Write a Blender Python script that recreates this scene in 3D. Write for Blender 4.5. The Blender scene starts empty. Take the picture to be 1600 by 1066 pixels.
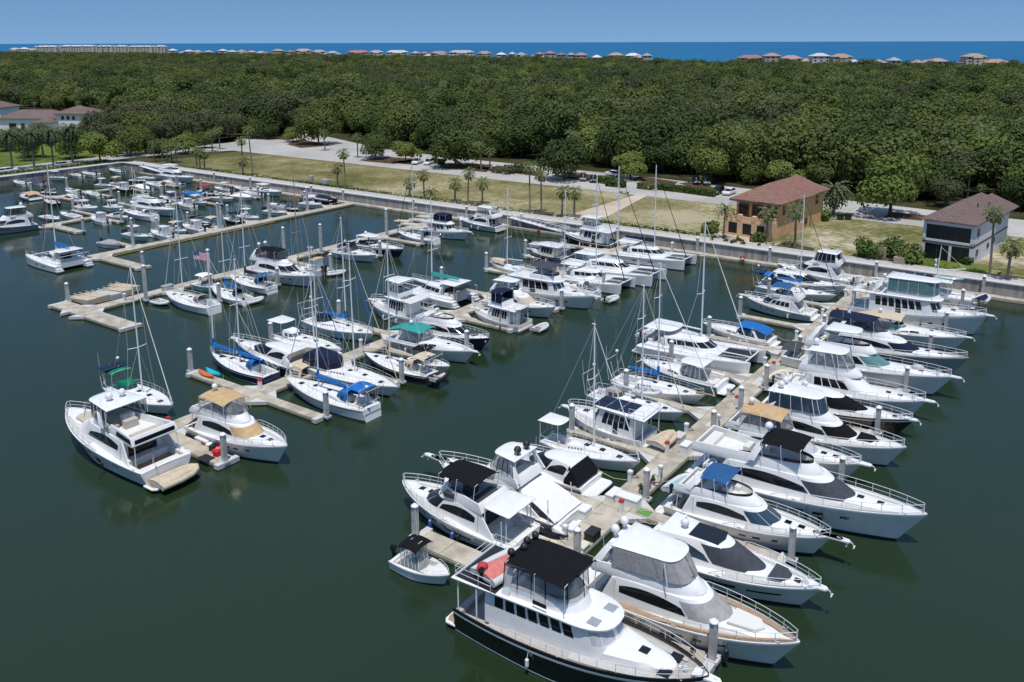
import bpy, math, random
from mathutils import Vector, Matrix
R = math.radians
random.seed(7)
scene = bpy.context.scene
COL = scene.collection

# ---------------------------------------------------------------- camera
# world frame: X to the right along the seawall, Y towards the land, Z up, water at z = 0
F, CX, CY, HC = 1355.0, 800.0, 342.0, 37.0
PITCH, ROLL, YAW = math.atan(276 / F), math.atan(4.5 / 1600), R(35.5)
def cam_axes():
    cr, sr = math.cos(ROLL), math.sin(ROLL)
    cp, sp = math.cos(PITCH), math.sin(PITCH)
    rz = Matrix.Rotation(YAW, 3, 'Z')
    def d(x, y):
        x, y = x * cr + y * sr, -x * sr + y * cr
        return rz @ Vector((x, cp + y * sp, y * cp - sp))
    fwd = d(0, 0)
    return d(1, 0) - fwd, d(0, 1) - fwd, fwd
AX_R, AX_U, AX_F = cam_axes()
def at(px, py, z=0.0):
    """point of the scene plane z seen at photo pixel (px, py)"""
    r = AX_F + AX_R * ((px - CX) / F) + AX_U * (-(py - CY) / F)
    t = (z - HC) / r.z
    return Vector((r.x * t, r.y * t, z))
def height_at(X, Y, py):
    """height of a vertical at (X, Y) whose top is seen at photo row py"""
    lo, hi = 0.0, 36.0
    for _ in range(40):
        z = (lo + hi) / 2; d = Vector((X, Y, z - HC)); dep = d.dot(AX_F); row = CY - d.dot(AX_U) / dep * F
        if row > py: lo = z
        else: hi = z
    return lo
cd = bpy.data.cameras.new("camera")
cam = bpy.data.objects.new("camera", cd); COL.objects.link(cam)
cd.sensor_fit = 'HORIZONTAL'; cd.sensor_width = 36.0
cd.lens = 36.0 * F / 1600.0
cd.shift_y = -(533 - CY) / 1600.0
cd.clip_start = 0.5; cd.clip_end = 200000
cam.matrix_world = Matrix((( AX_R.x, AX_U.x, -AX_F.x, 0), (AX_R.y, AX_U.y, -AX_F.y, 0), (AX_R.z, AX_U.z, -AX_F.z, HC), (0, 0, 0, 1)))
scene.camera = cam
FWD = Vector((-math.sin(YAW), math.cos(YAW), 0)); RGT = Vector((math.cos(YAW), math.sin(YAW), 0))

# ---------------------------------------------------------------- light
SUN_EL, SUN_AZ = R(73), (0.60, -0.80)          # direction towards the sun in plan
wd = bpy.data.worlds.new("World"); scene.world = wd; wd.use_nodes = True
nt = wd.node_tree; bg = nt.nodes['Background']
sky = nt.nodes.new('ShaderNodeTexSky'); sky.sky_type = 'NISHITA'; sky.sun_disc = False
sky.sun_elevation = SUN_EL; sky.sun_rotation = math.atan2(SUN_AZ[0], SUN_AZ[1])
sky.altitude = 0; sky.air_density = 1.0; sky.dust_density = 0.15; sky.ozone_density = 3.0
tc = nt.nodes.new('ShaderNodeTexCoord'); ma = nt.nodes.new('ShaderNodeVectorMath'); ma.operation = 'MULTIPLY_ADD'
ma.inputs[1].default_value = (1, 1, 1.7); ma.inputs[2].default_value = (0, 0, 0.25)   # clear air: the deep blue comes down to the horizon
nt.links.new(tc.outputs['Generated'], ma.inputs[0]); nt.links.new(ma.outputs[0], sky.inputs['Vector'])
tn = nt.nodes.new('ShaderNodeVectorMath'); tn.operation = 'MULTIPLY'; tn.inputs[1].default_value = (1.0, 1.15, 1.17)
nt.links.new(sky.outputs[0], tn.inputs[0]); nt.links.new(tn.outputs[0], bg.inputs[0]); bg.inputs[1].default_value = 0.113
sl = bpy.data.lights.new("sun", 'SUN'); sl.energy = 3.6; sl.angle = R(0.5); sl.color = (1, 0.955, 0.89)
so = bpy.data.objects.new("sun", sl); COL.objects.link(so)
sd = Vector((SUN_AZ[0] * math.cos(SUN_EL), SUN_AZ[1] * math.cos(SUN_EL), math.sin(SUN_EL)))
so.rotation_euler = sd.to_track_quat('Z', 'Y').to_euler(); so.location = (0, 0, 300)
scene.view_settings.view_transform = 'Standard'; scene.view_settings.look = 'None'
scene.view_settings.exposure = 0.0; scene.view_settings.gamma = 1
scene.render.engine = 'CYCLES'
cy = scene.cycles
cy.max_bounces = 6; cy.diffuse_bounces = 2; cy.glossy_bounces = 3; cy.transmission_bounces = 4; cy.transparent_max_bounces = 10
cy.caustics_reflective = False; cy.caustics_refractive = False
try: cy.use_denoising = True
except Exception: pass

# ---------------------------------------------------------------- materials
MATS = {}
def mat(name, col=(.8, .8, .8), rough=.5, metal=0, spec=.5, var=0.0, vscale=3.0, col2=None, bump=0.0, bscale=20, objvar=0.0, alpha=1.0, coat=0.0, stretch=None):
    if name in MATS: return MATS[name]
    m = bpy.data.materials.new(name); m.use_nodes = True; MATS[name] = m
    n, l = m.node_tree.nodes, m.node_tree.links
    b = n['Principled BSDF']
    b.inputs['Base Color'].default_value = (*col, 1); b.inputs['Roughness'].default_value = rough
    b.inputs['Metallic'].default_value = metal; b.inputs['Specular IOR Level'].default_value = spec
    b.inputs['Coat Weight'].default_value = coat
    if alpha < 1: b.inputs['Alpha'].default_value = alpha
    out = None
    if var or col2:
        g = n.new('ShaderNodeNewGeometry'); t = n.new('ShaderNodeTexNoise'); t.inputs['Scale'].default_value = vscale; t.inputs['Detail'].default_value = 5
        if stretch:
            mp = n.new('ShaderNodeMapping'); mp.inputs['Scale'].default_value = stretch; l.new(g.outputs['Position'], mp.inputs['Vector']); l.new(mp.outputs[0], t.inputs['Vector'])
        else: l.new(g.outputs['Position'], t.inputs['Vector'])
        rmp = n.new('ShaderNodeValToRGB'); rmp.color_ramp.elements[0].position = .35; rmp.color_ramp.elements[1].position = .65
        c2 = col2 or tuple(min(1, c * (1 + var)) for c in col); c1 = col if col2 else tuple(c * (1 - var) for c in col)
        rmp.color_ramp.elements[0].color = (*c1, 1); rmp.color_ramp.elements[1].color = (*c2, 1)
        l.new(t.outputs['Fac'], rmp.inputs['Fac']); out = rmp.outputs['Color']
    if objvar:
        oi = n.new('ShaderNodeObjectInfo'); hs = n.new('ShaderNodeHueSaturation')
        mr = n.new('ShaderNodeMapRange'); mr.inputs['To Min'].default_value = 1 - objvar; mr.inputs['To Max'].default_value = 1 + objvar
        l.new(oi.outputs['Random'], mr.inputs['Value']); l.new(mr.outputs[0], hs.inputs['Value'])
        if out: l.new(out, hs.inputs['Color'])
        else: hs.inputs['Color'].default_value = (*col, 1)
        out = hs.outputs['Color']
    if out: l.new(out, b.inputs['Base Color'])
    if bump:
        g2 = n.new('ShaderNodeNewGeometry'); t2 = n.new('ShaderNodeTexNoise'); t2.inputs['Scale'].default_value = bscale; t2.inputs['Detail'].default_value = 4
        l.new(g2.outputs['Position'], t2.inputs['Vector']); bp = n.new('ShaderNodeBump'); bp.inputs['Strength'].default_value = bump; bp.inputs['Distance'].default_value = .1
        l.new(t2.outputs['Fac'], bp.inputs['Height']); l.new(bp.outputs[0], b.inputs['Normal'])
    return m
mat('gelcoat_white', (.80, .80, .79), .22, var=.035, vscale=1.3, coat=.2)
mat('gelcoat_deck', (.74, .74, .72), .55, var=.05, vscale=2.0)
mat('gelcoat_cream', (.70, .65, .52), .3, var=.04)
mat('gelcoat_grey', (.33, .35, .38), .2, var=.04)
mat('gelcoat_black', (.012, .013, .016), .12, coat=.3)
mat('gelcoat_navy', (.012, .022, .06), .12, coat=.3)
mat('gelcoat_blue', (.02, .10, .30), .15, coat=.3)
mat('gelcoat_mint', (.42, .68, .62), .2)
mat('bottom_paint', (.02, .025, .035), .6)
mat('bottom_red', (.20, .03, .02), .6)
mat('stripe_blue', (.03, .08, .25), .3)
mat('glass_dark', (.010, .012, .015), .04, spec=.6)
mat('glass_blue', (.03, .06, .09), .04, spec=.7)
mat('glass_teal', (.10, .22, .22), .06, spec=.6)
mat('vinyl', (.30, .33, .36), .08, spec=.6, alpha=.38)
mat('vinyl_dark', (.05, .06, .075), .08, spec=.6, alpha=.72)
CANVAS = dict(black=(.010, .010, .012), navy=(.014, .022, .05), blue=(.02, .14, .42), midblue=(.03, .10, .24), teal=(.04, .29, .27), tan=(.52, .36, .20),
              beige=(.56, .47, .35), grey=(.34, .33, .33), white=(.76, .76, .76), green=(.01, .16, .09), red=(.45, .03, .05), salmon=(.62, .20, .19), ltgrey=(.47, .48, .50), seafoam=(.33, .50, .52), steel=(.060, .066, .080))
for k_, c_ in CANVAS.items(): mat('canvas_' + k_, c_, .9, spec=.12, var=.03 if k_ == 'white' else .10, vscale=2.5, bump=.25, bscale=5)
mat('sunpad', (.50, .44, .36), .8, var=.06)
mat('seat_white', (.72, .70, .66), .6)
mat('seat_dark', (.05, .05, .055), .6)
mat('steel', (.62, .63, .65), .42, spec=.35)
mat('aluminium', (.78, .79, .80), .45, spec=.3)
mat('mast_tan', (.36, .24, .16), .5)
mat('teak', (.38, .25, .15), .65, var=.15, vscale=6)
mat('teak_grey', (.42, .39, .36), .7, var=.1, vscale=5)
mat('nonskid', (.50, .49, .47), .8, var=.05)
mat('rubber_black', (.015, .015, .015), .6)
mat('hypalon', (.60, .61, .62), .5)
mat('outboard_black', (.012, .012, .014), .25)
mat('solar', (.010, .014, .035), .15, spec=.6)
mat('concrete_dock', (.43, .385, .31), .9, var=.24, vscale=.7, bump=.1, bscale=8)
mat('concrete_edge', (.30, .28, .25), .9, var=.15, vscale=1.5)
mat('algae', (.06, .06, .045), .9, var=.3)
mat('concrete_pile', (.46, .45, .43), .85, var=.16, vscale=2)
mat('concrete_wall', (.33, .31, .285), .9, var=.36, vscale=1.0, stretch=(1, 1, .10))
mat('concrete_pale', (.56, .55, .53), .85, var=.06)
mat('promenade', (.47, .44, .41), .9, var=.10, vscale=1.0)
mat('plastic_white', (.78, .78, .77), .4)
mat('plastic_grey', (.38, .38, .38), .5)
mat('plastic_black', (.02, .02, .02), .5)
mat('plastic_red', (.55, .02, .03), .4)
mat('rope', (.55, .52, .46), .9)
mat('jetdock', (.52, .44, .32), .75, var=.1)
mat('yellow_hose', (.45, .36, .08), .7)
mat('kayak_cyan', (.01, .45, .62), .3)
mat('kayak_orange', (.65, .14, .04), .35)
mat('lime', (.10, .32, .05), .5)

# ---------------------------------------------------------------- mesh building
class MB:
    def __init__(s): s.v = []; s.f = []; s.m = []
    def add(s, v, f, m=0):
        o = len(s.v); s.v += [tuple(p) for p in v]
        for q in f: s.f.append(tuple(i + o for i in q)); s.m.append(m)
        return s
    def grid(s, rows, m=0, closed=False):
        n = len(rows[0]); v = [p for r in rows for p in r]; f = []
        for i in range(len(rows) - 1):
            for j in range(n if closed else n - 1):
                j2 = (j + 1) % n
                f.append((i * n + j, i * n + j2, (i + 1) * n + j2, (i + 1) * n + j))
        return s.add(v, f, m)
    def loft(s, rings, m=0, cap0=True, cap1=True):
        o = len(s.v); n = len(rings[0]); s.grid(rings, m, True)
        if cap0: s.f.append(tuple(o + i for i in reversed(range(n)))); s.m.append(m)
        if cap1: s.f.append(tuple(o + (len(rings) - 1) * n + i for i in range(n))); s.m.append(m)
        return s
    def box(s, x0, x1, y0, y1, z0, z1, m=0, ch=0.0):
        if ch <= 0: rs = [(0, z0), (0, z1)]
        else: rs = [(0, z0), (0, z1 - ch), (ch, z1)]
        return s.loft([[(x0 + c, y0 + c, z), (x1 - c, y0 + c, z), (x1 - c, y1 - c, z), (x0 + c, y1 - c, z)] for c, z in rs], m)
    def prism(s, outline, z0, z1, m=0, ch=0.0):
        n = len(outline); cx = sum(p[0] for p in outline) / n; cyy = sum(p[1] for p in outline) / n
        def sc(c): return [(cx + (p[0] - cx) * c, cyy + (p[1] - cyy) * c) for p in outline]
        rs = [(1, z0), (1, z1)] if not ch else [(1, z0), (1, z1 - ch), (1 - ch / 2, z1)]
        return s.loft([[(x, y, z) for x, y in sc(c)] for c, z in rs], m)
    def tube(s, pts, r, n=5, m=0, r2=None):
        pts = [Vector(p) for p in pts]; rings = []
        for i, p in enumerate(pts):
            d = (pts[min(i + 1, len(pts) - 1)] - pts[max(i - 1, 0)]).normalized()
            a = d.cross(Vector((0, 0, 1)))
            if a.length < 1e-3: a = d.cross(Vector((1, 0, 0)))
            a.normalize(); b = d.cross(a)
            rr = r if r2 is None else r + (r2 - r) * i / (len(pts) - 1)
            rings.append([p + (a * math.cos(6.2832 * k / n) + b * math.sin(6.2832 * k / n)) * rr for k in range(n)])
        return s.loft(rings, m)
    def bar(s, p, q, wx, wy, m=0):
        """rectangular bar along p-q"""
        p, q = Vector(p), Vector(q); d = (q - p).normalized(); a = d.cross(Vector((0, 0, 1)))
        if a.length < 1e-3: a = Vector((1, 0, 0))
        a.normalize(); b = d.cross(a)
        return s.loft([[c + a * (wx * i) + b * (wy * j) for i, j in ((-.5, -.5), (.5, -.5), (.5, .5), (-.5, .5))] for c in (p, q)], m)
    def lathe(s, prof, c=(0, 0, 0), n=10, m=0):
        return s.loft([[(c[0] + r * math.cos(6.2832 * k / n), c[1] + r * math.sin(6.2832 * k / n), c[2] + z) for k in range(n)] for r, z in prof], m)
    def ell(s, c, rx, ry, rz, n=10, k=6, m=0, lo=-1.0):
        rings = []
        for i in range(k + 1):
            t = lo * 1.45 + (1.5 - lo * 1.45) * i / k
            rings.append([(c[0] + rx * math.cos(t) * math.cos(6.2832 * j / n), c[1] + ry * math.cos(t) * math.sin(6.2832 * j / n), c[2] + rz * math.sin(t)) for j in range(n)])
        return s.loft(rings, m)
    def build(s, name, mats, parent=None, smooth=True, angle=38, props=None):
        me = bpy.data.meshes.new(name); me.from_pydata(s.v, [], s.f)
        if not isinstance(mats, (list, tuple)): mats = [mats]
        for k in mats: me.materials.append(MATS[k] if isinstance(k, str) else k)
        me.polygons.foreach_set('material_index', s.m)
        if smooth:
            me.polygons.foreach_set('use_smooth', [True] * len(s.f)); me.set_sharp_from_angle(angle=R(angle))
        me.update()
        o = bpy.data.objects.new(name, me); COL.objects.link(o)
        if parent: o.parent = parent
        for k, v in (props or {}).items(): o[k] = v
        return o
def thing(name, label, cat, loc=(0, 0, 0), rz=0.0, group=None):
    o = bpy.data.objects.new(name, None); COL.objects.link(o); o.empty_display_size = .5
    o.location = loc; o.rotation_euler = (0, 0, rz); o['label'] = label; o['category'] = cat
    if group: o['group'] = group
    return o
def tag(o, label, cat, group=None):
    o['label'] = label; o['category'] = cat
    if group: o['group'] = group
    return o
def copy_tree(o, parent=None):
    c = o.copy(); COL.objects.link(c)
    if parent: c.parent = parent
    for ch in list(o.children): copy_tree(ch, c)
    return c
def lerp(a, b, t): return a + (b - a) * t

# ---------------------------------------------------------------- the setting
def sheet(name, pts, z, m, kind='structure'):
    b = MB(); b.add([(p[0], p[1], z) for p in pts], [tuple(range(len(pts)))])
    o = b.build(name, m, smooth=False); o['kind'] = kind; return o
def P(*l, z=2.0): return [at(a, b, z)[:2] for a, b in l]

def water_mat():
    m = bpy.data.materials.new('water'); m.use_nodes = True; n, l = m.node_tree.nodes, m.node_tree.links; b = n['Principled BSDF']
    b.inputs['Roughness'].default_value = .045; b.inputs['IOR'].default_value = 1.385
    g = n.new('ShaderNodeNewGeometry')
    t0 = n.new('ShaderNodeTexNoise'); t0.inputs['Scale'].default_value = .02; t0.inputs['Detail'].default_value = 3
    rp = n.new('ShaderNodeValToRGB'); rp.color_ramp.elements[0].color = (.014, .030, .0115, 1); rp.color_ramp.elements[1].color = (.019, .036, .0165, 1)
    l.new(g.outputs['Position'], t0.inputs['Vector']); l.new(t0.outputs['Fac'], rp.inputs['Fac']); l.new(rp.outputs['Color'], b.inputs['Base Color'])
    t1 = n.new('ShaderNodeTexNoise'); t1.inputs['Scale'].default_value = 1.7; t1.inputs['Detail'].default_value = 5; t1.inputs['Roughness'].default_value = .55
    t2 = n.new('ShaderNodeTexNoise'); t2.inputs['Scale'].default_value = .12; t2.inputs['Detail'].default_value = 2
    mp = n.new('ShaderNodeMapping'); mp.inputs['Scale'].default_value = (1, 2.2, 1); mp.inputs['Rotation'].default_value = (0, 0, .7)
    l.new(g.outputs['Position'], mp.inputs['Vector']); l.new(mp.outputs[0], t1.inputs['Vector']); l.new(g.outputs['Position'], t2.inputs['Vector'])
    mm = n.new('ShaderNodeMath'); mm.operation = 'MULTIPLY'; l.new(t1.outputs['Fac'], mm.inputs[0])
    mr = n.new('ShaderNodeMapRange'); mr.inputs['From Min'].default_value = .4; mr.inputs['From Max'].default_value = .62; mr.inputs['To Min'].default_value = .25
    l.new(t2.outputs['Fac'], mr.inputs['Value']); l.new(mr.outputs[0], mm.inputs[1])
    bp = n.new('ShaderNodeBump'); bp.inputs['Strength'].default_value = .30; bp.inputs['Distance'].default_value = .12
    l.new(mm.outputs[0], bp.inputs['Height']); l.new(bp.outputs[0], b.inputs['Normal'])
    return m
MATS['water'] = water_mat()
sheet('water', [(-420, -260), (300, -260), (300, 150), (-420, 150)], 0.0, 'water')

def ground_mat(name, cols, scale, scale2=1.6, grad=None):
    """cols: base tones mixed by two noises of different size"""
    m = bpy.data.materials.new(name); m.use_nodes = True; n, l = m.node_tree.nodes, m.node_tree.links; b = n['Principled BSDF']
    b.inputs['Roughness'].default_value = .95; b.inputs['Specular IOR Level'].default_value = .1
    g = n.new('ShaderNodeNewGeometry'); t = n.new('ShaderNodeTexNoise'); t.inputs['Scale'].default_value = scale; t.inputs['Detail'].default_value = 6; t.inputs['Roughness'].default_value = .65
    l.new(g.outputs['Position'], t.inputs['Vector'])
    t2 = n.new('ShaderNodeTexNoise'); t2.inputs['Scale'].default_value = scale2; t2.inputs['Detail'].default_value = 4
    l.new(g.outputs['Position'], t2.inputs['Vector'])
    ad = n.new('ShaderNodeMath'); ad.operation = 'MULTIPLY_ADD'; ad.inputs[1].default_value = .45; l.new(t2.outputs['Fac'], ad.inputs[0]); l.new(t.outputs['Fac'], ad.inputs[2])
    fac = ad.outputs[0]
    if grad:   # drier along +X
        sx = n.new('ShaderNodeSeparateXYZ'); l.new(g.outputs['Position'], sx.inputs[0])
        mr = n.new('ShaderNodeMapRange'); mr.inputs['From Min'].default_value = grad[0]; mr.inputs['From Max'].default_value = grad[1]; mr.inputs['To Min'].default_value = -.07; mr.inputs['To Max'].default_value = .10
        l.new(sx.outputs['X'], mr.inputs['Value']); a2 = n.new('ShaderNodeMath'); a2.operation = 'ADD'; l.new(fac, a2.inputs[0]); l.new(mr.outputs[0], a2.inputs[1]); fac = a2.outputs[0]
    rp = n.new('ShaderNodeValToRGB'); e = rp.color_ramp.elements
    while len(e) < len(cols): e.new(.5)
    for i, c in enumerate(cols): e[i].position = .585 + .29 * i / (len(cols) - 1); e[i].color = (*c, 1)
    l.new(fac, rp.inputs['Fac']); l.new(rp.outputs['Color'], b.inputs['Base Color'])
    return m
MATS['forest_floor'] = ground_mat('forest_floor', [(.030, .035, .015), (.05, .05, .022), (.09, .075, .04)], .12)
MATS['lawn'] = ground_mat('lawn', [(.105, .105, .035), (.165, .150, .058), (.22, .19, .09), (.27, .235, .12), (.38, .335, .22)], .045, 1.1, (-200, -60))
MATS['green_lawn'] = ground_mat('green_lawn', [(.07, .105, .018), (.12, .155, .03), (.17, .19, .05)], .08, 1.5)
MATS['sandlot'] = ground_mat('sandlot', [(.105, .115, .035), (.19, .175, .075), (.30, .265, .16), (.47, .42, .32)], .085, .9)
MATS['mulch'] = ground_mat('mulch', [(.05, .032, .02), (.09, .055, .032), (.12, .08, .05)], .5)
MATS['road'] = ground_mat('road', [(.36, .345, .325), (.42, .405, .38), (.48, .46, .435)], .05, .9)
MATS['pavers'] = ground_mat('pavers', [(.44, .37, .29), (.52, .44, .35), (.56, .50, .42)], .1, 2)
GZ = 2.0
coast = [(FWD * f + RGT * r)[:2] for f, r in ((900, 3000), (1130, 640), (1290, 350), (1690, 0), (2050, -560), (2650, -1450), (3600, -4000))]
sheet('ground', [(62, 141.6), (1700, 141.6)] + coast + [(-5200, 500), (-5200, -900), (-242.4, -900), (-242.4, 141.6)], GZ, 'forest_floor')
def ocean_mat():
    m = bpy.data.materials.new('ocean'); m.use_nodes = True; n, l = m.node_tree.nodes, m.node_tree.links; b = n['Principled BSDF']
    b.inputs['Roughness'].default_value = .35; b.inputs['IOR'].default_value = 1.33; b.inputs['Specular IOR Level'].default_value = .12
    g = n.new('ShaderNodeNewGeometry'); t = n.new('ShaderNodeTexNoise'); t.inputs['Scale'].default_value = .0012; t.inputs['Detail'].default_value = 4
    rp = n.new('ShaderNodeValToRGB'); rp.color_ramp.elements[0].position = .3; rp.color_ramp.elements[0].color = (.003, .10, .245, 1); rp.color_ramp.elements[1].position = .7; rp.color_ramp.elements[1].color = (.005, .135, .28, 1)
    l.new(g.outputs['Position'], t.inputs['Vector']); l.new(t.outputs['Fac'], rp.inputs['Fac']); l.new(rp.outputs['Color'], b.inputs['Base Color'])
    return m
MATS['ocean'] = ocean_mat()
far = [(FWD * f + RGT * r)[:2] for f, r in ((700, 120000), (90000, 120000), (90000, -120000), (700, -120000))]
sheet('ocean', far, 0.3, 'ocean')
bch = [(FWD * (f - 70) + RGT * r)[:2] for f, r in ((900, 3000), (1130, 640), (1290, 350), (1690, 0), (2050, -560), (2650, -1450))]
mat('sand', (.50, .44, .34), .9)
sheet('beach', bch + [(FWD * (f + 25) + RGT * r)[:2] for f, r in ((2650, -1450), (2050, -560), (1690, 0), (1290, 350), (1130, 640), (900, 3000))], GZ + .3, 'sand')

def seawall(name, x0, x1, y0, y1, lab):
    t = thing(name, lab, 'wall', ((x0 + x1) / 2, (y0 + y1) / 2, 0))
    cx_, cy_ = t.location.x, t.location.y
    b = MB(); b.box(x0 - cx_, x1 - cx_, y0 - cy_, y1 - cy_, -1.5, 2.25); b.build('wall_face', 'concrete_wall', t, False)
    ex, ey = (.0, .18) if x1 - x0 > y1 - y0 else (.18, 0)
    c = MB(); c.box(x0 - cx_ - ex, x1 - cx_ + ex, y0 - cy_ - ey, y1 - cy_ + ey, 2.252, 2.45, 0, .03); c.build('wall_cap', 'concrete_pale', t, False)
seawall('seawall', -242.4, 62, 141.0, 141.6, 'long grey concrete seawall below the lawn and houses on the far side of the marina')
seawall('seawall', -243, -242.4, -300, 141.6, 'grey concrete seawall closing the left end of the marina beside the palm lined road')
sheet('promenade', [(-242.4, 141.6), (62, 141.6), (62, 144.4), (-242.4, 144.4)], GZ + .30, 'promenade')
b = MB(); b.box(-242.3, 62, 144.4, 144.75, GZ - .2, GZ + .42); o = b.build('promenade_kerb', 'concrete_pale', None, False); o['kind'] = 'structure'
sheet('promenade_left', [(-245.6, -300), (-242.4, -300), (-242.4, 141.6), (-245.6, 141.6)], GZ + .30, 'promenade')
sheet('lawn', [(-238, 144.75), (-62, 144.75), (-62, 179.4), (-238, 180.6)], GZ + .06, 'lawn')
sheet('vacant_lot', [(-62, 144.75), (62, 144.75), (62, 178), (-62, 179.4)], GZ + .064, 'sandlot')
sheet('garden_lawn', [(-420, 20), (-262.4, 20), (-262.4, 160), (-300, 200), (-420, 220)], GZ + .06, 'green_lawn')
sheet('shore_road', [(-262, -300), (-252, -300), (-252, 150), (-250, 165), (-241, 179), (-236, 187), (-262, 196)], GZ + .10, 'road')
sheet('road', [(-250, 179.2), (90, 177.5), (90, 183.5), (-30, 186), (-250, 186)], GZ + .11, 'road')
sheet('parking_lot', [(-236, 186), (-30, 186), (40, 184), (40, 194), (-30, 197), (-50, 199), (-100, 204.5), (-170, 206), (-205, 211), (-262, 232), (-282, 215), (-262, 196)], GZ + .104, 'road')
b = MB()
for i in range(34):
    x = -128 + i * 2.75
    if -118 < x < -62 or x > -56: b.add([(x, 186.6, GZ + .117), (x + .12, 186.6, GZ + .117), (x + .12, 191.4, GZ + .117), (x, 191.4, GZ + .117)], [(0, 1, 2, 3)])
mat('road_paint', (.72, .72, .70), .8); o = b.build('parking_marking', 'road_paint', None, False); o['kind'] = 'structure'
sheet('footpath', P((905, 352), (940, 343), (1012, 305), (997, 303), (880, 338), (850, 347), z=GZ + .2), GZ + .13, 'pavers')
sheet('garden_bed', P((1100, 378), (1127, 362), (1222, 384), (1205, 392)), GZ + .1, 'pavers')
# planted islands of the parking lot
for k_, pts in enumerate([((560, 252), (605, 246), (660, 249), (615, 257)), ((612, 255), (640, 250), (665, 253), (650, 259)), ((680, 262), (700, 255), (770, 258), (760, 270)), ((735, 262), (790, 262), (850, 272), (845, 277)),
                          ((410, 215), (440, 210), (475, 214), (450, 220)), ((448, 226), (470, 218), (520, 228), (470, 232)), ((985, 282), (1000, 276), (1060, 285), (1050, 292)), ((1060, 287), (1095, 285), (1130, 300), (1110, 303)), ((860, 275), (900, 270), (980, 283), (965, 292)),
                          ((1380, 340), (1395, 332), (1450, 338), (1440, 346))]):
    sheet('planting_bed', P(*pts), GZ + .13, 'mulch')
for pts in ((828, 340, 860, 341, 868, 333, 835, 331), (860, 345, 915, 350, 912, 338, 872, 337), (1190, 392, 1275, 402, 1270, 388, 1225, 380)):
    sheet('planting_bed', P(*zip(pts[0::2], pts[1::2])), GZ + .12, 'mulch')
sheet('planting_bed', [(-19, 144.9), (0, 144.9), (0, 147.6), (-16, 147.2)], GZ + .12, 'mulch')
sheet('clover_patch', [(-19, 145.0), (-15.6, 145.0), (-15.8, 146.9), (-18.4, 146.7)], GZ + .16, 'green_lawn')
sheet('clover_patch', [(-11.6, 145.0), (-6, 145.0), (-6, 146.8), (-11.2, 146.7)], GZ + .16, 'green_lawn')
sheet('yard_lawn', [(-27, 144.8), (-16, 144.8), (-15, 152.4), (-27, 151.7)], GZ + .14, 'green_lawn')

# ---------------------------------------------------------------- leaves
def foliage(name, col, dark, light, var=.35):
    m = bpy.data.materials.new(name); m.use_nodes = True; MATS[name] = m; n, l = m.node_tree.nodes, m.node_tree.links; b = n['Principled BSDF']
    b.inputs['Roughness'].default_value = .75; b.inputs['Specular IOR Level'].default_value = .25
    oi = n.new('ShaderNodeObjectInfo'); g = n.new('ShaderNodeNewGeometry'); t = n.new('ShaderNodeTexNoise'); t.inputs['Scale'].default_value = .45; t.inputs['Detail'].default_value = 3
    l.new(g.outputs['Position'], t.inputs['Vector'])
    ad = n.new('ShaderNodeMath'); ad.operation = 'MULTIPLY_ADD'; ad.inputs[1].default_value = .62; l.new(oi.outputs['Random'], ad.inputs[0])
    m2 = n.new('ShaderNodeMath'); m2.operation = 'MULTIPLY'; m2.inputs[1].default_value = .45; l.new(t.outputs['Fac'], m2.inputs[0]); l.new(m2.outputs[0], ad.inputs[2])
    rp = n.new('ShaderNodeValToRGB'); e = rp.color_ramp.elements; e.new(.5)
    e[0].position = .12; e[0].color = (*dark, 1); e[1].position = .5; e[1].color = (*col, 1); e[2].position = .9; e[2].color = (*light, 1)
    l.new(ad.outputs[0], rp.inputs['Fac']); l.new(rp.outputs['Color'], b.inputs['Base Color'])
    tr = n.new('ShaderNodeBsdfTranslucent'); l.new(rp.outputs['Color'], tr.inputs['Color']); mx = n.new('ShaderNodeMixShader'); mx.inputs[0].default_value = .22
    o = n['Material Output']; l.new(b.outputs[0], mx.inputs[1]); l.new(tr.outputs[0], mx.inputs[2]); l.new(mx.outputs[0], o.inputs[0])
    return m
foliage('oak_leaves', (.080, .112, .028), (.040, .062, .019), (.145, .170, .042))
foliage('lime_leaves', (.16, .205, .045), (.12, .165, .035), (.19, .23, .055))
foliage('dull_leaves', (.092, .108, .046), (.058, .072, .032), (.135, .138, .070))
foliage('palm_leaves', (.13, .175, .05), (.09, .13, .038), (.19, .21, .08))
foliage('date_leaves', (.10, .13, .065), (.075, .10, .05), (.14, .165, .08))
foliage('shrub_leaves', (.09, .14, .032), (.055, .09, .024), (.15, .18, .045))
mat('dead_fronds', (.30, .20, .10), .9, var=.2)
mat('bark', (.10, .075, .055), .95, var=.25, vscale=4)
mat('palm_trunk', (.22, .18, .14), .95, var=.2, vscale=6)

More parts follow.
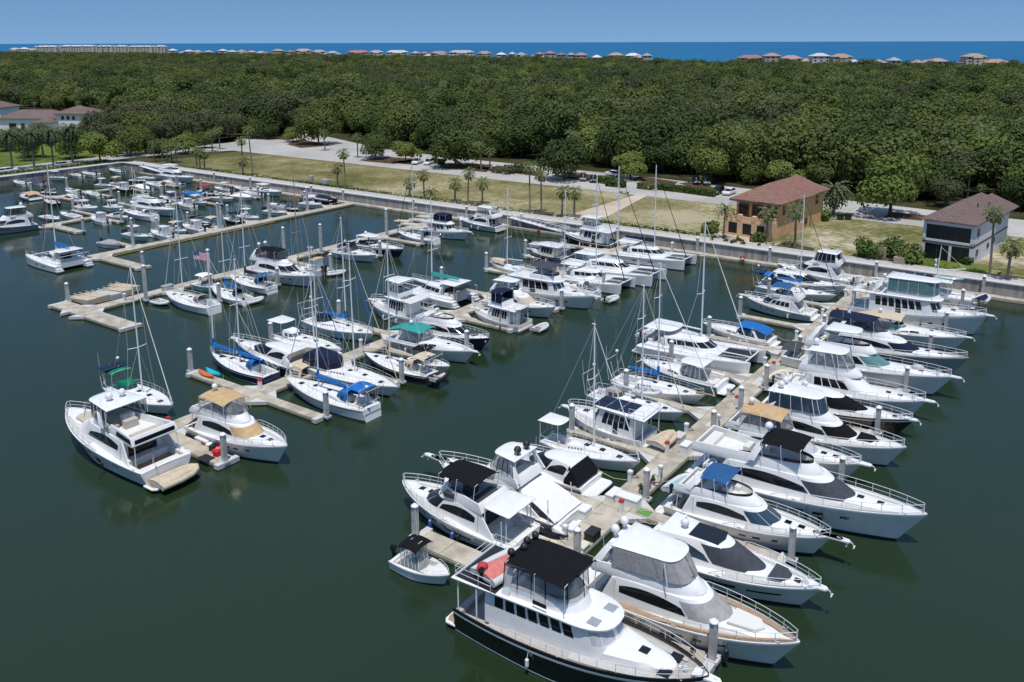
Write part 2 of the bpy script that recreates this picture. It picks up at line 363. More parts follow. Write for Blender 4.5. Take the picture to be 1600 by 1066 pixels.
def crown_mesh(name, seed, rx, rz, cz, nb, nl, size, m, lump=.52):
    """leaf clumps spread over several lobes of an uneven crown"""
    r = random.Random(seed); b = MB(); lobes = []
    for i in range(nb):
        a = 6.2832 * (i + r.random() * .7) / nb; d = rx * r.uniform(.30, .72) * (0 if i == 0 else 1)
        lobes.append((d * math.cos(a), d * math.sin(a), cz + rz * r.uniform(-.30, .55) * (1 if i else 1.2), rx * r.uniform(lump * .8, lump * 1.25)))
    lobes.append((0, 0, cz, rx * .55))
    for i in range(nl):
        lx, ly, lz, lr = lobes[i % len(lobes)]
        th = math.acos(1 - 2 * r.random() * .86); ph = 6.2832 * r.random(); q = lr * (.68 + .36 * r.random() ** .6)
        d = Vector((math.sin(th) * math.cos(ph), math.sin(th) * math.sin(ph), math.cos(th) * min(1.0, rz / rx * 1.35)))
        c = Vector((lx, ly, lz)) + d * q
        nrm = (d.normalized() + Vector((r.uniform(-.7, .7), r.uniform(-.7, .7), r.uniform(-.2, .9)))).normalized()
        a = nrm.orthogonal().normalized(); a.rotate(Matrix.Rotation(6.28 * r.random(), 3, nrm)); e = nrm.cross(a); s = size * r.uniform(.6, 1.35)
        b.add([c - a * s - e * s * .5, c + a * s * .3 - e * s * .75 + nrm * s * .15, c + a * s * 1.05 + e * s * .2, c - a * s * .2 + e * s * .8 - nrm * s * .12], [(0, 1, 2, 3)])
    return b
def trunk_mesh(seed, h, r0, spread, nbr=5):
    r = random.Random(seed); b = MB(); top = Vector((r.uniform(-.4, .4), r.uniform(-.4, .4), h))
    b.tube([(0, 0, -.3), (top.x * .4, top.y * .4, h * .5), top], r0, 6, 0, r0 * .6)
    for i in range(nbr):
        a = 6.2832 * (i + r.random() * .6) / nbr
        p = top * r.uniform(.7, 1.0); q = p + Vector((math.cos(a) * spread * .5, math.sin(a) * spread * .5, h * .45)); e = q + Vector((math.cos(a) * spread * .4, math.sin(a) * spread * .4, h * .25))
        b.tube([p, q, e], r0 * .5, 5, 0, r0 * .15)
    return b
def palm_mesh(kind, seed, h):
    """-> trunk MB, frond MB, skirt MB"""
    r = random.Random(seed); t = MB(); f = MB(); sk = MB()
    lean = Vector((r.uniform(-.05, .05) * h, r.uniform(-.05, .05) * h, 0)); r0 = {'sabal': .20, 'wash': .17, 'date': .27, 'queen': .16}[kind]
    pts = [Vector((0, 0, -.3)), lean * .2 + Vector((0, 0, h * .3)), lean * .6 + Vector((0, 0, h * .7)), lean + Vector((0, 0, h))]
    t.tube(pts, r0 * 1.2, 7, 0, r0 * .8)
    top = pts[-1]; t.lathe([(r0 * .8, -.9), (r0 * 1.7, -.3), (r0 * 1.5, .2), (.05, .6)], top, 7)
    n, fl, wid = {'sabal': (30, 2.1, .72), 'wash': (30, 1.95, .68), 'date': (76, 4.6, .62), 'queen': (20, 3.2, .45)}[kind]
    for i in range(n):
        az = 2.39996 * i + r.uniform(-.2, .2); el = lerp(1.35, -.75 if kind != 'queen' else -.1, (i / n) ** .85) + r.uniform(-.1, .1); L = fl * r.uniform(.85, 1.12)
        d = Vector((math.cos(az), math.sin(az), 0)); s = Vector((-math.sin(az), math.cos(az), 0)); p = top.copy(); rows = []
        seg = 6; e = el
        for k in range(seg + 1):
            u = k / seg; w_ = wid * (max(0, math.sin(math.pi * min(1, .12 + u * .88))) ** .6 if kind in ('date', 'queen') else (0.10 if u < .35 else max(0, math.sin(math.pi * (.08 + .92 * (u - .35) / .65))) ** .7)) * .5 + .02
            rows.append((p.copy(), w_)); p = p + (d * math.cos(e) + Vector((0, 0, 1)) * math.sin(e)) * (L / seg); e -= (.30 if kind in ('date', 'queen') else .20) * (1 + .5 * u)
        for k in range(seg):                 # leaflets as slanted strips either side of the rib
            (p0, w0), (p1, w1) = rows[k], rows[k + 1]; md = (p0 + p1) / 2
            for sg in (1, -1):
                dr = Vector((0, 0, -.30 * (w0 + w1)))
                f.add([p0, lerp(p0, p1, .8), lerp(p0, p1, .95) + s * sg * w1 + dr, lerp(p0, p1, .45) + s * sg * w0 + dr], [(0, 1, 2, 3)])
    if kind in ('sabal', 'wash'):
        for i in range(12):
            az = 6.2832 * i / 12 + r.uniform(-.2, .2); d = Vector((math.cos(az), math.sin(az), 0)); s = Vector((-math.sin(az), math.cos(az), 0)); p = top + Vector((0, 0, -.3)); q = p + d * .55 + Vector((0, 0, -.9 - .4 * r.random()))
            sk.add([p, q + s * .22, q - s * .22 + d * .05], [(0, 1, 2)])
    return t, f, sk
def palm_proto(kind, seed, h, label, cat='palm tree', group=None):
    t, f, sk = palm_mesh(kind, seed, h); root = thing(kind_name[kind], label, cat, group=group)
    t.build('trunk', 'palm_trunk', root); f.build('crown', 'date_leaves' if kind == 'date' else 'palm_leaves', root, False)
    if sk.f: sk.build('dead_fronds', 'dead_fronds', root, False)
    return root
kind_name = dict(sabal='cabbage_palm', wash='fan_palm', date='date_palm', queen='feather_palm')

# ---------------------------------------------------------------- vegetation
OAKS = [('oak_tree', 'oak_leaves', 6.2, 4.8, 5.4, 9, 4200, .30), ('oak_tree', 'oak_leaves', 5.4, 4.4, 5.0, 8, 3600, .29), ('oak_tree', 'dull_leaves', 5.6, 4.8, 5.4, 8, 3300, .28),
        ('pine_tree', 'oak_leaves', 4.6, 6.2, 6.4, 10, 3200, .29), ('oak_tree', 'lime_leaves', 5.2, 4.0, 5.0, 8, 3300, .28)]
FOREST_LAB = {0: 'broad dark green live oak in the dense woodland behind the parking lot', 1: 'rounded mid green live oak packed among the woodland trees', 2: 'dull grey brown mossy oak standing out in the green woodland',
              3: 'tall narrow dark tree rising through the woodland canopy', 4: 'bright yellow green tree among the darker woodland trees', 5: 'cabbage palm with brown dead fronds in the woodland'}
protos = []
for i, (nm, lm, rx, rz, cz, nb, nl, sz) in enumerate(OAKS):
    root = thing(nm, FOREST_LAB[i], 'tree', group='woodland trees behind the road')
    crown_mesh(nm, 40 + i, rx, rz, cz, nb, nl, sz, lm).build('crown', lm, root, False)
    trunk_mesh(60 + i, cz * .62, .30, rx * .7).build('trunk', 'bark', root)
    protos.append(root)
pp = palm_proto('sabal', 5, 7.5, FOREST_LAB[5], 'palm tree', 'woodland trees behind the road'); protos.append(pp)

rf = random.Random(11)
EDGE = [(-520, 222), (-400, 216), (-352, 205), (-322, 200), (-306, 166), (-297, 152), (-268, 150), (-265, 175), (-266, 205), (-267, 236), (-255, 238), (-205, 216), (-170, 211), (-100, 209.5), (-50, 203), (-30, 201), (0, 197), (60, 191), (160, 186)]
def edge_y(x):
    for (x0, y0), (x1, y1) in zip(EDGE, EDGE[1:]):
        if x0 <= x <= x1: return lerp(y0, y1, (x - x0) / (x1 - x0))
    return 260 if x < 0 else 186
def coast_f(r):
    pts = [(-4000, 3600), (-1450, 2650), (-560, 2050), (0, 1690), (350, 1290), (640, 1130), (3000, 900)]
    for (a, fa), (b_, fb_) in zip(pts, pts[1:]):
        if a <= r <= b_: return lerp(fa, fb_, (r - a) / (b_ - a))
    return 900
cand = []
f_ = 150.0
while f_ < 2600:
    st = 6.9 if f_ < 420 else (8.2 if f_ < 800 else 9.6)
    r_ = -(.66 * f_ + 40)
    while r_ < .66 * f_ + 30:
        p = FWD * (f_ + rf.uniform(-.42, .42) * st) + RGT * (r_ + rf.uniform(-.42, .42) * st)
        if p.y > edge_y(p.x) + 2.5 and (f_ < coast_f(r_) - 95 or (f_ < coast_f(r_) - 12 and rf.random() < .38)) and not (-352 < p.x < -312 and p.y < 198): cand.append(p)
        r_ += st
    f_ += st
cand.sort(key=lambda p: (p.y - edge_y(p.x) > 9, p.length))
def kind_at(p, rr):
    # patches of dull, bright and palm rich woodland
    q = math.sin(p.x * .021 + 1.3) * math.sin(p.y * .017 + p.x * .006) + rr.uniform(-.55, .55)
    if q > .78: return 2
    if q < -.62: return 5
    v = rr.random()
    return 0 if v < .34 else 1 if v < .66 else 3 if v < .82 else 2 if v < .88 else 4 if v < .93 else 5
pts, idx, scl, rot, near = [], [], [], [], 0
first = [True] * 6
for p in cand:
    k = kind_at(p, rf); dist = p.length; s = rf.choice((.62, .75, .85, .95, 1.05, 1.2, 1.4)) * rf.uniform(.92, 1.08) * (1.0 if dist < 450 else 1.05); a = rf.uniform(0, 6.28)
    fd, rd = p.dot(FWD), p.dot(RGT); s *= 1 - .55 * min(1, max(0, (fd - coast_f(rd) + 460) / 300)) * min(1, max(.35, (rd + 700) / 1000))
    s *= 1 + .16 * math.sin(p.x * .05) * math.sin(p.y * .043)
    if p.y - edge_y(p.x) < 6: s *= .82
    if near < 296:
        near += 1
        o = protos[k] if first[k] else copy_tree(protos[k]); first[k] = False
        o.location = (p.x, p.y, GZ); o.rotation_euler = (0, 0, a); o.scale = (s, s, s * rf.uniform(.9, 1.12))
    else:
        pts.append((p.x, p.y, GZ - (0.0 if k != 5 else -1.5))); idx.append(k); scl.append(s); rot.append(a)
me = bpy.data.meshes.new('woodland'); me.from_pydata(pts, [], [])
for nm, ty, data in (('kind', 'INT', idx), ('scl', 'FLOAT', scl), ('rot', 'FLOAT', rot)):
    at_ = me.attributes.new(nm, ty, 'POINT'); at_.data.foreach_set('value', data)
wood = bpy.data.objects.new('woodland', me); COL.objects.link(wood); wood['kind'] = 'stuff'
ng = bpy.data.node_groups.new('woodland', 'GeometryNodeTree')
ng.interface.new_socket('Geometry', in_out='INPUT', socket_type='NodeSocketGeometry'); ng.interface.new_socket('Geometry', in_out='OUTPUT', socket_type='NodeSocketGeometry')
N, Lk = ng.nodes, ng.links
gi, go = N.new('NodeGroupInput'), N.new('NodeGroupOutput'); jn = N.new('GeometryNodeJoinGeometry')
def attr(nm, ty):
    a_ = N.new('GeometryNodeInputNamedAttribute'); a_.data_type = ty; a_.inputs['Name'].default_value = nm; return a_
kd, sc_, rt = attr('kind', 'INT'), attr('scl', 'FLOAT'), attr('rot', 'FLOAT')
cx3 = N.new('ShaderNodeCombineXYZ'); Lk.new(rt.outputs['Attribute'], cx3.inputs['Z'])
for k in range(6):
    cr_ = [c for c in protos[k].children if c.name.startswith('crown')][0]
    oi = N.new('GeometryNodeObjectInfo'); oi.inputs['Object'].default_value = cr_; oi.inputs['As Instance'].default_value = True; oi.transform_space = 'ORIGINAL'
    cmp_ = N.new('FunctionNodeCompare'); cmp_.data_type = 'INT'; cmp_.operation = 'EQUAL'
    ii = [s_ for s_ in cmp_.inputs if s_.type == 'INT']; Lk.new(kd.outputs['Attribute'], ii[0]); ii[1].default_value = k
    ip = N.new('GeometryNodeInstanceOnPoints'); Lk.new(gi.outputs[0], ip.inputs['Points']); Lk.new(cmp_.outputs[0], ip.inputs['Selection']); Lk.new(oi.outputs['Geometry'], ip.inputs['Instance'])
    Lk.new(cx3.outputs[0], ip.inputs['Rotation']); Lk.new(sc_.outputs['Attribute'], ip.inputs['Scale']); Lk.new(ip.outputs[0], jn.inputs[0])
Lk.new(jn.outputs[0], go.inputs[0])
md = wood.modifiers.new('woodland', 'NODES'); md.node_group = ng

# single trees of the lawns and parking islands
def lone(kind, px, py, s, label, sz=1.0):
    o = copy_tree(protos[kind]); o.location = at(px, py, GZ); o.scale = (s, s, s * sz); o.rotation_euler = (0, 0, px * .37)
    o['label'] = label
    if 'group' in o: del o['group']
lone(4, 634, 254, .82, 'small yellow green shade tree on the parking island left of the two parked white cars', .8)
lone(0, 587, 248, .85, 'dark rounded oak on the parking island left of the yellow green shade tree', .85)
lone(0, 712, 262, 1.25, 'wide dark oak spreading over the fenced parking bay beside the white cars', .85)
lone(1, 882, 282, 1.15, 'dark oak shading the parked cars above the two tall fan palms')
lone(4, 985, 280, .95, 'lopsided yellow green tree on the hedge island beside the lone white car', .75)
lone(4, 1110, 286, 1.1, 'pale yellow green tree above the parked cars left of the orange house', .85)
lone(4, 1225, 296, .9, 'yellow green tree partly hidden behind the orange house roof', .8)
lone(4, 1390, 338, 1.3, 'tall bright green oak by the road left of the grey house')
lone(4, 157, 254, 1.15, 'round light green tree by the left shore road near the date palms', .8)
lone(1, 205, 244, .9, 'bushy green tree at the bend of the left shore road')
lone(4, 290, 240, .8, 'small green tree above the palm cluster at the lawn corner', .8)
lone(1, 420, 218, .75, 'small dark oak on the island in the far parking plaza', .8)
lone(4, 458, 222, .7, 'small light green tree on the right island of the far parking plaza', .8)
lone(0, 498, 226, 1.2, 'massive dark oak at the woodland edge beside the far parking plaza')
lone(1, 118, 248, .9, 'dark bushy tree behind the right hand date palm')
lone(0, 45, 246, .8, 'dark bushy tree on the garden lawn behind the left date palms')
for px, py, s_, k_, lab in ((10, 236, .8, 0, 'dark tree at the picture edge in front of the small white house corner'), (28, 226, .7, 1, 'round green tree in front of the long brown roof, leftmost of three'), (62, 224, .75, 0, 'dark round tree in front of the middle of the long brown roof'), (90, 222, .65, 1, 'small round tree in front of the low brown gable wing'), (176, 224, .8, 4, 'light green tree at the right corner of the white house'), (140, 234, .7, 0, 'low dark tree before the white house wall'), (190, 236, .85, 1, 'green tree between the white house and the shore road bend'), (228, 240, .7, 0, 'dark tree behind the corner palm grove'), (250, 246, .6, 1, 'low green tree among the corner palms'), (320, 232, .7, 1, 'round tree left of the far parking plaza entrance')):
    lone(k_, px, py, s_, lab, .85)

PALMS = [('wash', 540, 294, 8.6, 'tall slim fan palm beside the double trunk palm on the left part of the lawn'), ('sabal', 528, 293, 5.0, 'short double trunk palm clump left of the slim fan palm'),
 ('wash', 663, 312, 5.8, 'medium fan palm by the seawall right of the tall sailboat mast'), ('sabal', 640, 309, 3.6, 'low bushy palm in the shrub border behind the white mast'), ('queen', 672, 312, 1.6, 'very low feathery palm beside the medium fan palm'), ('sabal', 711, 315, 4.4, 'stout cabbage palm left of a slender fan palm above the white fly bridge cruiser'),
 ('wash', 731, 319, 7.0, 'slender fan palm between two stout cabbage palms'), ('sabal', 754, 319, 4.8, 'stout cabbage palm right of a slender fan palm above the white fly bridge cruiser'), ('wash', 828, 335, 10.0, 'tallest fan palm of the pair left of the footpath'), ('wash', 846, 333, 8.2, 'shorter fan palm of the pair left of the footpath'),
 ('sabal', 878, 339, 5.4, 'stout cabbage palm left of the footpath edge in the mulch bed'), ('sabal', 897, 340, 5.4, 'stout cabbage palm right of its twin beside the footpath'), ('sabal', 1197, 379, 5.4, 'cabbage palm in front of the orange house terrace'), ('sabal', 1242, 386, 6.4, 'cabbage palm in front of the side wall of the orange house'),
 ('wash', 1546, 433, 10.0, 'tall fan palm in front of the grey house'), ('sabal', 1573, 440, 5.6, 'thick cabbage palm right of the tall palm by the grey house'), ('sabal', 380, 275, 4.2, 'short cabbage palm on the left lawn in front of a tall thin palm'), ('wash', 395, 275, 12.4, 'very tall thin fan palm on the left lawn'),
 ('sabal', 379, 250, 6.0, 'cabbage palm at the back of the left lawn by the road'), ('queen', 1130, 374, 5.4, 'yellowish feather palm left of the orange house'), ('date', 1302, 337, 5.0, 'big bushy date palm right of the orange house'), ('sabal', 508, 236, 6.0, 'cabbage palm in the shade at the far edge of the parking lot'), ('sabal', 559, 247, 6.6, 'cabbage palm on the parking island left of the dark rounded oak'),
 ('sabal', 752, 266, 7.0, 'cabbage palm beside the parking hedge right of the wide dark oak'), ('sabal', 765, 268, 5.8, 'shorter cabbage palm right of its neighbour by the flowering hedge'),
 ('date', 20, 266, 9.6, 'tall date palm by the left shore road at the picture edge'), ('date', 53.6, 262.6, 9.2, 'date palm by the left shore road second from the picture edge'), ('date', 84, 260, 9.4, 'date palm by the left shore road third from the picture edge'), ('date', 114, 255, 9.8, 'date palm by the left shore road nearest to the white house corner'), ('date', 38, 253, 8.8, 'date palm on the garden lawn behind the first two road palms'),
 ('date', 68, 247, 9.0, 'date palm on the garden lawn in front of the long brown roof'), ('sabal', 308, 266, 5.6, 'cabbage palm at the left of three slim trunks on the lawn corner'), ('sabal', 313, 266, 5.2, 'cabbage palm in the middle of three slim trunks on the lawn corner'), ('sabal', 320, 265, 4.6, 'cabbage palm at the right of three slim trunks on the lawn corner'),
 ('sabal', 242, 254, 5.6, 'cabbage palm at the left end of the corner palm grove'), ('sabal', 254, 253, 6.0, 'second cabbage palm of the corner palm grove'), ('sabal', 262, 256, 5.0, 'cabbage palm in the front of the corner palm grove'), ('sabal', 269, 254, 5.8, 'cabbage palm in the middle of the corner palm grove'), ('sabal', 276, 255, 5.2, 'cabbage palm at the right end of the corner palm grove'),
 ('sabal', 295, 238, 6.0, 'cabbage palm behind the corner palm grove near the road'), ('sabal', 332, 237, 6.2, 'cabbage palm in front of the far parking plaza entrance'), ('sabal', 344, 234, 6.6, 'taller cabbage palm beside the far parking plaza entrance'), ('wash', 133, 214, 7.0, 'fan palm standing before the white house wall')]
for i, (k, px, py, h, lab) in enumerate(PALMS):
    o = palm_proto(k, 100 + i, h, lab); o.location = at(px, py, GZ)

def bush(px, py, rx, h, label, m='shrub_leaves', seed=1, cat='bush', nl=420):
    o = crown_mesh('b', seed, rx, h * .5, h * .5, 5, nl, .28, m, .6); ob = o.build('bush', m, None, False); ob.location = at(px, py, GZ); tag(ob, label, cat); return ob
bush(1355, 404, 2.4, 3.0, 'leafy green bush at the left end of the planting before the grey house', seed=3, nl=700); bush(1392, 402, 2.2, 2.8, 'leafy green bush in the middle of the planting before the grey house', seed=4, nl=700); bush(1422, 412, 2.6, 2.8, 'leafy green bush at the right end of the planting before the grey house', seed=5, nl=700)
bush(1512, 414, .8, 1.3, 'small round bush at the corner of the grey house', seed=6); bush(1185, 378, 1.5, 1.9, 'dark round bush beside the cabbage palm at the orange house', seed=7); bush(1112, 364, 1.8, 2.0, 'dark bush left of the orange house terrace', seed=8); bush(1287, 345, 1.5, 2.2, 'green clipped bush at the back corner of the orange house', 'lime_leaves', 9)
bush(795, 272, 2.6, 2.3, 'pale flowering shrub at the left of the bank beside the road', 'dull_leaves', 10); bush(812, 271, 2.8, 2.6, 'pale flowering shrub at the right of the bank beside the road', 'dull_leaves', 11); bush(780, 270, 2.0, 1.9, 'low pale shrub left of the flowering shrubs beside the road', 'dull_leaves', 12)
# shrub border on the lawn side of the promenade: ground cover, one mass
sb = MB(); rs = random.Random(3)
for i in range(5200):
    x = rs.uniform(-225, 45); dens = .5 + .5 * math.sin(x * .11) * math.sin(x * .037 + 1)
    if (-62 < x < -50) or (-101 < x < -88 and rs.random() < .8) or rs.random() > .35 + .65 * dens or x > -48 and rs.random() < .6: continue
    y = 145.1 + abs(rs.gauss(0, .55)); z = GZ + .1 + rs.random() * .75; s = rs.uniform(.14, .3); a = rs.uniform(0, 6.28); t_ = rs.uniform(-.7, .7)
    d = Vector((math.cos(a), math.sin(a), t_)) * s; e = Vector((-math.sin(a), math.cos(a), rs.uniform(-.6, .6))) * s; c = Vector((x, y, z))
    sb.add([c - d - e, c + d - e * .6, c + d + e, c - d * .5 + e], [(0, 1, 2, 3)])
o = sb.build('shrub_border', 'shrub_leaves', None, False); o['kind'] = 'stuff'
sb = MB()
for i in range(3200):
    x = rs.uniform(-252, -246); y = rs.uniform(-20, 141); c = Vector((x if rs.random() < .6 else rs.uniform(-252, -250), y, GZ + .1 + rs.random() * .5)); s = rs.uniform(.15, .3); a = rs.uniform(0, 6.28)
    d = Vector((math.cos(a), math.sin(a), rs.uniform(-.6, .6))) * s; e = Vector((-math.sin(a), math.cos(a), rs.uniform(-.6, .6))) * s
    sb.add([c - d - e, c + d - e * .6, c + d + e, c - d * .5 + e], [(0, 1, 2, 3)])
o = sb.build('roadside_ground_cover', 'shrub_leaves', None, False); o['kind'] = 'stuff'
# parking hedges: rows of clipped cubes
hi = 0
for (p0, p1, n_) in (((938, 284), (962, 287), 6), ((962, 292), (978, 294), 1), ((1012, 296), (1030, 297), 1), ((1036, 297), (1060, 300), 5), ((1062, 300), (1112, 307), 10), ((672, 254), (690, 257), 3)):
    for i in range(n_):
        t_ = i / max(1, n_ - 1); px, py = lerp(p0[0], p1[0], t_), lerp(p0[1], p1[1], t_)
        b = MB(); rr = random.Random(hi); w_ = .75 if n_ > 1 else 2.4
        for q in range(260 if n_ > 1 else 500):
            x, y, z = rr.uniform(-w_, w_), rr.uniform(-.75, .75), rr.uniform(0, 1.35); ax = rr.randrange(3)
            if ax == 0: x = w_ * (1 if rr.random() < .5 else -1)
            elif ax == 1: y = .75 * (1 if rr.random() < .5 else -1)
            else: z = 1.35
            c = Vector((x, y, z)); s = .2; d = Vector((rr.uniform(-1, 1), rr.uniform(-1, 1), rr.uniform(-1, 1))).normalized() * s; e = d.orthogonal().normalized() * s
            b.add([c - d - e, c + d - e, c + d + e, c - d + e], [(0, 1, 2, 3)])
        o = b.build('clipped_hedge', 'shrub_leaves', None, False); o.location = at(px, py, GZ + .1); hi += 1
        tag(o, 'low clipped dark green hedge block beside the parking bays', 'hedge', 'clipped hedge blocks of the parking lot')

# ---------------------------------------------------------------- buildings
mat('wall_orange', (.66, .40, .20), .9, var=.07, vscale=.8, bump=.05)
mat('wall_orange_pale', (.72, .47, .27), .9, var=.06)
mat('wall_grey', (.66, .65, .67), .85, var=.04)
mat('wall_white', (.74, .74, .75), .8, var=.03)
mat('wall_cream', (.62, .55, .44), .85)
mat('trim_brown', (.09, .06, .05), .6)
mat('window_glass', (.014, .018, .024), .05, spec=.6)
mat('screen_black', (.012, .013, .017), .35)
def tile_mat(name, c1, c2, c3, sc=.55):
    m = bpy.data.materials.new(name); m.use_nodes = True; MATS[name] = m; n, l = m.node_tree.nodes, m.node_tree.links; b = n['Principled BSDF']; b.inputs['Roughness'].default_value = .85
    g = n.new('ShaderNodeNewGeometry'); br = n.new('ShaderNodeTexBrick'); br.inputs['Scale'].default_value = 1.0; br.inputs['Brick Width'].default_value = .9; br.inputs['Row Height'].default_value = .42; br.inputs['Mortar Size'].default_value = .05
    br.inputs['Color1'].default_value = (*c1, 1); br.inputs['Color2'].default_value = (*c2, 1); br.inputs['Mortar'].default_value = (*[v * .5 for v in c1], 1); br.inputs['Bias'].default_value = -.1
    l.new(g.outputs['Position'], br.inputs['Vector']); t = n.new('ShaderNodeTexNoise'); t.inputs['Scale'].default_value = sc; t.inputs['Detail'].default_value = 5; l.new(g.outputs['Position'], t.inputs['Vector'])
    mx = n.new('ShaderNodeMix'); mx.data_type = 'RGBA'; rp = n.new('ShaderNodeMapRange'); rp.inputs['From Min'].default_value = .45; rp.inputs['From Max'].default_value = .7; rp.inputs['To Max'].default_value = .75
    l.new(t.outputs['Fac'], rp.inputs['Value']); l.new(rp.outputs[0], mx.inputs['Factor']); l.new(br.outputs['Color'], mx.inputs['A']); mx.inputs['B'].default_value = (*c3, 1); l.new(mx.outputs['Result'], b.inputs['Base Color'])
tile_mat('roof_terracotta', (.25, .12, .085), (.34, .17, .115), (.20, .135, .115)); tile_mat('roof_brown', (.165, .112, .098), (.195, .135, .118), (.18, .122, .108), .25); tile_mat('roof_far', (.24, .15, .13), (.28, .18, .15), (.25, .17, .15), .2)
def hip(b, x0, x1, y0, y1, z, h, ov=.7, m=0, th=.18, ridge=None):
    x0 -= ov; x1 += ov; y0 -= ov; y1 += ov; w_ = min(x1 - x0, y1 - y0) / 2
    if y1 - y0 > x1 - x0: ra, rb = ((x0 + x1) / 2, y0 + w_), ((x0 + x1) / 2, y1 - w_)
    else: ra, rb = (x0 + w_, (y0 + y1) / 2), (x1 - w_, (y0 + y1) / 2)
    v = [(x0, y0, z), (x1, y0, z), (x1, y1, z), (x0, y1, z), (x0, y0, z + th), (x1, y0, z + th), (x1, y1, z + th), (x0, y1, z + th), (*ra, z + h), (*rb, z + h)]
    f = [(3, 2, 1, 0), (0, 1, 5, 4), (1, 2, 6, 5), (2, 3, 7, 6), (3, 0, 4, 7)]
    if y1 - y0 > x1 - x0: f += [(4, 5, 8), (5, 6, 9, 8), (6, 7, 9), (7, 4, 8, 9)]
    else: f += [(4, 5, 9, 8), (5, 6, 9), (6, 7, 8, 9), (7, 4, 8)]
    b.add(v, f, m)
def pane(root, name, m, x0, x1, y0, y1, z0, z1, frame='trim_brown', fw=.12):
    """window recessed in nothing but standing 3 cm proud with its frame; flat in x or y"""
    fr = MB(); alongx = (x1 - x0) > (y1 - y0)
    if alongx:
        for a, b_ in ((x0, x0 + fw), (x1 - fw, x1)): fr.box(a, b_, y0 - .05, y1, z0, z1)
        for a, b_ in ((z0, z0 + fw), (z1 - fw, z1)): fr.box(x0 + fw, x1 - fw, y0 - .05, y1, a, b_)
        g = MB().box(x0 + fw, x1 - fw, y0 - .01, y1, z0 + fw, z1 - fw)
    else:
        for a, b_ in ((y0, y0 + fw), (y1 - fw, y1)): fr.box(x0, x1 + .05, a, b_, z0, z1)
        for a, b_ in ((z0, z0 + fw), (z1 - fw, z1)): fr.box(x0, x1 + .05, y0 + fw, y1 - fw, a, b_)
        g = MB().box(x0, x1 + .01, y0 + fw, y1 - fw, z0 + fw, z1 - fw)
    o = fr.build(name, frame, root, False); g.build('pane', m, o, False); return o
# orange house (local origin at its front left base corner)
OX, OY = -59.4, 150.6
h = thing('orange_house', 'two storey orange stucco house with terracotta tile roof and a front terrace', 'house', (OX, OY, GZ), R(-6))
b = MB(); b.box(.8, 9.2, 3.4, 10.0, 0, 6.3); b.box(.8, 9.7, 10.0, 16.0, 0, 6.3); b.box(.8, 9.2, 16.0, 23.5, 0, 6.3); b.build('wall', 'wall_orange', h, False)
b = MB(); b.box(0, .5, .36, 3.4, 0, 3.0); b.box(0, 9.2, 0, .35, 2.55, 3.0); b.box(0, 9.2, 0, .35, 0, .5)
for x in (.5, 3.3, 6.1, 8.6): b.box(x - .5, x + .55, -.02, .5, .5, 2.55)
b.box(8.7, 9.19, .51, 3.4, 0, 2.99); b.box(.51, 8.69, .36, 3.4, 2.7, 3.002); b.build('terrace_wall', 'wall_orange_pale', h, False)
b = MB()
for x in (0, 2.8, 5.6, 8.45): b.box(x, x + .75, -.05, .65, 3.01, 4.1, 0, .06)
for x in (.75, 3.55, 6.35): b.box(x, x + 2.05, .15, .4, 3.01, 3.75)
b.box(0.1, .4, .65, 3.4, 3.01, 3.75); b.box(8.8, 9.1, .65, 3.4, 3.01, 3.75); b.build('terrace_railing', 'wall_orange_pale', h, False)
for x in (1.05, 3.85, 6.65): pane(h, 'screen_window', 'screen_black', x, x + 1.75, .1, .3, .52, 2.5, 'trim_brown', .06)
for x in (1.3, 4.0, 6.7): pane(h, 'balcony_door', 'window_glass', x, x + 2.0, 3.2, 3.38, 3.1, 5.6, 'trim_brown', .14)
for y in (4.8, 19.6): pane(h, 'window', 'window_glass', 9.202, 9.26, y, y + 1.0, 4.0, 5.6)
pane(h, 'window', 'window_glass', 9.702, 9.76, 11.4, 12.4, 4.0, 5.6); pane(h, 'window', 'window_glass', 9.702, 9.76, 13.6, 14.8, .9, 2.2)
b = MB(); hip(b, .8, 9.2, 3.0, 23.5, 6.3, 2.9, .9); hip(b, 3.0, 9.8, 10.0, 16.0, 6.33, 2.6, .75); hip(b, 1.5, 8.0, 16.5, 23.8, 6.36, 3.0, .8); rf_ = b.build('roof', 'roof_terracotta', h, False)
b = MB(); b.box(0, 10.0, 2.0, 2.09, 6.1, 6.3); b.build('gutter', 'trim_brown', rf_, False)
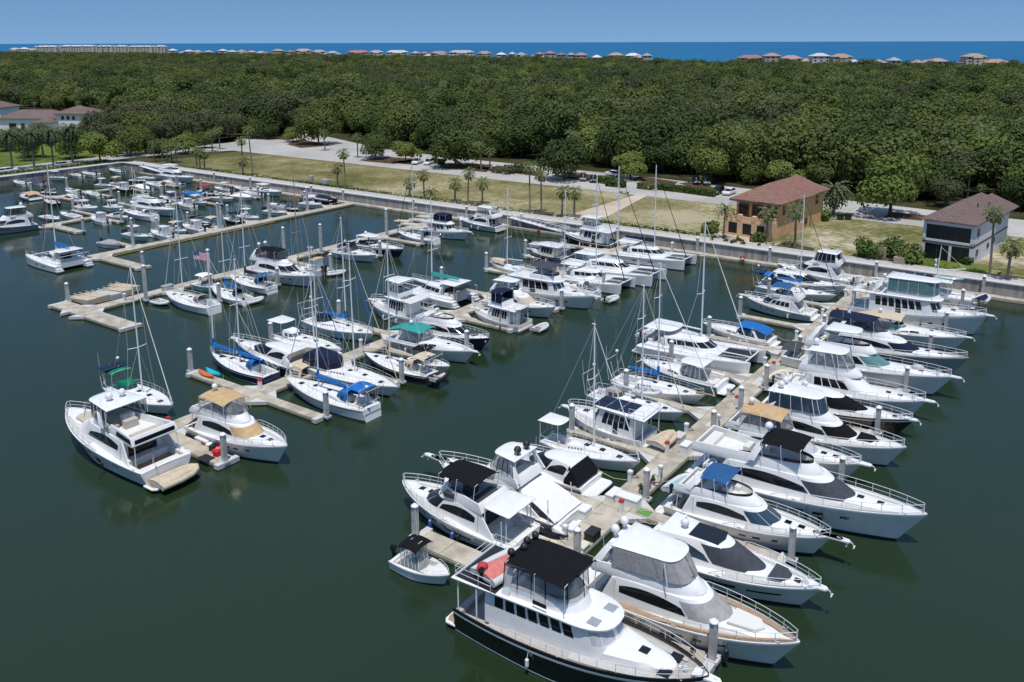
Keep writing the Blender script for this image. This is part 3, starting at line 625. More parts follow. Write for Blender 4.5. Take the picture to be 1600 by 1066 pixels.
# grey house
GX, GY = -25.7, 151.8
h = thing('grey_house', 'two storey pale grey house with brown tile roof and black screened porches', 'house', (GX, GY, GZ), R(-7))
W_, D_ = 7.6, 21.0
b = MB(); b.box(.4, W_ - .4, 1.2, D_, 0, 6.5); b.box(0, W_, 0, 1.2, 5.9, 6.5); b.box(0, W_, 0, 1.2, 2.75, 3.5); b.box(0, .45, 0, 1.2, 0, 5.9); b.box(W_ - .45, W_, 0, 1.2, 0, 5.9); b.box(4.1, 4.5, 0, 1.2, 0, 2.75); b.box(W_ - .4, W_, 1.2, D_, 0, 6.5)
b.build('wall', 'wall_grey', h, False)
b = MB(); b.box(W_, W_ + .06, -.02, D_, 2.9, 3.15); b.box(-.02, W_ + .06, -.06, -.001, 2.9, 3.15); b.build('band_course', 'trim_brown', h, False)
for x0_, x1_, z0_, z1_ in ((.45, W_ - .45, 3.5, 5.9), (.45, 4.1, .05, 2.75), (4.5, W_ - .45, .05, 2.75)):
    s_ = MB().box(x0_, x1_, .12, .16, z0_, z1_); o = s_.build('porch_screen', 'screen_black', h, False)
    mu = MB(); n_ = 2 if x1_ - x0_ > 5 else 1
    for i in range(1, n_ + 1): xx = lerp(x0_, x1_, i / (n_ + 1)); mu.box(xx - .03, xx + .03, .08, .119, z0_, z1_)
    if z0_ > 3: mu.box(x0_, x1_, .06, .079, z0_ + .75, z0_ + .81)
    mu.build('screen_frame', 'trim_brown', o, False)
pane(h, 'window', 'window_glass', W_ + .002, W_ + .06, 1.8, 2.9, 4.4, 5.6); pane(h, 'window', 'window_glass', W_ + .002, W_ + .06, 2.0, 3.0, 1.2, 2.2); pane(h, 'window', 'window_glass', W_ + .002, W_ + .06, 8.2, 9.2, 1.4, 2.2); pane(h, 'window', 'window_glass', W_ + .002, W_ + .06, 11.6, 12.8, 1.6, 2.6); pane(h, 'window', 'window_glass', W_ + .002, W_ + .06, 14.5, 15.5, 4.4, 5.5)
b = MB(); hip(b, 0, W_, 0, D_, 6.5, 2.7, .5); hip(b, 2.2, W_ + .5, 13.0, D_ + .3, 6.52, 2.55, .7); r_ = b.build('roof', 'roof_brown', h, False)
v_ = MB(); v_.box(5.6, 5.8, 8, 8.2, 8.1, 8.7); v_.box(6.3, 6.5, 12, 12.2, 7.9, 8.5); v_.build('vent_pipe', 'trim_brown', r_, False)
# white house with long brown roof on the left
for nm, (x, y, sx, sy, hh, rh), lab in (('white_house', (-345, 190, 0, 0, 0, 0), 'white two storey house with brown hipped roofs behind the date palms'),):
    c0 = at(120, 213, GZ); h = thing(nm, lab, 'house', (c0.x, c0.y, GZ), R(30))
    b = MB(); b.box(-8, 5, 0, 12, 0, 8.5); b.box(-34, -8, 4, 16, 0, 6.2); b.box(5, 13, 3, 12, 0, 5.0); b.box(-14, -7, -4, 4, 0, 5.4); b.box(-6, 5, -.6, -.01, 0, .9); b.build('wall', 'wall_white', h, False)
    b = MB(); hip(b, -8, 5, 0, 12, 8.5, 2.8, .8); hip(b, -34, -8.9, 4, 16, 6.2, 3.2, .8); hip(b, 5.9, 13, 3, 12, 5.0, 2.2, .8); hip(b, -14, -7.5, -4, 4, 5.4, 2.1, .7); b.build('roof', 'roof_brown', h, False)
    for x in (-5.5, -3.3, -1.1): pane(h, 'window', 'window_glass', x, x + 1.1, -.06, -.005, 6.3, 7.7)
    pane(h, 'window', 'window_glass', 2.2, 4.4, -.06, -.005, .6, 4.2); pane(h, 'door', 'window_glass', -2.6, -.3, -.06, -.005, .95, 4.6)
    pane(h, 'window', 'window_glass', 8, 9.6, 2.94, 2.995, 1, 3.4); pane(h, 'window', 'window_glass', -20, -17, 3.94, 3.995, 1, 4.4); pane(h, 'window', 'window_glass', -30, -27, 3.94, 3.995, 1, 4.4); pane(h, 'window', 'window_glass', -25, -23.5, 3.94, 3.995, 1, 4.4)
c0 = at(4, 206, GZ); h = thing('white_house', 'corner of a white house with a brown roof at the left picture edge', 'house', (c0.x, c0.y, GZ), R(30))
b = MB(); b.box(-16, 0, 0, 12, 0, 9.5); b.build('wall', 'wall_white', h, False); b = MB(); hip(b, -16, 0, 0, 12, 9.5, 3, .8); b.build('roof', 'roof_brown', h, False); pane(h, 'window', 'window_glass', -4, -2.4, -.06, -.005, 6, 8)

# garden and service things round the houses
rg = random.Random(9)
for i in range(16):
    px, py = rg.uniform(1112, 1208), 0; py = 372 + (px - 1112) * .10 + rg.uniform(-3, 7); o = crown_mesh('g', 300 + i, rg.uniform(.3, .55), .35, .35, 4, 70, .13, 'shrub_leaves', .6).build('garden_plant', rg.choice(('shrub_leaves', 'palm_leaves', 'dull_leaves')), None, False)
    o.location = at(px, py, GZ + .1); tag(o, 'small low plant in the pale garden before the orange house terrace', 'plant', 'garden plants of the orange house')
def cabinet(px, py, sx, sy, sz, m, label, name='utility_cabinet', cat='utility box', rz=0.0):
    t = thing(name, label, cat, at(px, py, GZ + .08), rz); MB().box(-sx / 2, sx / 2, -sy / 2, sy / 2, 0, sz, 0, .04).build('cabinet_body', m, t, False); MB().box(-sx * .42, sx * .42, -sy / 2 - .02, -sy / 2 - .002, sz * .12, sz * .86).build('cabinet_door', m, t, False); return t
mat('cabinet_tan', (.33, .28, .22), .8); mat('cabinet_grey', (.36, .36, .35), .7); mat('bin_green', (.03, .045, .035), .6)
cabinet(1358, 405, 1.3, .4, 2.2, 'cabinet_tan', 'tall tan utility panel left of its twin in the shrubs before the grey house'); cabinet(1377, 407, 1.3, .4, 2.2, 'cabinet_tan', 'tall tan utility panel right of its twin in the shrubs before the grey house'); cabinet(1405, 414, 1.7, .9, 1.3, 'cabinet_tan', 'low brown utility box among the shrubs before the grey house')
cabinet(487, 288, 1.0, .8, 2.2, 'cabinet_grey', 'tall grey utility cabinet in the shrub border of the left lawn'); cabinet(509, 291, 2.4, 1.2, 1.7, 'cabinet_grey', 'wide pale grey utility cabinet in the shrub border of the left lawn')
for px, lab in ((1313, 'left dark wheeled bin on the drive right of the orange house'), (1325, 'right dark wheeled bin on the drive right of the orange house')):
    t = thing('wheeled_bin', lab, 'bin', at(px, 343, GZ + .12)); MB().loft([[(-.5, -.5, .05), (.5, -.5, .05), (.5, .5, .05), (-.5, .5, .05)], [(-.62, -.62, 1.15), (.62, -.62, 1.15), (.62, .62, 1.15), (-.62, .62, 1.15)]]).build('bin_body', 'bin_green', t, False); MB().box(-.66, .66, -.68, .66, 1.152, 1.28, 0, .05).build('lid', 'bin_green', t, False)
t = thing('flower_box', 'low dark stone bench at the roadside end of the footpath', 'bench', at(975, 302, GZ + .14)); MB().box(-1.3, 1.3, -.4, .4, .35, .5, 0, .04).build('seat', 'cabinet_grey', t, False); MB().box(-1.1, -.8, -.35, .35, 0, .35).build('leg', 'cabinet_grey', t, False); MB().box(.8, 1.1, -.35, .35, 0, .35).build('leg', 'cabinet_grey', t, False); t.name = 'stone_bench'

# beach houses and condominiums along the coast
FARROOF = dict(red=(.46, .17, .13), pink=(.52, .30, .25), tan=(.50, .37, .25), grey=(.40, .40, .41), white=(.72, .72, .72), brown=(.33, .22, .17), orange=(.52, .28, .17), silver=(.55, .55, .57))
for k_, c_ in FARROOF.items(): mat('far_roof_' + k_, tuple(v * .55 + sum(c_) / 3 * .22 for v in c_), .8, objvar=.15)
for k_, c_ in dict(cream=(.50, .46, .38), white=(.56, .55, .53), pinkish=(.48, .42, .37)).items(): mat('far_wall_' + k_, c_, .8)
def far_house(px0, px1, top, col, wall, lab, condo=False, hw=None):
    pc = (px0 + px1) / 2
    r1 = (pc - 800) / 1383; f = 1700.0
    for _ in range(12): f = coast_f(r1 * f) - 75
    y0 = 66.3 - (pc - 800) * .0028; zt = HC - (top - y0) / 1383 * f; w_ = (px1 - px0) / 1383 * f; p = FWD * f + RGT * (r1 * f)
    zt = max(zt, 7.5)
    root = thing('condominium' if condo else 'beach_house', lab, 'building' if condo else 'house', (p.x, p.y, GZ), YAW)
    zt -= GZ; ev = zt - (4.0 if condo else min(4.2, zt * .36)); dp = 16; rf2 = MB(); wb = MB()
    wb.box(-w_ / 2, w_ / 2, 0, dp, 0, ev)
    if condo:
        for sx_ in (-.5, -.18, .16, .5): wb.box(w_ * sx_ - 2.2 + (2.2 if sx_ < -.4 else -2.2 if sx_ > .4 else 0), w_ * sx_ + 2.2 + (2.2 if sx_ < -.4 else -2.2 if sx_ > .4 else 0), -2.5, -.01, 0, ev + .8); hip(rf2, w_ * sx_ - 2.2, w_ * sx_ + 2.2, -2.5, 3, ev + .8, 3.2, .5)
    if w_ > 24 and not condo: wb.box(-w_ * .2, w_ * .25, -3, -.01, 0, ev * .9); hip(rf2, -w_ * .2, w_ * .25, -3, 6, ev * .9, (zt - ev) * .9, .6)
    hip(rf2, -w_ / 2, w_ / 2, 0, dp, ev, zt - ev, 1.0)
    wb.build('wall', 'far_wall_' + wall, root, False); rf2.build('roof', 'far_roof_' + col, root, False)
    n_ = max(2, int(w_ / 7)); fl = min(6, max(2, int(ev / 3.6)))
    for k in range(fl):
        g = MB()
        for i in range(n_):
            x = -w_ / 2 + w_ * (i + .5) / n_; z = ev * (k + .3) / fl; g.box(x - 1.3, x + 1.3, -3.06 if -w_ * .2 < x < w_ * .25 and w_ > 24 and not condo else -.06, -3.005 if -w_ * .2 < x < w_ * .25 and w_ > 24 and not condo else -.005, z, z + ev / fl * .5)
        g.build('window_band', 'window_glass', root, False)
where = {'red': 'red roofed', 'pink': 'pink roofed', 'tan': 'tan roofed', 'grey': 'grey roofed', 'white': 'white roofed', 'brown': 'brown roofed', 'orange': 'orange roofed', 'silver': 'silver roofed'}
CON = [(56, 88, 71.5), (94, 147, 70.6), (150, 176, 71), (179, 197, 71), (200, 238, 71.4), (241, 258, 71)]
for i, (a, b_, t_) in enumerate(CON): far_house(a, b_, t_, 'silver', 'cream', ['leftmost', 'widest', 'third', 'fourth', 'fifth', 'rightmost'][i] + ' pale condominium block of the row on the far left horizon', True)
FH = [(14, 28, 75, 'silver'), (29, 42, 74.5, 'white'), (42, 56, 76, 'tan'), (262, 274, 76.5, 'white'), (286, 300, 78, 'silver'), (301, 313, 78.5, 'tan'), (318, 330, 79, 'grey'), (340, 353, 76.8, 'white'), (354, 368, 78.5, 'silver'), (370, 382, 78, 'tan'), (385, 398, 79, 'pink'),
 (400, 415, 80, 'silver'), (425, 442, 77, 'tan'), (446, 459, 78.5, 'brown'), (461, 485, 76.5, 'tan'), (487, 507, 78, 'grey'), (510, 527, 80, 'silver'), (543, 575, 78.8, 'red'), (577, 598, 78.6, 'grey'), (604, 637, 78.6, 'white'), (643, 655, 80, 'grey'), (656, 670, 80.5, 'red'), (673, 699, 80, 'pink'), (702, 741, 78.6, 'silver'), (747, 768, 80, 'tan'), (776, 792, 82, 'white'), (796, 806, 81, 'silver'), (808, 823, 82, 'grey'),
 (838, 851, 81, 'brown'), (852, 869, 80, 'red'), (871, 885, 82, 'brown'), (889, 899, 82, 'tan'), (900, 919, 82.5, 'pink'), (926, 943, 86, 'white'), (953, 976, 82.5, 'pink'), (980, 1003, 83, 'white'), (1007, 1020, 83, 'grey'), (1158, 1196, 86, 'red'), (1198, 1223, 83, 'orange'), (1226, 1256, 86.5, 'pink'), (1258, 1271, 91, 'tan'), (1272, 1300, 83, 'silver'), (1305, 1335, 84, 'tan'), (1336, 1346, 93, 'white'), (1372, 1389, 93, 'tan'), (1396, 1412, 89.5, 'grey'), (1459, 1487, 91, 'pink'), (1514, 1546, 83.5, 'tan'), (1548, 1583, 92.5, 'orange')]
seen = {}
ORD = ['first', 'second', 'third', 'fourth', 'fifth', 'sixth', 'seventh', 'eighth', 'ninth', 'tenth', 'eleventh', 'twelfth']
for a, b_, t_, c_ in FH:
    seen[c_] = seen.get(c_, -1) + 1
    far_house(a, b_, t_, c_, {'white': 'white', 'silver': 'white', 'pink': 'pinkish', 'red': 'pinkish'}.get(c_, 'cream'), f'{where[c_]} beach house on the coast horizon, {ORD[seen[c_]]} of its roof colour from the left')

rh = random.Random(5)
for i in range(46):
    a = rh.uniform(264, 1040) if i < 34 else rh.uniform(1150, 1580); base = lerp(79.5, 86.0, (a - 264) / 776) if a < 1040 else 92.0
    far_house(a, a + rh.uniform(7, 15), base + rh.uniform(-.6, 2.6), rh.choice(('silver', 'grey', 'tan', 'brown', 'grey', 'pink')), rh.choice(('cream', 'white', 'pinkish')), 'small muted house filling the coast row between the larger beach houses')
for o in COL.objects:
    if o.get('label', '').startswith('small muted house'): o['group'] = 'small houses of the coast row'

# ---------------------------------------------------------------- cars
for k_, c_ in dict(white=(.75, .75, .75), black=(.015, .015, .018), silver=(.45, .46, .48), grey=(.10, .11, .12), red=(.35, .03, .03)).items(): mat('paint_' + k_, c_, .4, coat=.15)
def car(px, py, col, rz, label, truck=False, suv=False):
    root = thing('pickup_truck' if truck else 'parked_car', label, 'car', at(px, py, GZ + .11), rz)
    L, W, bh, th = 4.7, 1.85, .95, 1.78 if suv or truck else 1.48
    def ring(x0, x1, hw, z, c=.25): return [(x0, -hw + c, z), (x0 + c, -hw, z), (x1 - c, -hw, z), (x1, -hw + c, z), (x1, hw - c, z), (x1 - c, hw, z), (x0 + c, hw, z), (x0, hw - c, z)]
    b = MB(); h_ = W / 2
    b.loft([ring(-L / 2, L / 2, h_ - .05, .3), ring(-L / 2 - .05, L / 2 + .05, h_, .55), ring(-L / 2, L / 2, h_, .8), ring(-L / 2 + .06, L / 2 - .15, h_ - .08, bh)])
    x0_, x1_ = (-.5, 1.1) if truck else (-2.1, 1.2)
    b.loft([ring(x0_ + .42, x1_ - .62, h_ - .28, th - .02, .15), ring(x0_ + .5, x1_ - .75, h_ - .38, th + .05, .15)])
    for sx in (x0_ + .45, x1_ - .75): b.tube([(sx, h_ - .30, th), (sx + (.55 if sx > 0 else -.35), h_ - .12, bh)], .05, 4); b.tube([(sx, -h_ + .30, th), (sx + (.55 if sx > 0 else -.35), -h_ + .12, bh)], .05, 4)
    b.build('body', 'paint_' + col, root)
    g = MB(); g.loft([ring(x0_, x1_, h_ - .12, bh - .02, .15), ring(x0_ + .42, x1_ - .62, h_ - .29, th - .03, .15)]); g.build('window_glass', 'glass_dark', root)
    for sx in (-1.42, 1.42):
        for sy in (-1, 1):
            w_ = MB(); y0_ = sy * (h_ - .12); w_.tube([(sx, y0_ - .11, .33), (sx, y0_ + .11, .33)], .33, 12); t_ = w_.build('wheel', 'rubber_black', root)
            MB().tube([(sx, y0_ + sy * .08, .33), (sx, y0_ + sy * .125, .33)], .19, 8).build('rim', 'steel', t_)
    for sy in (-.6, .6):
        MB().box(L / 2 - .06, L / 2 + .055, sy - .18, sy + .18, .62, .78).build('headlight', 'plastic_white', root); MB().box(-L / 2 - .055, -L / 2 + .06, sy - .15, sy + .15, .62, .8).build('tail_light', 'plastic_red', root)
    if truck: MB().box(-2.2, -.55, -.75, .75, bh - .3, bh + .012).build('load_bed', 'plastic_black', root)
A = R(-90)
car(652, 256, 'white', R(-70), 'white pickup parked left of another white car by the wide dark oak', True); car(670, 257, 'white', R(-70), 'white car parked right of the white pickup by the wide dark oak', suv=True)
car(958, 275, 'white', R(170), 'lone white car on the pale far lane of the parking lot'); car(927, 284, 'black', R(-60), 'black pickup at the front of the shaded row above the seawall lawn', True); car(911, 282, 'grey', R(-60), 'dark grey car in the shade left of the black pickup', suv=True); car(868, 270, 'silver', R(-60), 'silver car half hidden under the dark oak'); car(890, 277, 'grey', R(-60), 'dark car deep in the oak shade beside the silver car')
car(1088, 287, 'black', R(-60), 'black car under the pale yellow green tree', suv=True); car(1103, 288, 'grey', R(-60), 'grey car in the shade right of the black car under the tree', suv=True); car(1122, 303, 'black', R(-90), 'black car beside the road just left of the orange house', suv=True); car(1139, 304, 'white', R(-90), 'white car beside the road just left of the orange house')
car(3, 271, 'white', R(90), 'white car at the left picture edge on the shore road'); car(14, 269.5, 'white', R(90), 'second white car near the left picture edge on the shore road'); car(99, 260, 'silver', R(90), 'silver car on the shore road beside the third date palm'); car(195, 240, 'white', R(20), 'white car at the bend of the shore road'); car(286, 232, 'white', R(0), 'white car behind the corner palm grove')

# ---------------------------------------------------------------- docks
DZ = .50
def slab(b, x0, x1, y0, y1, joints=3.2, z0=.06, z1=DZ):
    lx = x1 - x0 > y1 - y0; a, e = (x0, x1) if lx else (y0, y1); n = max(1, round((e - a) / joints)); g = .02
    for i in range(n):
        s0, s1 = a + (e - a) * i / n + g, a + (e - a) * (i + 1) / n - g
        if lx: b.box(s0, s1, y0, y1, z0, z1, 0, .03)
        else: b.box(x0, x1, s0, s1, z0, z1, 0, .03)
def skirt(b, x0, x1, y0, y1): b.box(x0 - .05, x1 + .05, y0 - .05, y1 + .05, .16, .36, 0)
def pier(label, x0, x1, y0, y1, fingers, ends=()):
    """fingers: (y, x_end, half width)"""
    t = thing('floating_pier', label, 'dock', (0, 0, 0)); t.location = ((x0 + x1) / 2, y0, 0); ox, oy = t.location.x, t.location.y
    def put(b, n, m):
        b.v = [(v[0] - ox, v[1] - oy, v[2]) for v in b.v]; return b.build(n, m, t, False)
    b = MB(); slab(b, x0, x1, y0, y1); w_ = put(b, 'walkway', 'concrete_dock'); b = MB(); skirt(b, x0, x1, y0, y1)
    b.v = [(v[0] - ox, v[1] - oy, v[2]) for v in b.v]; b.build('rub_rail', 'concrete_edge', w_, False)
    for y, xe, hw in fingers:
        s = 1 if xe > x1 else -1; xs = x1 if s > 0 else x0; a, e = (xs + .02, xe) if s > 0 else (xe, xs - .02)
        b = MB(); slab(b, a, e, y - hw, y + hw, 3.0, .06, DZ - .004); f_ = put(b, 'finger', 'concrete_dock')
        b = MB(); skirt(b, a + .08, e - .08, y - hw, y + hw); b.v = [(v[0] - ox, v[1] - oy, v[2]) for v in b.v]; b.build('rub_rail', 'concrete_edge', f_, False)
        for sg in (1, -1): tr = MB(); tr.prism([(xs + s * .02, y + sg * (hw + .02)), (xs + s * 1.7, y + sg * (hw + .02)), (xs + s * .02, y + sg * (hw + 1.3))][::(1 if sg * s > 0 else -1)], .12, DZ - .012); b = tr; b.v = [(v[0] - ox, v[1] - oy, v[2]) for v in b.v]; b.build('corner_gusset', 'concrete_pale', f_, False)
        c = MB(); c.box(xe - .6 if s > 0 else xe, xe if s > 0 else xe + .6, y - hw - .25, y + hw + .25, .1, DZ + .02); b = c; b.v = [(v[0] - ox, v[1] - oy, v[2]) for v in b.v]; b.build('end_cap', 'concrete_pale', f_, False)
    return t
LF = [44.3, 55.9, 66.7, 77.6, 88.6, 99.6, 110.2, 121.5, 131.8]; RF = [44.0, 57.0, 69.8, 82.2, 94.7, 107.6, 118.0, 130.5]
pier('main concrete floating pier on the right, with yachts moored on both sides', -31.35, -29.0, 43.3, 140.7, [(y, -40.6, 1.0 if y < 50 else .6) for y in LF] + [(y, -16.6, .8 if y < 50 else .65) for y in RF])
BF = [54.6, 65.6, 77.1, 87.7, 98.4, 110.2, 121.5, 134.0]
pier('middle concrete floating pier between the big left motor yacht and the seawall', -73.7, -71.5, 42.6, 140.7, [(y, -62.2, .6) for y in BF] + [(43.4, -62.0, .9)] + [(y, -83.6, .6) for y in (54.6, 65.6, 77.1, 87.7, 98.4, 110.2, 121.5, 132.5)])
pier('left concrete floating pier ending in the wide T platform with tan drive-on ramps', -117.2, -115.0, 58.3, 140.7, [(59.6, -104.0, 1.3), (59.6, -122.6, 1.3)] + [(y, -104.5, .6) for y in (73, 84, 95, 106.5, 117.6, 129.0)])
pier('concrete floating pier with the yellow hose along its edge', -146.6, -144.4, 77, 140.7, [(78.2, -131, 1.1)] + [(y, -154.6, .5) for y in (86, 96, 103, 112.6, 123.6, 134)])
pier('far concrete floating pier among the small powerboats', -180, -178.2, 86, 140.7, [(87, -167, .9)] + [(y, -169.5, .45) for y in (97, 108, 121, 132)] + [(y, -190, .45) for y in (98, 109, 120, 131)])
pier('farthest concrete floating pier near the left shore road', -212, -210.3, 103, 140.7, [(y, -201, .45) for y in (105, 113, 122, 131)] + [(y, -221, .45) for y in (104, 113, 122, 131)])
b = MB(); slab(b, -232, 48, 139.4, 140.9, 4.0, .05, DZ - .02); tag(b.build('wall_dock', 'concrete_dock', None, False), 'long concrete landing floating along the foot of the seawall', 'dock')
b = MB(); b.tube([(-144.0, y, .16 + .05 * math.sin(y)) for y in range(80, 118, 2)], .06, 5); tag(b.build('hose', 'yellow_hose', None), 'yellow hose floating along the edge of the pier', 'hose')

def piling_obj():
    b = MB(); w_ = .19
    b.box(-w_, w_, -w_, w_, -2.5, 3.0, 0, .02); b.lathe([(.27, 3.0), (.26, 3.05), (.02, 3.28)], n=4); return b
PIL = {}
def piling(x, y, label, group, tall=False):
    root = thing('piling', label, 'piling', (x, y, 0), group=group); h = 5.6 if tall else 3.05
    if h not in PIL:
        b = MB(); b.box(-.2, .2, -.2, .2, -2.5, h, 0, .02); c = MB(); c.lathe([(.30, h + .005), (.29, h + .06), (.03, h + .26)], n=10)
        al = MB(); al.box(-.205, .205, -.205, .205, -.6, .38); br = MB(); br.box(-.42, .42, .22, .30, .42, .62); br.box(-.42, .42, -.30, -.22, .42, .62); br.box(-.42, -.34, -.22, .22, .42, .62); br.box(.34, .42, -.22, .22, .42, .62)
        PIL[h] = [(n, b_.build(n, m, None, n == 'cap').data) for n, b_, m in (('post', b, 'concrete_pile'), ('cap', c, 'plastic_white'), ('pile_guide', br, 'steel'), ('waterline_band', al, 'algae'))]
        for n, d_ in PIL[h]:
            for o in [o for o in COL.objects if o.data is d_]: bpy.data.objects.remove(o)
    for n, d_ in PIL[h]:
        o = bpy.data.objects.new(n, d_); COL.objects.link(o); o.parent = root
for y in RF: piling(-16.35 if y > 50 else -16.9, y + .35, 'square concrete piling at the outer end of a right hand finger of the main pier', 'pilings at the right finger ends of the main pier')
for y in LF[:8]: piling(-40.35, y - .35, 'square concrete piling at the outer end of a left hand finger of the main pier', 'pilings at the left finger ends of the main pier')
for y in (48.2, 59.0, 72.8, 79.8, 87.2, 98.5, 108.2, 122.3): piling(-28.75, y, 'square concrete piling standing against the right edge of the main pier walkway', 'pilings along the main pier walkway')
for y in BF: piling(-62.0, y + .4, 'concrete piling at the end of a finger on the right of the middle pier', 'pilings at the right finger ends of the middle pier')
piling(-62.3, 43.2, 'concrete piling on the platform end between big yacht and tan covered cruiser', 'end pilings of the middle pier'); piling(-78.9, 41.6, 'concrete piling with a green fixture behind the bow half of the big left motor yacht', 'end pilings of the middle pier')
for y in (54.6, 66.0, 77.4, 88.0, 98.8, 110.2, 121.5): piling(-83.8, y, 'concrete piling at the end of a finger on the left of the middle pier', 'pilings at the left finger ends of the middle pier')
piling(-122.4, 60.9, 'concrete piling at the far left corner of the T platform', 'pilings of the left pier')
for y in (73.4, 84.0, 95, 106.5, 117.6, 129): piling(-104.3, y, 'concrete piling at a finger end on the right of the left pier', 'pilings at the finger ends of the left pier')
for x, y in ((-113.4, 67.6), (-114.2, 78.9), (-117.6, 96.5), (-114.3, 102.0), (-114.6, 119.0)): piling(x, y, 'tall concrete piling standing beside the left pier walkway', 'tall pilings of the left pier', True)
for x, y in ((-131.2, 78.2),): piling(x, y, 'concrete piling at the end platform of the pier with the yellow hose', 'pilings of the hose pier')
for x, y in ((-146.9, 86), (-147, 104.6), (-147, 117.3), (-147, 127.8)): piling(x, y, 'tall concrete piling beside the pier with the yellow hose', 'tall pilings of the hose pier', True)
for y in (96, 103, 112.6, 123.6, 134): piling(-154.9, y, 'concrete piling at a finger end of the pier with the yellow hose', 'finger end pilings of the hose pier')
for x, y in ((-169.2, 97), (-169.2, 108.5), (-169.2, 121.5), (-169.2, 132), (-190.3, 98), (-190.3, 109), (-190.3, 120), (-190.3, 131), (-167, 87.6)): piling(x, y, 'concrete piling among the small powerboats of the far pier', 'pilings of the far pier')
for x, y in ((-200.7, 105), (-200.7, 113), (-200.7, 122), (-221.3, 104), (-221.3, 113), (-221.3, 122), (-200.7, 131)): piling(x, y, 'concrete piling of the farthest pier below the shore road', 'pilings of the farthest pier')
for x in (-231, -216, -198, -183, -160, -149, -127, -112, -98, -76, -60, -47, -30, -15): piling(x, 140.9 - .35, 'white capped concrete piling at the foot of the seawall', 'pilings along the seawall')

PED = None
def small_copy(proto, x, y, rz=0, label=None):
    c = copy_tree(proto); c.location = (x, y, DZ); c.rotation_euler = (0, 0, rz)
    if label: c['label'] = label
    return c
ped = thing('power_pedestal', 'white power pedestal on the pier walkway', 'power pedestal', (-31.0, 60.5, DZ), group='power pedestals of the piers')
MB().box(-.16, .16, -.14, .14, 0, .95, 0, .02).build('column', 'plastic_white', ped, False); MB().box(-.2, .2, -.18, .18, .97, 1.2, 0, .06).build('lamp_head', 'plastic_white', ped, False); MB().box(.162, .18, -.1, .1, .5, .85).build('socket_panel', 'plastic_grey', ped, False)
MB().tube([(-.1, .16, .7), (-.25, .3, .2), (-.3, .8, .05), (.2, 1.2, .04), (-.2, 1.5, .04), (-.55, 1.3, .03)], .03, 5).build('shore_cable', 'plastic_black', ped)
for y in (50.2, 71.8, 82.3, 93.2, 104.5, 115.6, 127.0): small_copy(ped, -31.0, y)
for y in (47.4, 62.8, 75.4, 88.2, 101.0, 112.6, 124.3): small_copy(ped, -29.3, y, math.pi)
for y in (49.5, 60.2, 71.0, 82.2, 93.2, 104.3, 115.6, 127): small_copy(ped, -73.3, y, 0, 'white power pedestal on the middle pier')['group'] = 'power pedestals of the middle pier'
for y in (65.5, 78, 89.5, 100.8, 112, 123.5): small_copy(ped, -115.4, y, 0, 'white power pedestal on the left pier')['group'] = 'power pedestals of the left pier'
ext = thing('extinguisher_post', 'white post with a red fire extinguisher cover on the main pier', 'fire post', (-29.4, 56.0, DZ), group='fire extinguisher posts of the main pier')
MB().box(-.16, .16, -.16, .16, 0, .9, 0, .02).build('post', 'plastic_white', ext, False); MB().box(-.18, .18, -.18, .18, .905, 1.12, 0, .05).build('cover', 'plastic_red', ext, False)
for x, y in ((-30.9, 67.4), (-29.6, 81.0), (-29.8, 92.6), (-29.6, 117.4), (-29.6, 131.0)): small_copy(ext, x, y)
e2 = small_copy(ext, -73.2, 55.8, 0, 'white post with a red fire extinguisher cover on the middle pier beside the blue sailboats'); e2.pop('group', None) if hasattr(e2, 'pop') else None
e3 = small_copy(ext, -72.6, 44.4, 0, 'white post with a red fire extinguisher cover behind the tan covered cruiser')
for o in (e2, e3):
    if 'group' in o: del o['group']
def dock_box(x, y, label, m='plastic_white', l=1.5, w=.65, h=.62, rz=0.0):
    t = thing('dock_box', label, 'dock box', (x, y, DZ), rz)
    MB().box(-l / 2, l / 2, -w / 2, w / 2, 0, h - .14, 0).build('bin', m, t, False); MB().box(-l / 2 - .04, l / 2 + .04, -w / 2 - .04, w / 2 + .04, h - .135, h, 0, .07).build('lid', m, t, False)
Q = math.pi / 2
dock_box(-31.0, 57.6, 'white dock box on the main pier beside the black covered express cruiser', rz=Q); dock_box(-29.5, 57.4, 'large white dock box beside the red topped post and flower pots', l=1.9, w=.9, h=.8); dock_box(-29.4, 51.5, 'black dock box on the right edge of the main pier', 'plastic_black', 1.1, .8, .7, Q)
dock_box(-29.3, 50.0, 'low cream dock box beside the black dock box', 'gelcoat_cream', .9, .6, .35, Q); dock_box(-31.5, 53.8, 'white dock box behind the sportfishing boat with the white sheet', l=1.1, w=.8, h=.8, rz=Q); dock_box(-31.2, 51.6, 'low white dock box beside the green jet ski', l=1.2, w=.6, h=.45, rz=Q)
dock_box(-31.0, 70.2, 'pale grey dock box on the main pier beside the tan covered tender', 'concrete_pale', 1.3, .8, .7, Q); dock_box(-29.6, 68.6, 'tall white dock box next to a red topped post on the main pier', l=1.2, w=.7, h=.85, rz=Q); dock_box(-31.0, 97.0, 'pale grey dock box near the blue canopied express cruiser', 'concrete_pale', 1.3, .8, .7, Q)
dock_box(-67.0, 44.3, 'long white dock box on the platform beside the tan covered cruiser', l=1.7, w=.5, h=.5); dock_box(-73.2, 66.8, 'white dock box on the middle pier behind the navy enclosed sailboat', l=1.4, rz=Q); dock_box(-115.6, 72.5, 'grey dock box on the left pier beside the white inflatable', 'plastic_grey', 1.6, .8, .8, Q)
def pot(x, y, label, col):
    t = thing('potted_plant', label, 'plant pot', (x, y, DZ)); MB().lathe([(.16, 0), (.24, .32), (.2, .3)]).build('pot', 'plastic_grey', t)
    crown_mesh('p', int(x * 9 + y * 7), .28, .3, .5, 4, 60, .09, col, .6).build('foliage', col, t, False)
mat('flowers_red', (.45, .05, .05), .8)
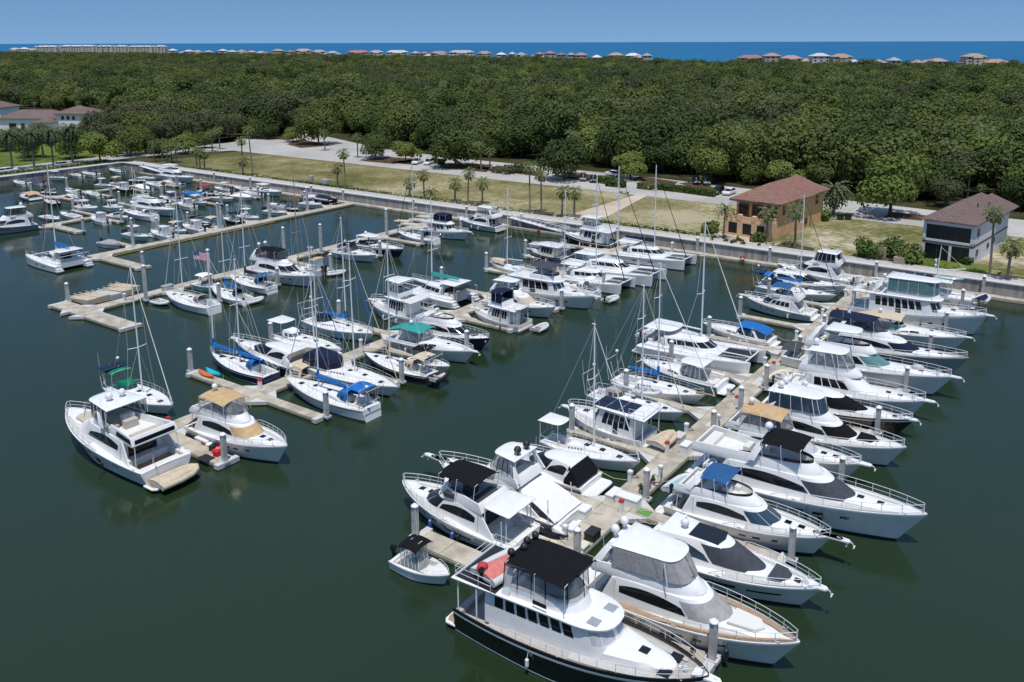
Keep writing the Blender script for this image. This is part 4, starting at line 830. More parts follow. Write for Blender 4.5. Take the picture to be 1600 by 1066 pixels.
pot(-29.45, 59.6, 'potted green plant on the main pier behind the large white dock box', 'shrub_leaves'); pot(-29.3, 60.6, 'flower pot with reddish leaves on the main pier', 'flowers_red'); pot(-29.35, 61.5, 'small dark green pot plant at the end of the row on the main pier', 'oak_leaves'); pot(-29.9, 57.9, 'red flower pot on the main pier left of the large white dock box', 'flowers_red')
b = MB().box(-.55, .55, -.35, .35, 0, .04); tag(b.build('door_mat', 'lime', None, False), 'small green mat on the finger dock below the large white dock box', 'mat').location = (-27.9, 57.0, DZ + .001)
for i, (x, y) in enumerate(((-30.3, 47.6), (-30.0, 62.4), (-29.9, 75.2), (-30.0, 88.0), (-30.1, 100.8), (-30.0, 112.8))):
    tag(MB().box(-.45, .45, -.55, .55, 0, .015).box(-.45, .45, .62, 1.7, 0, .015).build('hatch_plate', 'concrete_pale', None, False), 'pale rectangular utility hatch plate set in the main pier walkway', 'hatch plate', 'utility hatch plates of the main pier').location = (x, y, DZ + .002)
def ring_buoy(x, y, z, label):
    b = MB(); b.grid([[(math.cos(a) * (.36 + .09 * math.cos(q)), .09 * math.sin(q), .45 + math.sin(a) * (.36 + .09 * math.cos(q))) for q in [6.2832 * k / 6 for k in range(7)]] for a in [6.2832 * k / 14 for k in range(15)]])
    tag(b.build('lifebuoy', 'plastic_red', None), label, 'lifebuoy').location = (x, y, z)
p = at(1156, 405, 1); ring_buoy(p.x, 139.2, DZ, 'red lifebuoy on the wall landing below the orange house'); ring_buoy(at(838, 358, 1).x, 139.2, DZ, 'red lifebuoy on the wall landing below the footpath gangway')
# gangways with lattice side trusses
def gangway(px0, px1, label):
    x0, x1 = at(px0, 345, 1.5).x, at(px1, 352, 1.5).x; t = thing('gangway', label, 'gangway', (x0, 140.2, DZ))
    L = x1 - x0; MB().loft([[(0, -.6, z), (0, .6, z)][::1] + [(0, .6, z - .1), (0, -.6, z - .1)] for z in (1.7,)] + [[(L, -.6, .12), (L, .6, .12), (L, .6, .02), (L, -.6, .02)]]).build('deck_plate', 'aluminium', t, False)
    for sy in (-.6, .6):
        b = MB(); n = 12
        for h_ in (.1, 1.1): b.tube([(0, sy, 1.7 + h_), (L, sy, .12 + h_)], .045, 4)
        for i in range(n): a, c = i / n, (i + 1) / n; b.tube([(L * a, sy, 1.7 - 1.58 * a + .1), (L * c, sy, 1.7 - 1.58 * c + 1.1)], .03, 4); b.tube([(L * c, sy, 1.7 - 1.58 * c + .1), (L * c, sy, 1.7 - 1.58 * c + 1.1)], .03, 4)
        b.build('side_truss', 'aluminium', t, False)
gangway(795, 905, 'aluminium lattice gangway along the seawall at the end of the footpath')
p = at(175, 262, 1)
t_ = thing('gangway', 'aluminium lattice gangway at the far left corner of the seawall', 'gangway', (-232, 140.2, DZ))
b = MB()
for sy in (-.6, .6):
    for h_ in (.1, 1.1): b.tube([(0, sy, 1.7 + h_), (18, sy, .12 + h_)], .045, 4)
    for i in range(12): a, c = i / 12, (i + 1) / 12; b.tube([(18 * a, sy, 1.8 - 1.58 * a), (18 * c, sy, 2.8 - 1.58 * c)], .03, 4)
b.build('side_truss', 'aluminium', t_, False); MB().bar((0, 0, 1.7), (18, 0, .1), 1.2, .1).build('deck_plate', 'aluminium', t_, False)
# drive-on ramps of the left T platform and of the jet ski row by the wall
def ramp(x, y, label, group, dz=.5, col='jetdock', l=6.5, w=1.5, rz=0.0):
    t = MB(); t.loft([[(-l / 2, -w / 2, .12), (-l / 2, w / 2, .12), (-l / 2, w / 2, .3), (-l / 2, -w / 2, .3)], [(0, -w / 2, .12), (0, w / 2, .12), (0, w / 2, .35 + dz * .5), (0, -w / 2, .35 + dz * .5)], [(l / 2, -w / 2, .12), (l / 2, w / 2, .12), (l / 2, w / 2, .35 + dz), (l / 2, -w / 2, .35 + dz)]])
    for sy in (-.28, .28): t.box(-l / 2, l / 2, sy * w - .06, sy * w + .06, .3 + dz * .35, .38 + dz * .35)
    o = t.build('drive_on_ramp', col, None, False); o.location = (x, y, 0); o.rotation_euler = (0, 0, rz); tag(o, label, 'floating ramp', group)
for i, px in enumerate(((128, 466, 0), (146, 462, 0), (165, 458, 0), (183, 453, 0), (193, 447, 0))):
    p = at(px[0], px[1], .5); ramp(p.x, p.y, ['tan tilted drive-on ramp nearest the piling of the T platform', 'second tan drive-on ramp from the corner piling', 'grey middle drive-on ramp of the T platform', 'wide tan drive-on ramp second from the pier', 'tan drive-on ramp lying next to the left pier'][i], 'drive-on ramps of the T platform', .55 + .1 * (i % 2), ['jetdock', 'jetdock', 'nonskid', 'jetdock', 'jetdock'][i], 6.2, 1.75, .0)
for i, (px, py) in enumerate(((630, 345), (640, 350), (652, 343), (664, 338), (676, 334))):
    p = at(px, py, .4); ramp(p.x, p.y, ['cream floating jet ski ramp at the water end of the wall row', 'second cream floating jet ski ramp of the wall row', 'middle cream floating jet ski ramp of the wall row', 'fourth cream floating jet ski ramp of the wall row', 'cream floating jet ski ramp nearest to the seawall'][i], 'jet ski ramps by the seawall', .2, 'gelcoat_cream', 4.0, 1.7)
def kayak(x, y, z, l, m, rz, label):
    b = MB(); rings = []
    for i in range(11):
        t = i / 10; w_ = .38 * math.sin(math.pi * min(max(t, .02), .98)) ** .7; x_ = (t - .5) * l
        rings.append([(x_, w_ * math.cos(a), .18 + .10 * abs(2 * t - 1) ** 2 + .17 * math.sin(a)) for a in [6.2832 * k / 8 for k in range(8)]])
    b.loft(rings); o = b.build('kayak', m, None); o.location = (x, y, z); o.rotation_euler = (0, 0, rz); tag(o, label, 'kayak'); return o
p = at(329, 585, .55); kayak(p.x, p.y + .35, DZ, 3.0, 'kayak_cyan', -.1, 'bright cyan kayak on the finger dock beside the blue ketch'); kayak(p.x - .2, p.y - .45, DZ, 3.2, 'kayak_orange', -.1, 'orange kayak under the cyan kayak on the finger dock')
# clutter on the big platform: red and white cushions / gear
for i, (px, py, m) in enumerate(((321, 694, 'plastic_red'), (328, 699, 'plastic_white'), (333, 703, 'plastic_black'), (337, 708, 'plastic_red'), (342, 705, 'plastic_red'), (340, 712, 'plastic_red'))):
    p = at(px, py, .5); b = MB(); b.box(-.3, .3, -.25, .25, 0, .35 + .1 * (i % 3), 0, .08); o = b.build('gear_bag', m, None, False); o.location = (p.x, p.y, DZ + .001); o.rotation_euler = (0, 0, i)
    tag(o, ['red gear bag nearest the white dock box on the platform', 'white gear bag in the pile on the platform', 'black gear bag in the pile on the platform', 'red gear bag in the middle of the pile on the platform', 'red gear bag at the right of the pile on the platform', 'red gear bag at the front of the pile on the platform'][i], 'bag', 'gear pile on the platform')
b = MB().box(-.7, .7, -.5, .5, 0, .03); o = b.build('door_mat', 'rubber_black', None, False); o.location = at(322, 716, DZ) + Vector((0, 0, .002)); tag(o, 'black mat at the outer end of the platform beside the big yacht', 'mat')

# ---------------------------------------------------------------- boat building
class Hull:
    """x from 0 (transom) to L (bow), z = 0 is the waterline"""
    def __init__(s, L, B, fs, fb, tw=.90, tm=.38, p=2.3, q=.80, rake=.11, wlw=.86, flare=.45, dip=0.0, trake=0.0, yo=0.0):
        s.L, s.B, s.fs, s.fb, s.tw, s.tm, s.p, s.q, s.rake, s.wlw, s.flare, s.dip, s.trake, s.yo = L, B, fs, fb, tw, tm, p, q, rake, wlw, flare, dip, trake, yo
    def bd(s, t):
        if t < s.tm: return s.B / 2 * (s.tw + (1 - s.tw) * (1 - (1 - t / s.tm) ** 2))
        u = min(1.0, (t - s.tm) / (1 - s.tm)); return s.B / 2 * max(0.0, 1 - u ** s.p) ** s.q
    def zs(s, t): return s.fs + (s.fb - s.fs) * t ** 1.6 - s.dip * math.sin(math.pi * t)
    def wl(s, t): return s.bd(t) * max(.12, s.wlw - s.flare * max(0.0, (t - .4) / .6) ** 1.6)
    def pt(s, t, h, sg=1, off=0.0):
        y = lerp(s.wl(t), s.bd(t), max(h, 0) ** 1.25) + off
        return (t * s.L - s.rake * s.L * (1 - h) * t ** 3 + s.trake * (h if s.trake > 0 else h) * (1 - t) ** 6, sg * y + s.yo, s.zs(t) * h)
    def deckp(s, t, inset=0.0, dz=0.0, sg=1): return (t * s.L + s.trake * (1 - t) ** 6, sg * max(.0, s.bd(t) - inset) + s.yo, s.zs(t) + dz)
    def ts(s, n=20): return [0, .02] + [i / n for i in range(1, n - 1)] + [1 - 1.35 / n, 1 - .8 / n, 1 - .45 / n, 1 - .2 / n, 1 - .06 / n, 1]
    def build(s, root, hull='gelcoat_white', stripe='stripe_blue', bottom='bottom_paint', bw=.10, name='hull', sheer=None, n=18, boot=.16):
        b = MB(); ts = s.ts(n); hs = [None, None, 0.0, 'a', 'b', .45, .70, .90, .90001, 1.0]
        rows = []
        for t in ts:
            half = []; z1 = s.zs(t)
            for i, h in enumerate(hs):
                if i == 0: p = (s.pt(t, 0)[0] - .1 * t * t, s.yo, -.55)
                elif i == 1: q_ = s.pt(t, 0); p = (q_[0], s.yo + (q_[1] - s.yo) * .8, -.22)
                else: p = s.pt(t, {'a': boot * .55 / z1, 'b': boot / z1}.get(h, h) if isinstance(h, str) else h)
                half.append(p)
            bx, by, bz = half[-1]; ins = .09
            half += [(bx, by, bz + bw), (bx, s.yo + max(0, by - s.yo - ins), bz + bw), (bx, s.yo + max(0, by - s.yo - ins), bz - .06)]
            rows.append([(x, 2 * s.yo - y, z) for x, y, z in reversed(half)] + half[1:])
        k = len(hs) + 3; o = len(b.v); nn = len(rows[0]); b.grid(rows)
        mi = {0: 2, 1: 2, 2: 2, 3: 1, 4: 0, 5: 0, 6: 0, 7: 3, 8: 3, 9: 0, 10: 0, 11: 0}
        b.m = []
        for i in range(len(rows) - 1):
            for j in range(nn - 1): q_ = j - (k - 1) if j >= k - 1 else (k - 2 - j); b.m.append(mi.get(q_, 0))
        b.f.append(tuple(range(3, nn - 3))); b.m.append(0)
        return b.build(name, [hull, stripe, bottom, sheer or hull], root)
    def deck(s, root, m='gelcoat_deck', wells=(), floor=None, camber=.07, inset=.08, dz=0.0, name='deck'):
        """deck sheet with sunken cockpits (x0, x1, half width, depth)"""
        b = MB(); L = s.L; xs = [t * L for t in s.ts(16)]; ys = set()
        for x0, x1, w, d in wells: xs += [x0 - .012, x0 + .012, x1 - .012, x1 + .012]; ys |= {w - .012, w + .012}
        xs = sorted(x for x in set(xs) if 0 <= x <= L); ys = sorted(ys); fr = [.0, .33, .7]
        rows = []; cols = sorted(set(ys))
        for x in xs:
            t = x / L; bd = max(0, s.bd(t) - inset); half = []
            for c in [f_ * .9 * bd for f_ in fr] if not cols else [0.0] + cols: half.append(min(c, bd))
            half.append(bd); r = []
            for y in half:
                z = s.zs(t) + camber * (1 - (y / max(bd, .01)) ** 2) + dz
                for x0, x1, w, d in wells:
                    if x0 <= x <= x1 and y <= w: z = s.zs(t) - d
                r.append((x + s.trake * (1 - t) ** 6, y, z))
            rows.append([(x_, s.yo - y, z) for x_, y, z in reversed(r)] + [(x_, s.yo + y, z) for x_, y, z in r[1:]])
        b.grid(rows)
        if floor and wells:
            for i, f_ in enumerate(b.f):
                c = [sum(b.v[k][j] for k in f_) / 4 for j in range(3)]
                for x0, x1, w, d in wells:
                    if x0 < c[0] < x1 and abs(c[1] - s.yo) < w and c[2] < s.zs(c[0] / L) - d * .8: b.m[i] = 1
        return b.build(name, [m, floor or m], root, True, 30)
    def rail(s, root, t0, t1, h=.62, ins=.10, posts=8, r=.027, bow=True, mid=True, dz=.08, name='bow_rail', m='steel', out=0.0):
        b = MB(); n = 14; tt = [lerp(t0, t1, i / n) for i in range(n + 1)]
        def P_(t, sg, z): p = s.deckp(t, ins, z + dz, sg); return (p[0] + out * t * z, p[1] + sg * 0, p[2])
        for z in ([h, h * .5] if mid else [h]):
            fall = lambda t: z * min(1, .15 + (t - t0) / (t1 - t0) * 5)
            a = [P_(t, 1, fall(t)) for t in tt]; c = [P_(t, -1, fall(t)) for t in reversed(tt)]
            if bow: b.tube(a + c, r if z == h else r * .6, 4)
            else: b.tube(a, r if z == h else r * .6, 4); b.tube(c, r if z == h else r * .6, 4)
        for i in range(1, posts + 1):
            t = lerp(t0, t1, i / posts)
            for sg in (1, -1): p = P_(t, sg, 0); b.tube([s.deckp(t, ins, dz, sg), P_(t, sg, h * min(1, .15 + (t - t0) / (t1 - t0) * 5))], r * .85, 4)
        return b.build(name, m, root)
    def ports(s, root, spans, h0, h1, m='glass_dark', name='hull_window'):
        for sg in (1, -1):
            for t0, t1 in spans:
                n = 6; b = MB(); b.grid([[s.pt(lerp(t0, t1, i / n), h, sg, .014) for h in (h0, h1)] for i in range(n + 1)]); b.build(name, m, root)
    def fenders(s, root, ts_, m='rubber_black', sg=-1, r=.14, l=.65):
        for t in ts_:
            b = MB(); x, y, z = s.pt(t, .8, sg); y += sg * (r + .03); b.lathe([(.03, 0), (r, .1), (r, l - .1), (.03, l)], (x, y, z * .75 - l * .75), 8, 0); b.tube([(x, y, z * .75 + l * .2), s.deckp(t, .1, .05, sg)], .015, 3); b.build('fender', m, root)
    def pulpit(s, root, l=.9, w=.42, anchor=True):
        wl_ = MB(); wl_.lathe([(.16, 0), (.14, .14), (.09, .16), (.09, .24)], (s.L * .915, s.yo, s.zs(.915) + .08), 8); wl_.box(s.L * .89, s.L * .90, -.12, .12, s.zs(.9) + .05, s.zs(.9) + .2); wl_.build('anchor_windlass', 'steel', root)
        z = s.zs(1); b = MB(); b.prism([(s.L - .9, -w * .9 + s.yo), (s.L + l - .2, -w * .55 + s.yo), (s.L + l, s.yo), (s.L + l - .2, w * .55 + s.yo), (s.L - .9, w * .9 + s.yo)], z - .02, z + .10, 0, .03); o = b.build('bow_pulpit', 'gelcoat_white', root)
        if anchor: a = MB(); a.tube([(s.L + l - .5, 0, z + .13), (s.L + l + .1, 0, z - .02), (s.L + l + .2, 0, z - .32)], .045, 5); a.bar((s.L + l + .22, -.22, z - .28), (s.L + l + .22, .22, z - .28), .08, .08); a.build('anchor', 'steel', o)

class Sup:
    """lofted superstructure; level = (z, x aft, x fore, half width aft, half width fore, uf, p)"""
    def __init__(s, lv, yo=0.0): s.lv = lv; s.yo = yo
    def dims(s, z):
        lv = s.lv
        if z <= lv[0][0]: return lv[0]
        for a, b in zip(lv, lv[1:]):
            if a[0] <= z <= b[0] and b[0] > a[0]:
                k = (z - a[0]) / (b[0] - a[0]); return tuple(lerp(p, q, k) for p, q in zip(a, b))
        return lv[-1]
    def onl(s, l, q):
        z, xa, xf, wa, wf, uf, p = l; xm = xa + uf * (xf - xa); sg = 1 if q >= 0 else -1; a = abs(q)
        if a >= .5: k = (a - .5) / .5; return (lerp(xm, xa, k), sg * lerp(wf, wa, k) + s.yo, z)
        t = a / .5 * math.pi / 2; return (xm + (xf - xm) * max(0, math.cos(t)) ** (2 / p), sg * wf * math.sin(t) ** (2 / p) + s.yo, z)
    def pt(s, q, z, off=0.0):
        d = s.dims(z); p = Vector(s.onl(d, q)); p.z = z
        if off:
            e = .004; a = Vector(s.onl(d, min(1, q + e))) - Vector(s.onl(d, max(-1, q - e)))
            z2 = z + .03; b_ = Vector(s.onl(s.dims(z2), q)); b_.z = z2; b_ -= p
            n = a.cross(b_)
            if n.length > 1e-9: n.normalize(); n = n if (n.dot(Vector((p.x - (d[1] + d[2]) / 2, (p.y - s.yo) * 1.5, 0))) > 0) else -n; p += n * off
        return p
    def qx(s, x, z):
        d = s.dims(z); xm = d[1] + d[5] * (d[2] - d[1])
        if x <= xm: return .5 + .5 * (xm - x) / max(.01, xm - d[1])
        u = min(1, max(0, (x - xm) / max(.01, d[2] - xm))); return .5 * math.acos(u ** (d[6] / 2)) / (math.pi / 2)
    QS = [-1, -.9, -.8, -.7, -.6, -.5, -.44, -.38, -.31, -.23, -.15, -.07, 0, .07, .15, .23, .31, .38, .44, .5, .6, .7, .8, .9, 1]
    def rings(s, lv=None): return [[s.onl(l, q) for q in s.QS] for l in (lv or s.lv)]
    def body(s, root, name, m, inner=(), m2=None, crown=0.0, angle=40):
        b = MB(); r = s.rings(); cap = not inner
        if crown:
            l = s.lv[-1]; xc = (l[1] + l[2]) / 2
            for k, f_ in ((.6, .8), (1.0, .45)): r.append([(lerp(xc, p[0], f_), lerp(s.yo, p[1], f_), p[2] + crown * k) for p in r[len(s.lv) - 1]])
        b.loft(r, 0, False, not inner)
        if inner: b.loft([r[-1]] + s.rings(inner), 1, False, True)
        return b.build(name, [m, m2 or m], root, True, angle)
    def patch(s, root, name, spans, z0, z1, m, both=True, n=10, off=.014, nz=3):
        """panels (q0, q1[, lo, hi]) on the surface; lo/hi map 0..1 -> fraction of the band; side panes are parts of their own, the panes of one screen or curtain stay together"""
        one = name in ('windshield', 'windscreen', 'vinyl_enclosure', 'dodger_window', 'enclosure_window', 'fly_windscreen', 'venturi_screen')
        if one: b = MB()
        for sg in ((1, -1) if both else (1,)):
            for sp in spans:
                if not one: b = MB()
                q0, q1 = sp[:2]; lo = sp[2] if len(sp) > 2 else (lambda k: 0.0); hi = sp[3] if len(sp) > 3 else (lambda k: 1.0); rows = []
                for i in range(n + 1):
                    k = i / n; q = lerp(q0, q1, k) * sg; a, c = lerp(z0, z1, lo(k)), lerp(z0, z1, hi(k)); rows.append([s.pt(q, lerp(a, c, j / nz), off) for j in range(nz + 1)])
                b.grid(rows)
                if not one: b.build(name, m, root)
        if one: b.build(name, m, root)
def xs_q(S, z, spans): return [(S.qx(a, z), S.qx(b, z)) for a, b in spans]

def canopy(root, x0, x1, w, z, m, arch=.22, drop=.10, name='bimini_top', w1=None, fore=.06, th=.035):
    b = MB(); n, k = 8, 10; top = []; w1 = w1 or w
    for i in range(n + 1):
        t = i / n; x = lerp(x0, x1, t); ww = lerp(w, w1, t)
        top.append([(x, ww * (2 * j / k - 1), z + arch * (1 - abs(2 * j / k - 1) ** 2.4) - (drop if j in (0, k) else 0) - fore * (2 * t - 1) ** 2 * 2) for j in range(k + 1)])
    b.grid(top); b.grid([[(x, y * .985, zz - th) for x, y, zz in r] for r in top])
    for a in (0, n): b.grid([top[a], [(x, y * .985, zz - th) for x, y, zz in top[a]]])
    for j in (0, k): b.grid([[r[j] for r in top], [(r[j][0], r[j][1] * .985, r[j][2] - th) for r in top]])
    return b.build(name, m, root, True, 50)
def slabtop(root, x0, x1, w, z, m='gelcoat_white', th=.12, name='hardtop', wf=None, crown=.07):
    wf = wf or w * .8
    S = Sup([(z, x0, x1, w, wf, .72, 2.6), (z + th * .6, x0 - .03, x1 + .05, w + .04, wf + .04, .72, 2.6), (z + th, x0 + .04, x1 - .04, w - .06, wf - .06, .72, 2.6)]); return S.body(root, name, m, crown=crown)
def hoops(root, xs, w, z0, z1, r=.028, name='canopy_frame', m='steel', lean=.0):
    b = MB()
    for x in xs:
        for sg in (1, -1): b.tube([(x + lean, sg * w, z0), (x, sg * w * .98, z1)], r, 4)
        b.tube([(x, -w * .98, z1), (x, 0, z1 + .12), (x, w * .98, z1)], r, 4)
    return b.build(name, m, root)
def arch(root, xa, xb, w0, w1, z0, z1, cx=.55, th=.10, m='gelcoat_white', name='radar_arch'):
    b = MB(); path = [(xa, -w0, z0), (lerp(xa, xb, .7), -lerp(w0, w1, .8), lerp(z0, z1, .75)), (xb, -w1 * .8, z1), (xb, w1 * .8, z1), (lerp(xa, xb, .7), lerp(w0, w1, .8), lerp(z0, z1, .75)), (xa, w0, z0)]; rings = []
    for i, p in enumerate(path):
        if i in (2, 3): e = (0, 0, th)
        else: e = (0, th * (1 if p[1] < 0 else -1), 0)
        c_ = cx * (1.15 if i in (0, 5) else .85)
        rings.append([(p[0] - c_ / 2, p[1], p[2]), (p[0] + c_ / 2, p[1], p[2]), (p[0] + c_ / 2 - .05, p[1] + e[1], p[2] + e[2]), (p[0] - c_ / 2 + .05, p[1] + e[1], p[2] + e[2])])
    b.loft(rings); return b.build(name, m, root, True, 40)
def dome(root, x, y, z, r=.32, m='plastic_white', name='satellite_dome', post=.25):
    b = MB(); b.lathe([(r * .35, 0), (r * .3, post)], (x, y, z), 8); b.lathe([(r * .75, post), (r, post + r * .35), (r * .98, post + r * .9), (r * .7, post + r * 1.4), (r * .3, post + r * 1.62), (.02, post + r * 1.68)], (x, y, z), 12); return b.build(name, m, root)
def radar(root, x, y, z, w=1.0, m='plastic_white'):
    b = MB(); b.lathe([(.18, 0), (.16, .22)], (x, y, z), 8); b.bar((x, y - w / 2, z + .3), (x, y + w / 2, z + .3), .14, .14); return b.build('radar', m, root)
def antenna(root, pts, h=2.6, m='plastic_white'):
    for x, y, z in pts: b = MB(); b.tube([(x, y, z), (x - .12, y, z + h)], .022, 4, 0, .012); b.build('antenna', m, root)
def seats(root, items, m='seat_white', name='seat'):
    for x0, x1, y0, y1, z0, h in items: b = MB(); b.box(x0, x1, y0, y1, z0, z0 + h, 0, .06); b.build(name, m, root)
def helm(root, x, y, z, s=1.0):
    b = MB(); b.prism([(x, y - .5 * s), (x + .55 * s, y - .55 * s), (x + .55 * s, y + .55 * s), (x, y + .5 * s)], z, z + .85 * s, 0, .1); o = b.build('helm_console', 'gelcoat_white', root)
    w_ = MB(); w_.grid([[(x - .06 - .02 * math.cos(q), y + .2 * math.cos(a) , z + .72 * s + .2 * math.sin(a)) for q in (0, 3.14)] for a in [6.2832 * k / 12 for k in range(13)]]); w_.build('steering_wheel', 'plastic_black', o)
def outboard(root, x, y, z, m='outboard_black', s=1.0):
    b = MB(); b.loft([[(x + dx * s, y + dy * s, z + h * s) for dx, dy in ((-.62, -.16), (-.05, -.2), (0, 0), (-.05, .2), (-.62, .16), (-.7, 0))] if f_ else [(x - .32 * s + dx * .6 * s, y + dy * .6 * s, z + h * s) for dx, dy in ((-.3, -.16), (.25, -.2), (.3, 0), (.25, .2), (-.3, .16), (-.38, 0))] for h, f_ in ((-.55, 0), (.15, 0), (.2, 1), (.55, 1), (.72, 0))]); return b.build('outboard_motor', m, root)
def platform(root, l, w, z=.34, th=.12, m='gelcoat_white', teak=False, x1=0.0, name='swim_platform'):
    b = MB(); b.prism([(x1, -w), (x1, w), (x1 - l * .75, w), (x1 - l * .97, w * .88), (x1 - l, w * .6), (x1 - l, -w * .6), (x1 - l * .97, -w * .88), (x1 - l * .75, -w)], z, z + th, 0, .03); o = b.build(name, m, root)
    if teak: MB().prism([(x1 - .08, -w * .9), (x1 - .08, w * .9), (x1 - l * .72, w * .9), (x1 - l * .9, w * .75), (x1 - l * .9, -w * .75), (x1 - l * .72, -w * .9)], z + th + .002, z + th + .014).build('platform_deck', teak if isinstance(teak, str) else 'teak', o)
    return o
def hatches(root, L_, H, items, m='glass_dark', dz=.10, name='deck_hatch', s=.30):
    for t, y in items: b = MB(); x = t * L_; z = H.zs(t) + dz if not callable(dz) else dz(x, y); b.box(x - s, x + s, y - s, y + s, z, z + .05, 0, .02); b.build(name, m, root)
def cleats(root, H, ts_, m='steel'):
    for t in ts_:
        for sg in (1, -1): b = MB(); p = H.deckp(t, .06, .13, sg); b.bar((p[0] - .16, p[1], p[2] + .06), (p[0] + .16, p[1], p[2] + .06), .05, .05); b.bar((p[0], p[1], p[2] - .05), (p[0], p[1], p[2] + .06), .06, .06); b.build('cleat', m, root)
def flag_us(root, x, y, z, s=1.0, az=0.0):
    """small waving ensign on a staff"""
    mat('flag_red', (.45, .03, .05), .8); mat('flag_white', (.75, .75, .75), .8); mat('flag_blue', (.03, .05, .2), .8)
    b = MB(); b.tube([(x, y, z), (x - .25 * s, y, z + 1.5 * s)], .025, 4); o = b.build('flag_staff', 'plastic_white', root); f = MB(); nx, nz = 10, 13; wv = lambda u: .12 * s * math.sin(u * 6.0) * u
    def pt(u, v): return (x - .25 * s - math.cos(az) * u * 1.25 * s, y + math.sin(az) * u * 1.25 * s + wv(u), z + 1.5 * s - (1 - v) * .78 * s - .12 * u * s)
    for j in range(nz):
        for i in range(nx):
            c = 2 if (i < 4 and j >= 6) else (0 if j % 2 == 0 else 1); f.add([pt(i / nx, j / nz), pt((i + 1) / nx, j / nz), pt((i + 1) / nx, (j + 1) / nz), pt(i / nx, (j + 1) / nz)], [(0, 1, 2, 3)], c)
    f.build('ensign', ['flag_red', 'flag_white', 'flag_blue'], o)
def steps_enclosure(root, x0, x1, w, z0, z1, m='vinyl', x1t=None, wf=.8, frame='canvas_white', name='vinyl_enclosure', split=5):
    """clear curtains between coaming and canopy"""
    S = Sup([(z0, x0, x1, w, w * wf, .62, 2.5), (z1, x0 + .1, x1t or x1 - .35, w * .98, w * .98 * wf, .62, 2.5)]); qs = [0] + [.5 * i / 2 for i in (1, 2)] + [.5 + .5 * i / (split - 2) for i in range(1, split - 1)]
    S.patch(root, name, [(a + .006, c - .006) for a, c in zip(qs, qs[1:])], z0 + .03, z1 - .02, m, True, 5, .0, 1)
    b = MB()
    for q in qs:
        for sg in (1, -1): b.tube([S.pt(q * sg, z0), S.pt(q * sg, z1)], .03, 4)
    b.build(name + '_frame', frame, root)

def slip(bow, zb, stern, zs=.5, y=None, plat=0.0):
    B, S = at(bow[0], bow[1], zb), at(stern[0], stern[1], zs); d = 1 if B.x > S.x else -1; L = abs(B.x - S.x) - plat
    yy = B.y if y is None else y; return (B.x - d * L, yy, 0), (0 if d > 0 else math.pi), L

def hash_label(s): return sum((i + 3) * ord(c) for i, c in enumerate(s))
def nonskid(root, H, t0, t1, y0=.34, y1=.80):
    for sg in (1, -1):
        b = MB(); rows = []
        for i in range(9):
            t = lerp(t0, t1, i / 8); bd = max(.05, H.bd(t) - .08); rows.append([(t * H.L, sg * bd * f, H.zs(t) + .07 * (1 - f * f) + .012) for f in (y0, lerp(y0, y1, .5), y1)])
        b.grid(rows); b.build('nonskid_panel', 'nonskid', root)
def moor(root, H, gap):
    nonskid(root, H, .52, .90, .60, .86)
    H.ports(root, [(.20, .26)], .72, .80, 'glass_dark', 'hull_vent')
    hx = abs(hash_label(root['label'])) % 97
    H.fenders(root, [.30 + .002 * (hx % 40), .52 + .002 * (hx % 23)][:1 + hx % 2], ('plastic_white', 'gelcoat_navy', 'rubber_black', 'plastic_white')[hx % 4], -1 if root.rotation_euler.z == 0 else 1, .12, .62)
    if abs(root.location.x + 30.2) > 4.5 or root.location.y < 44: return
    for sg in (1, -1):
        a = Vector(H.deckp(.03, .12, .15, sg)); e = Vector((-gap, a.y * 1.15 + .4 * sg, .52)); m_ = (a + e) / 2 - Vector((0, 0, .25))
        b = MB(); b.tube([a, m_, e], .022, 4); b.build('mooring_line', 'rope', root)
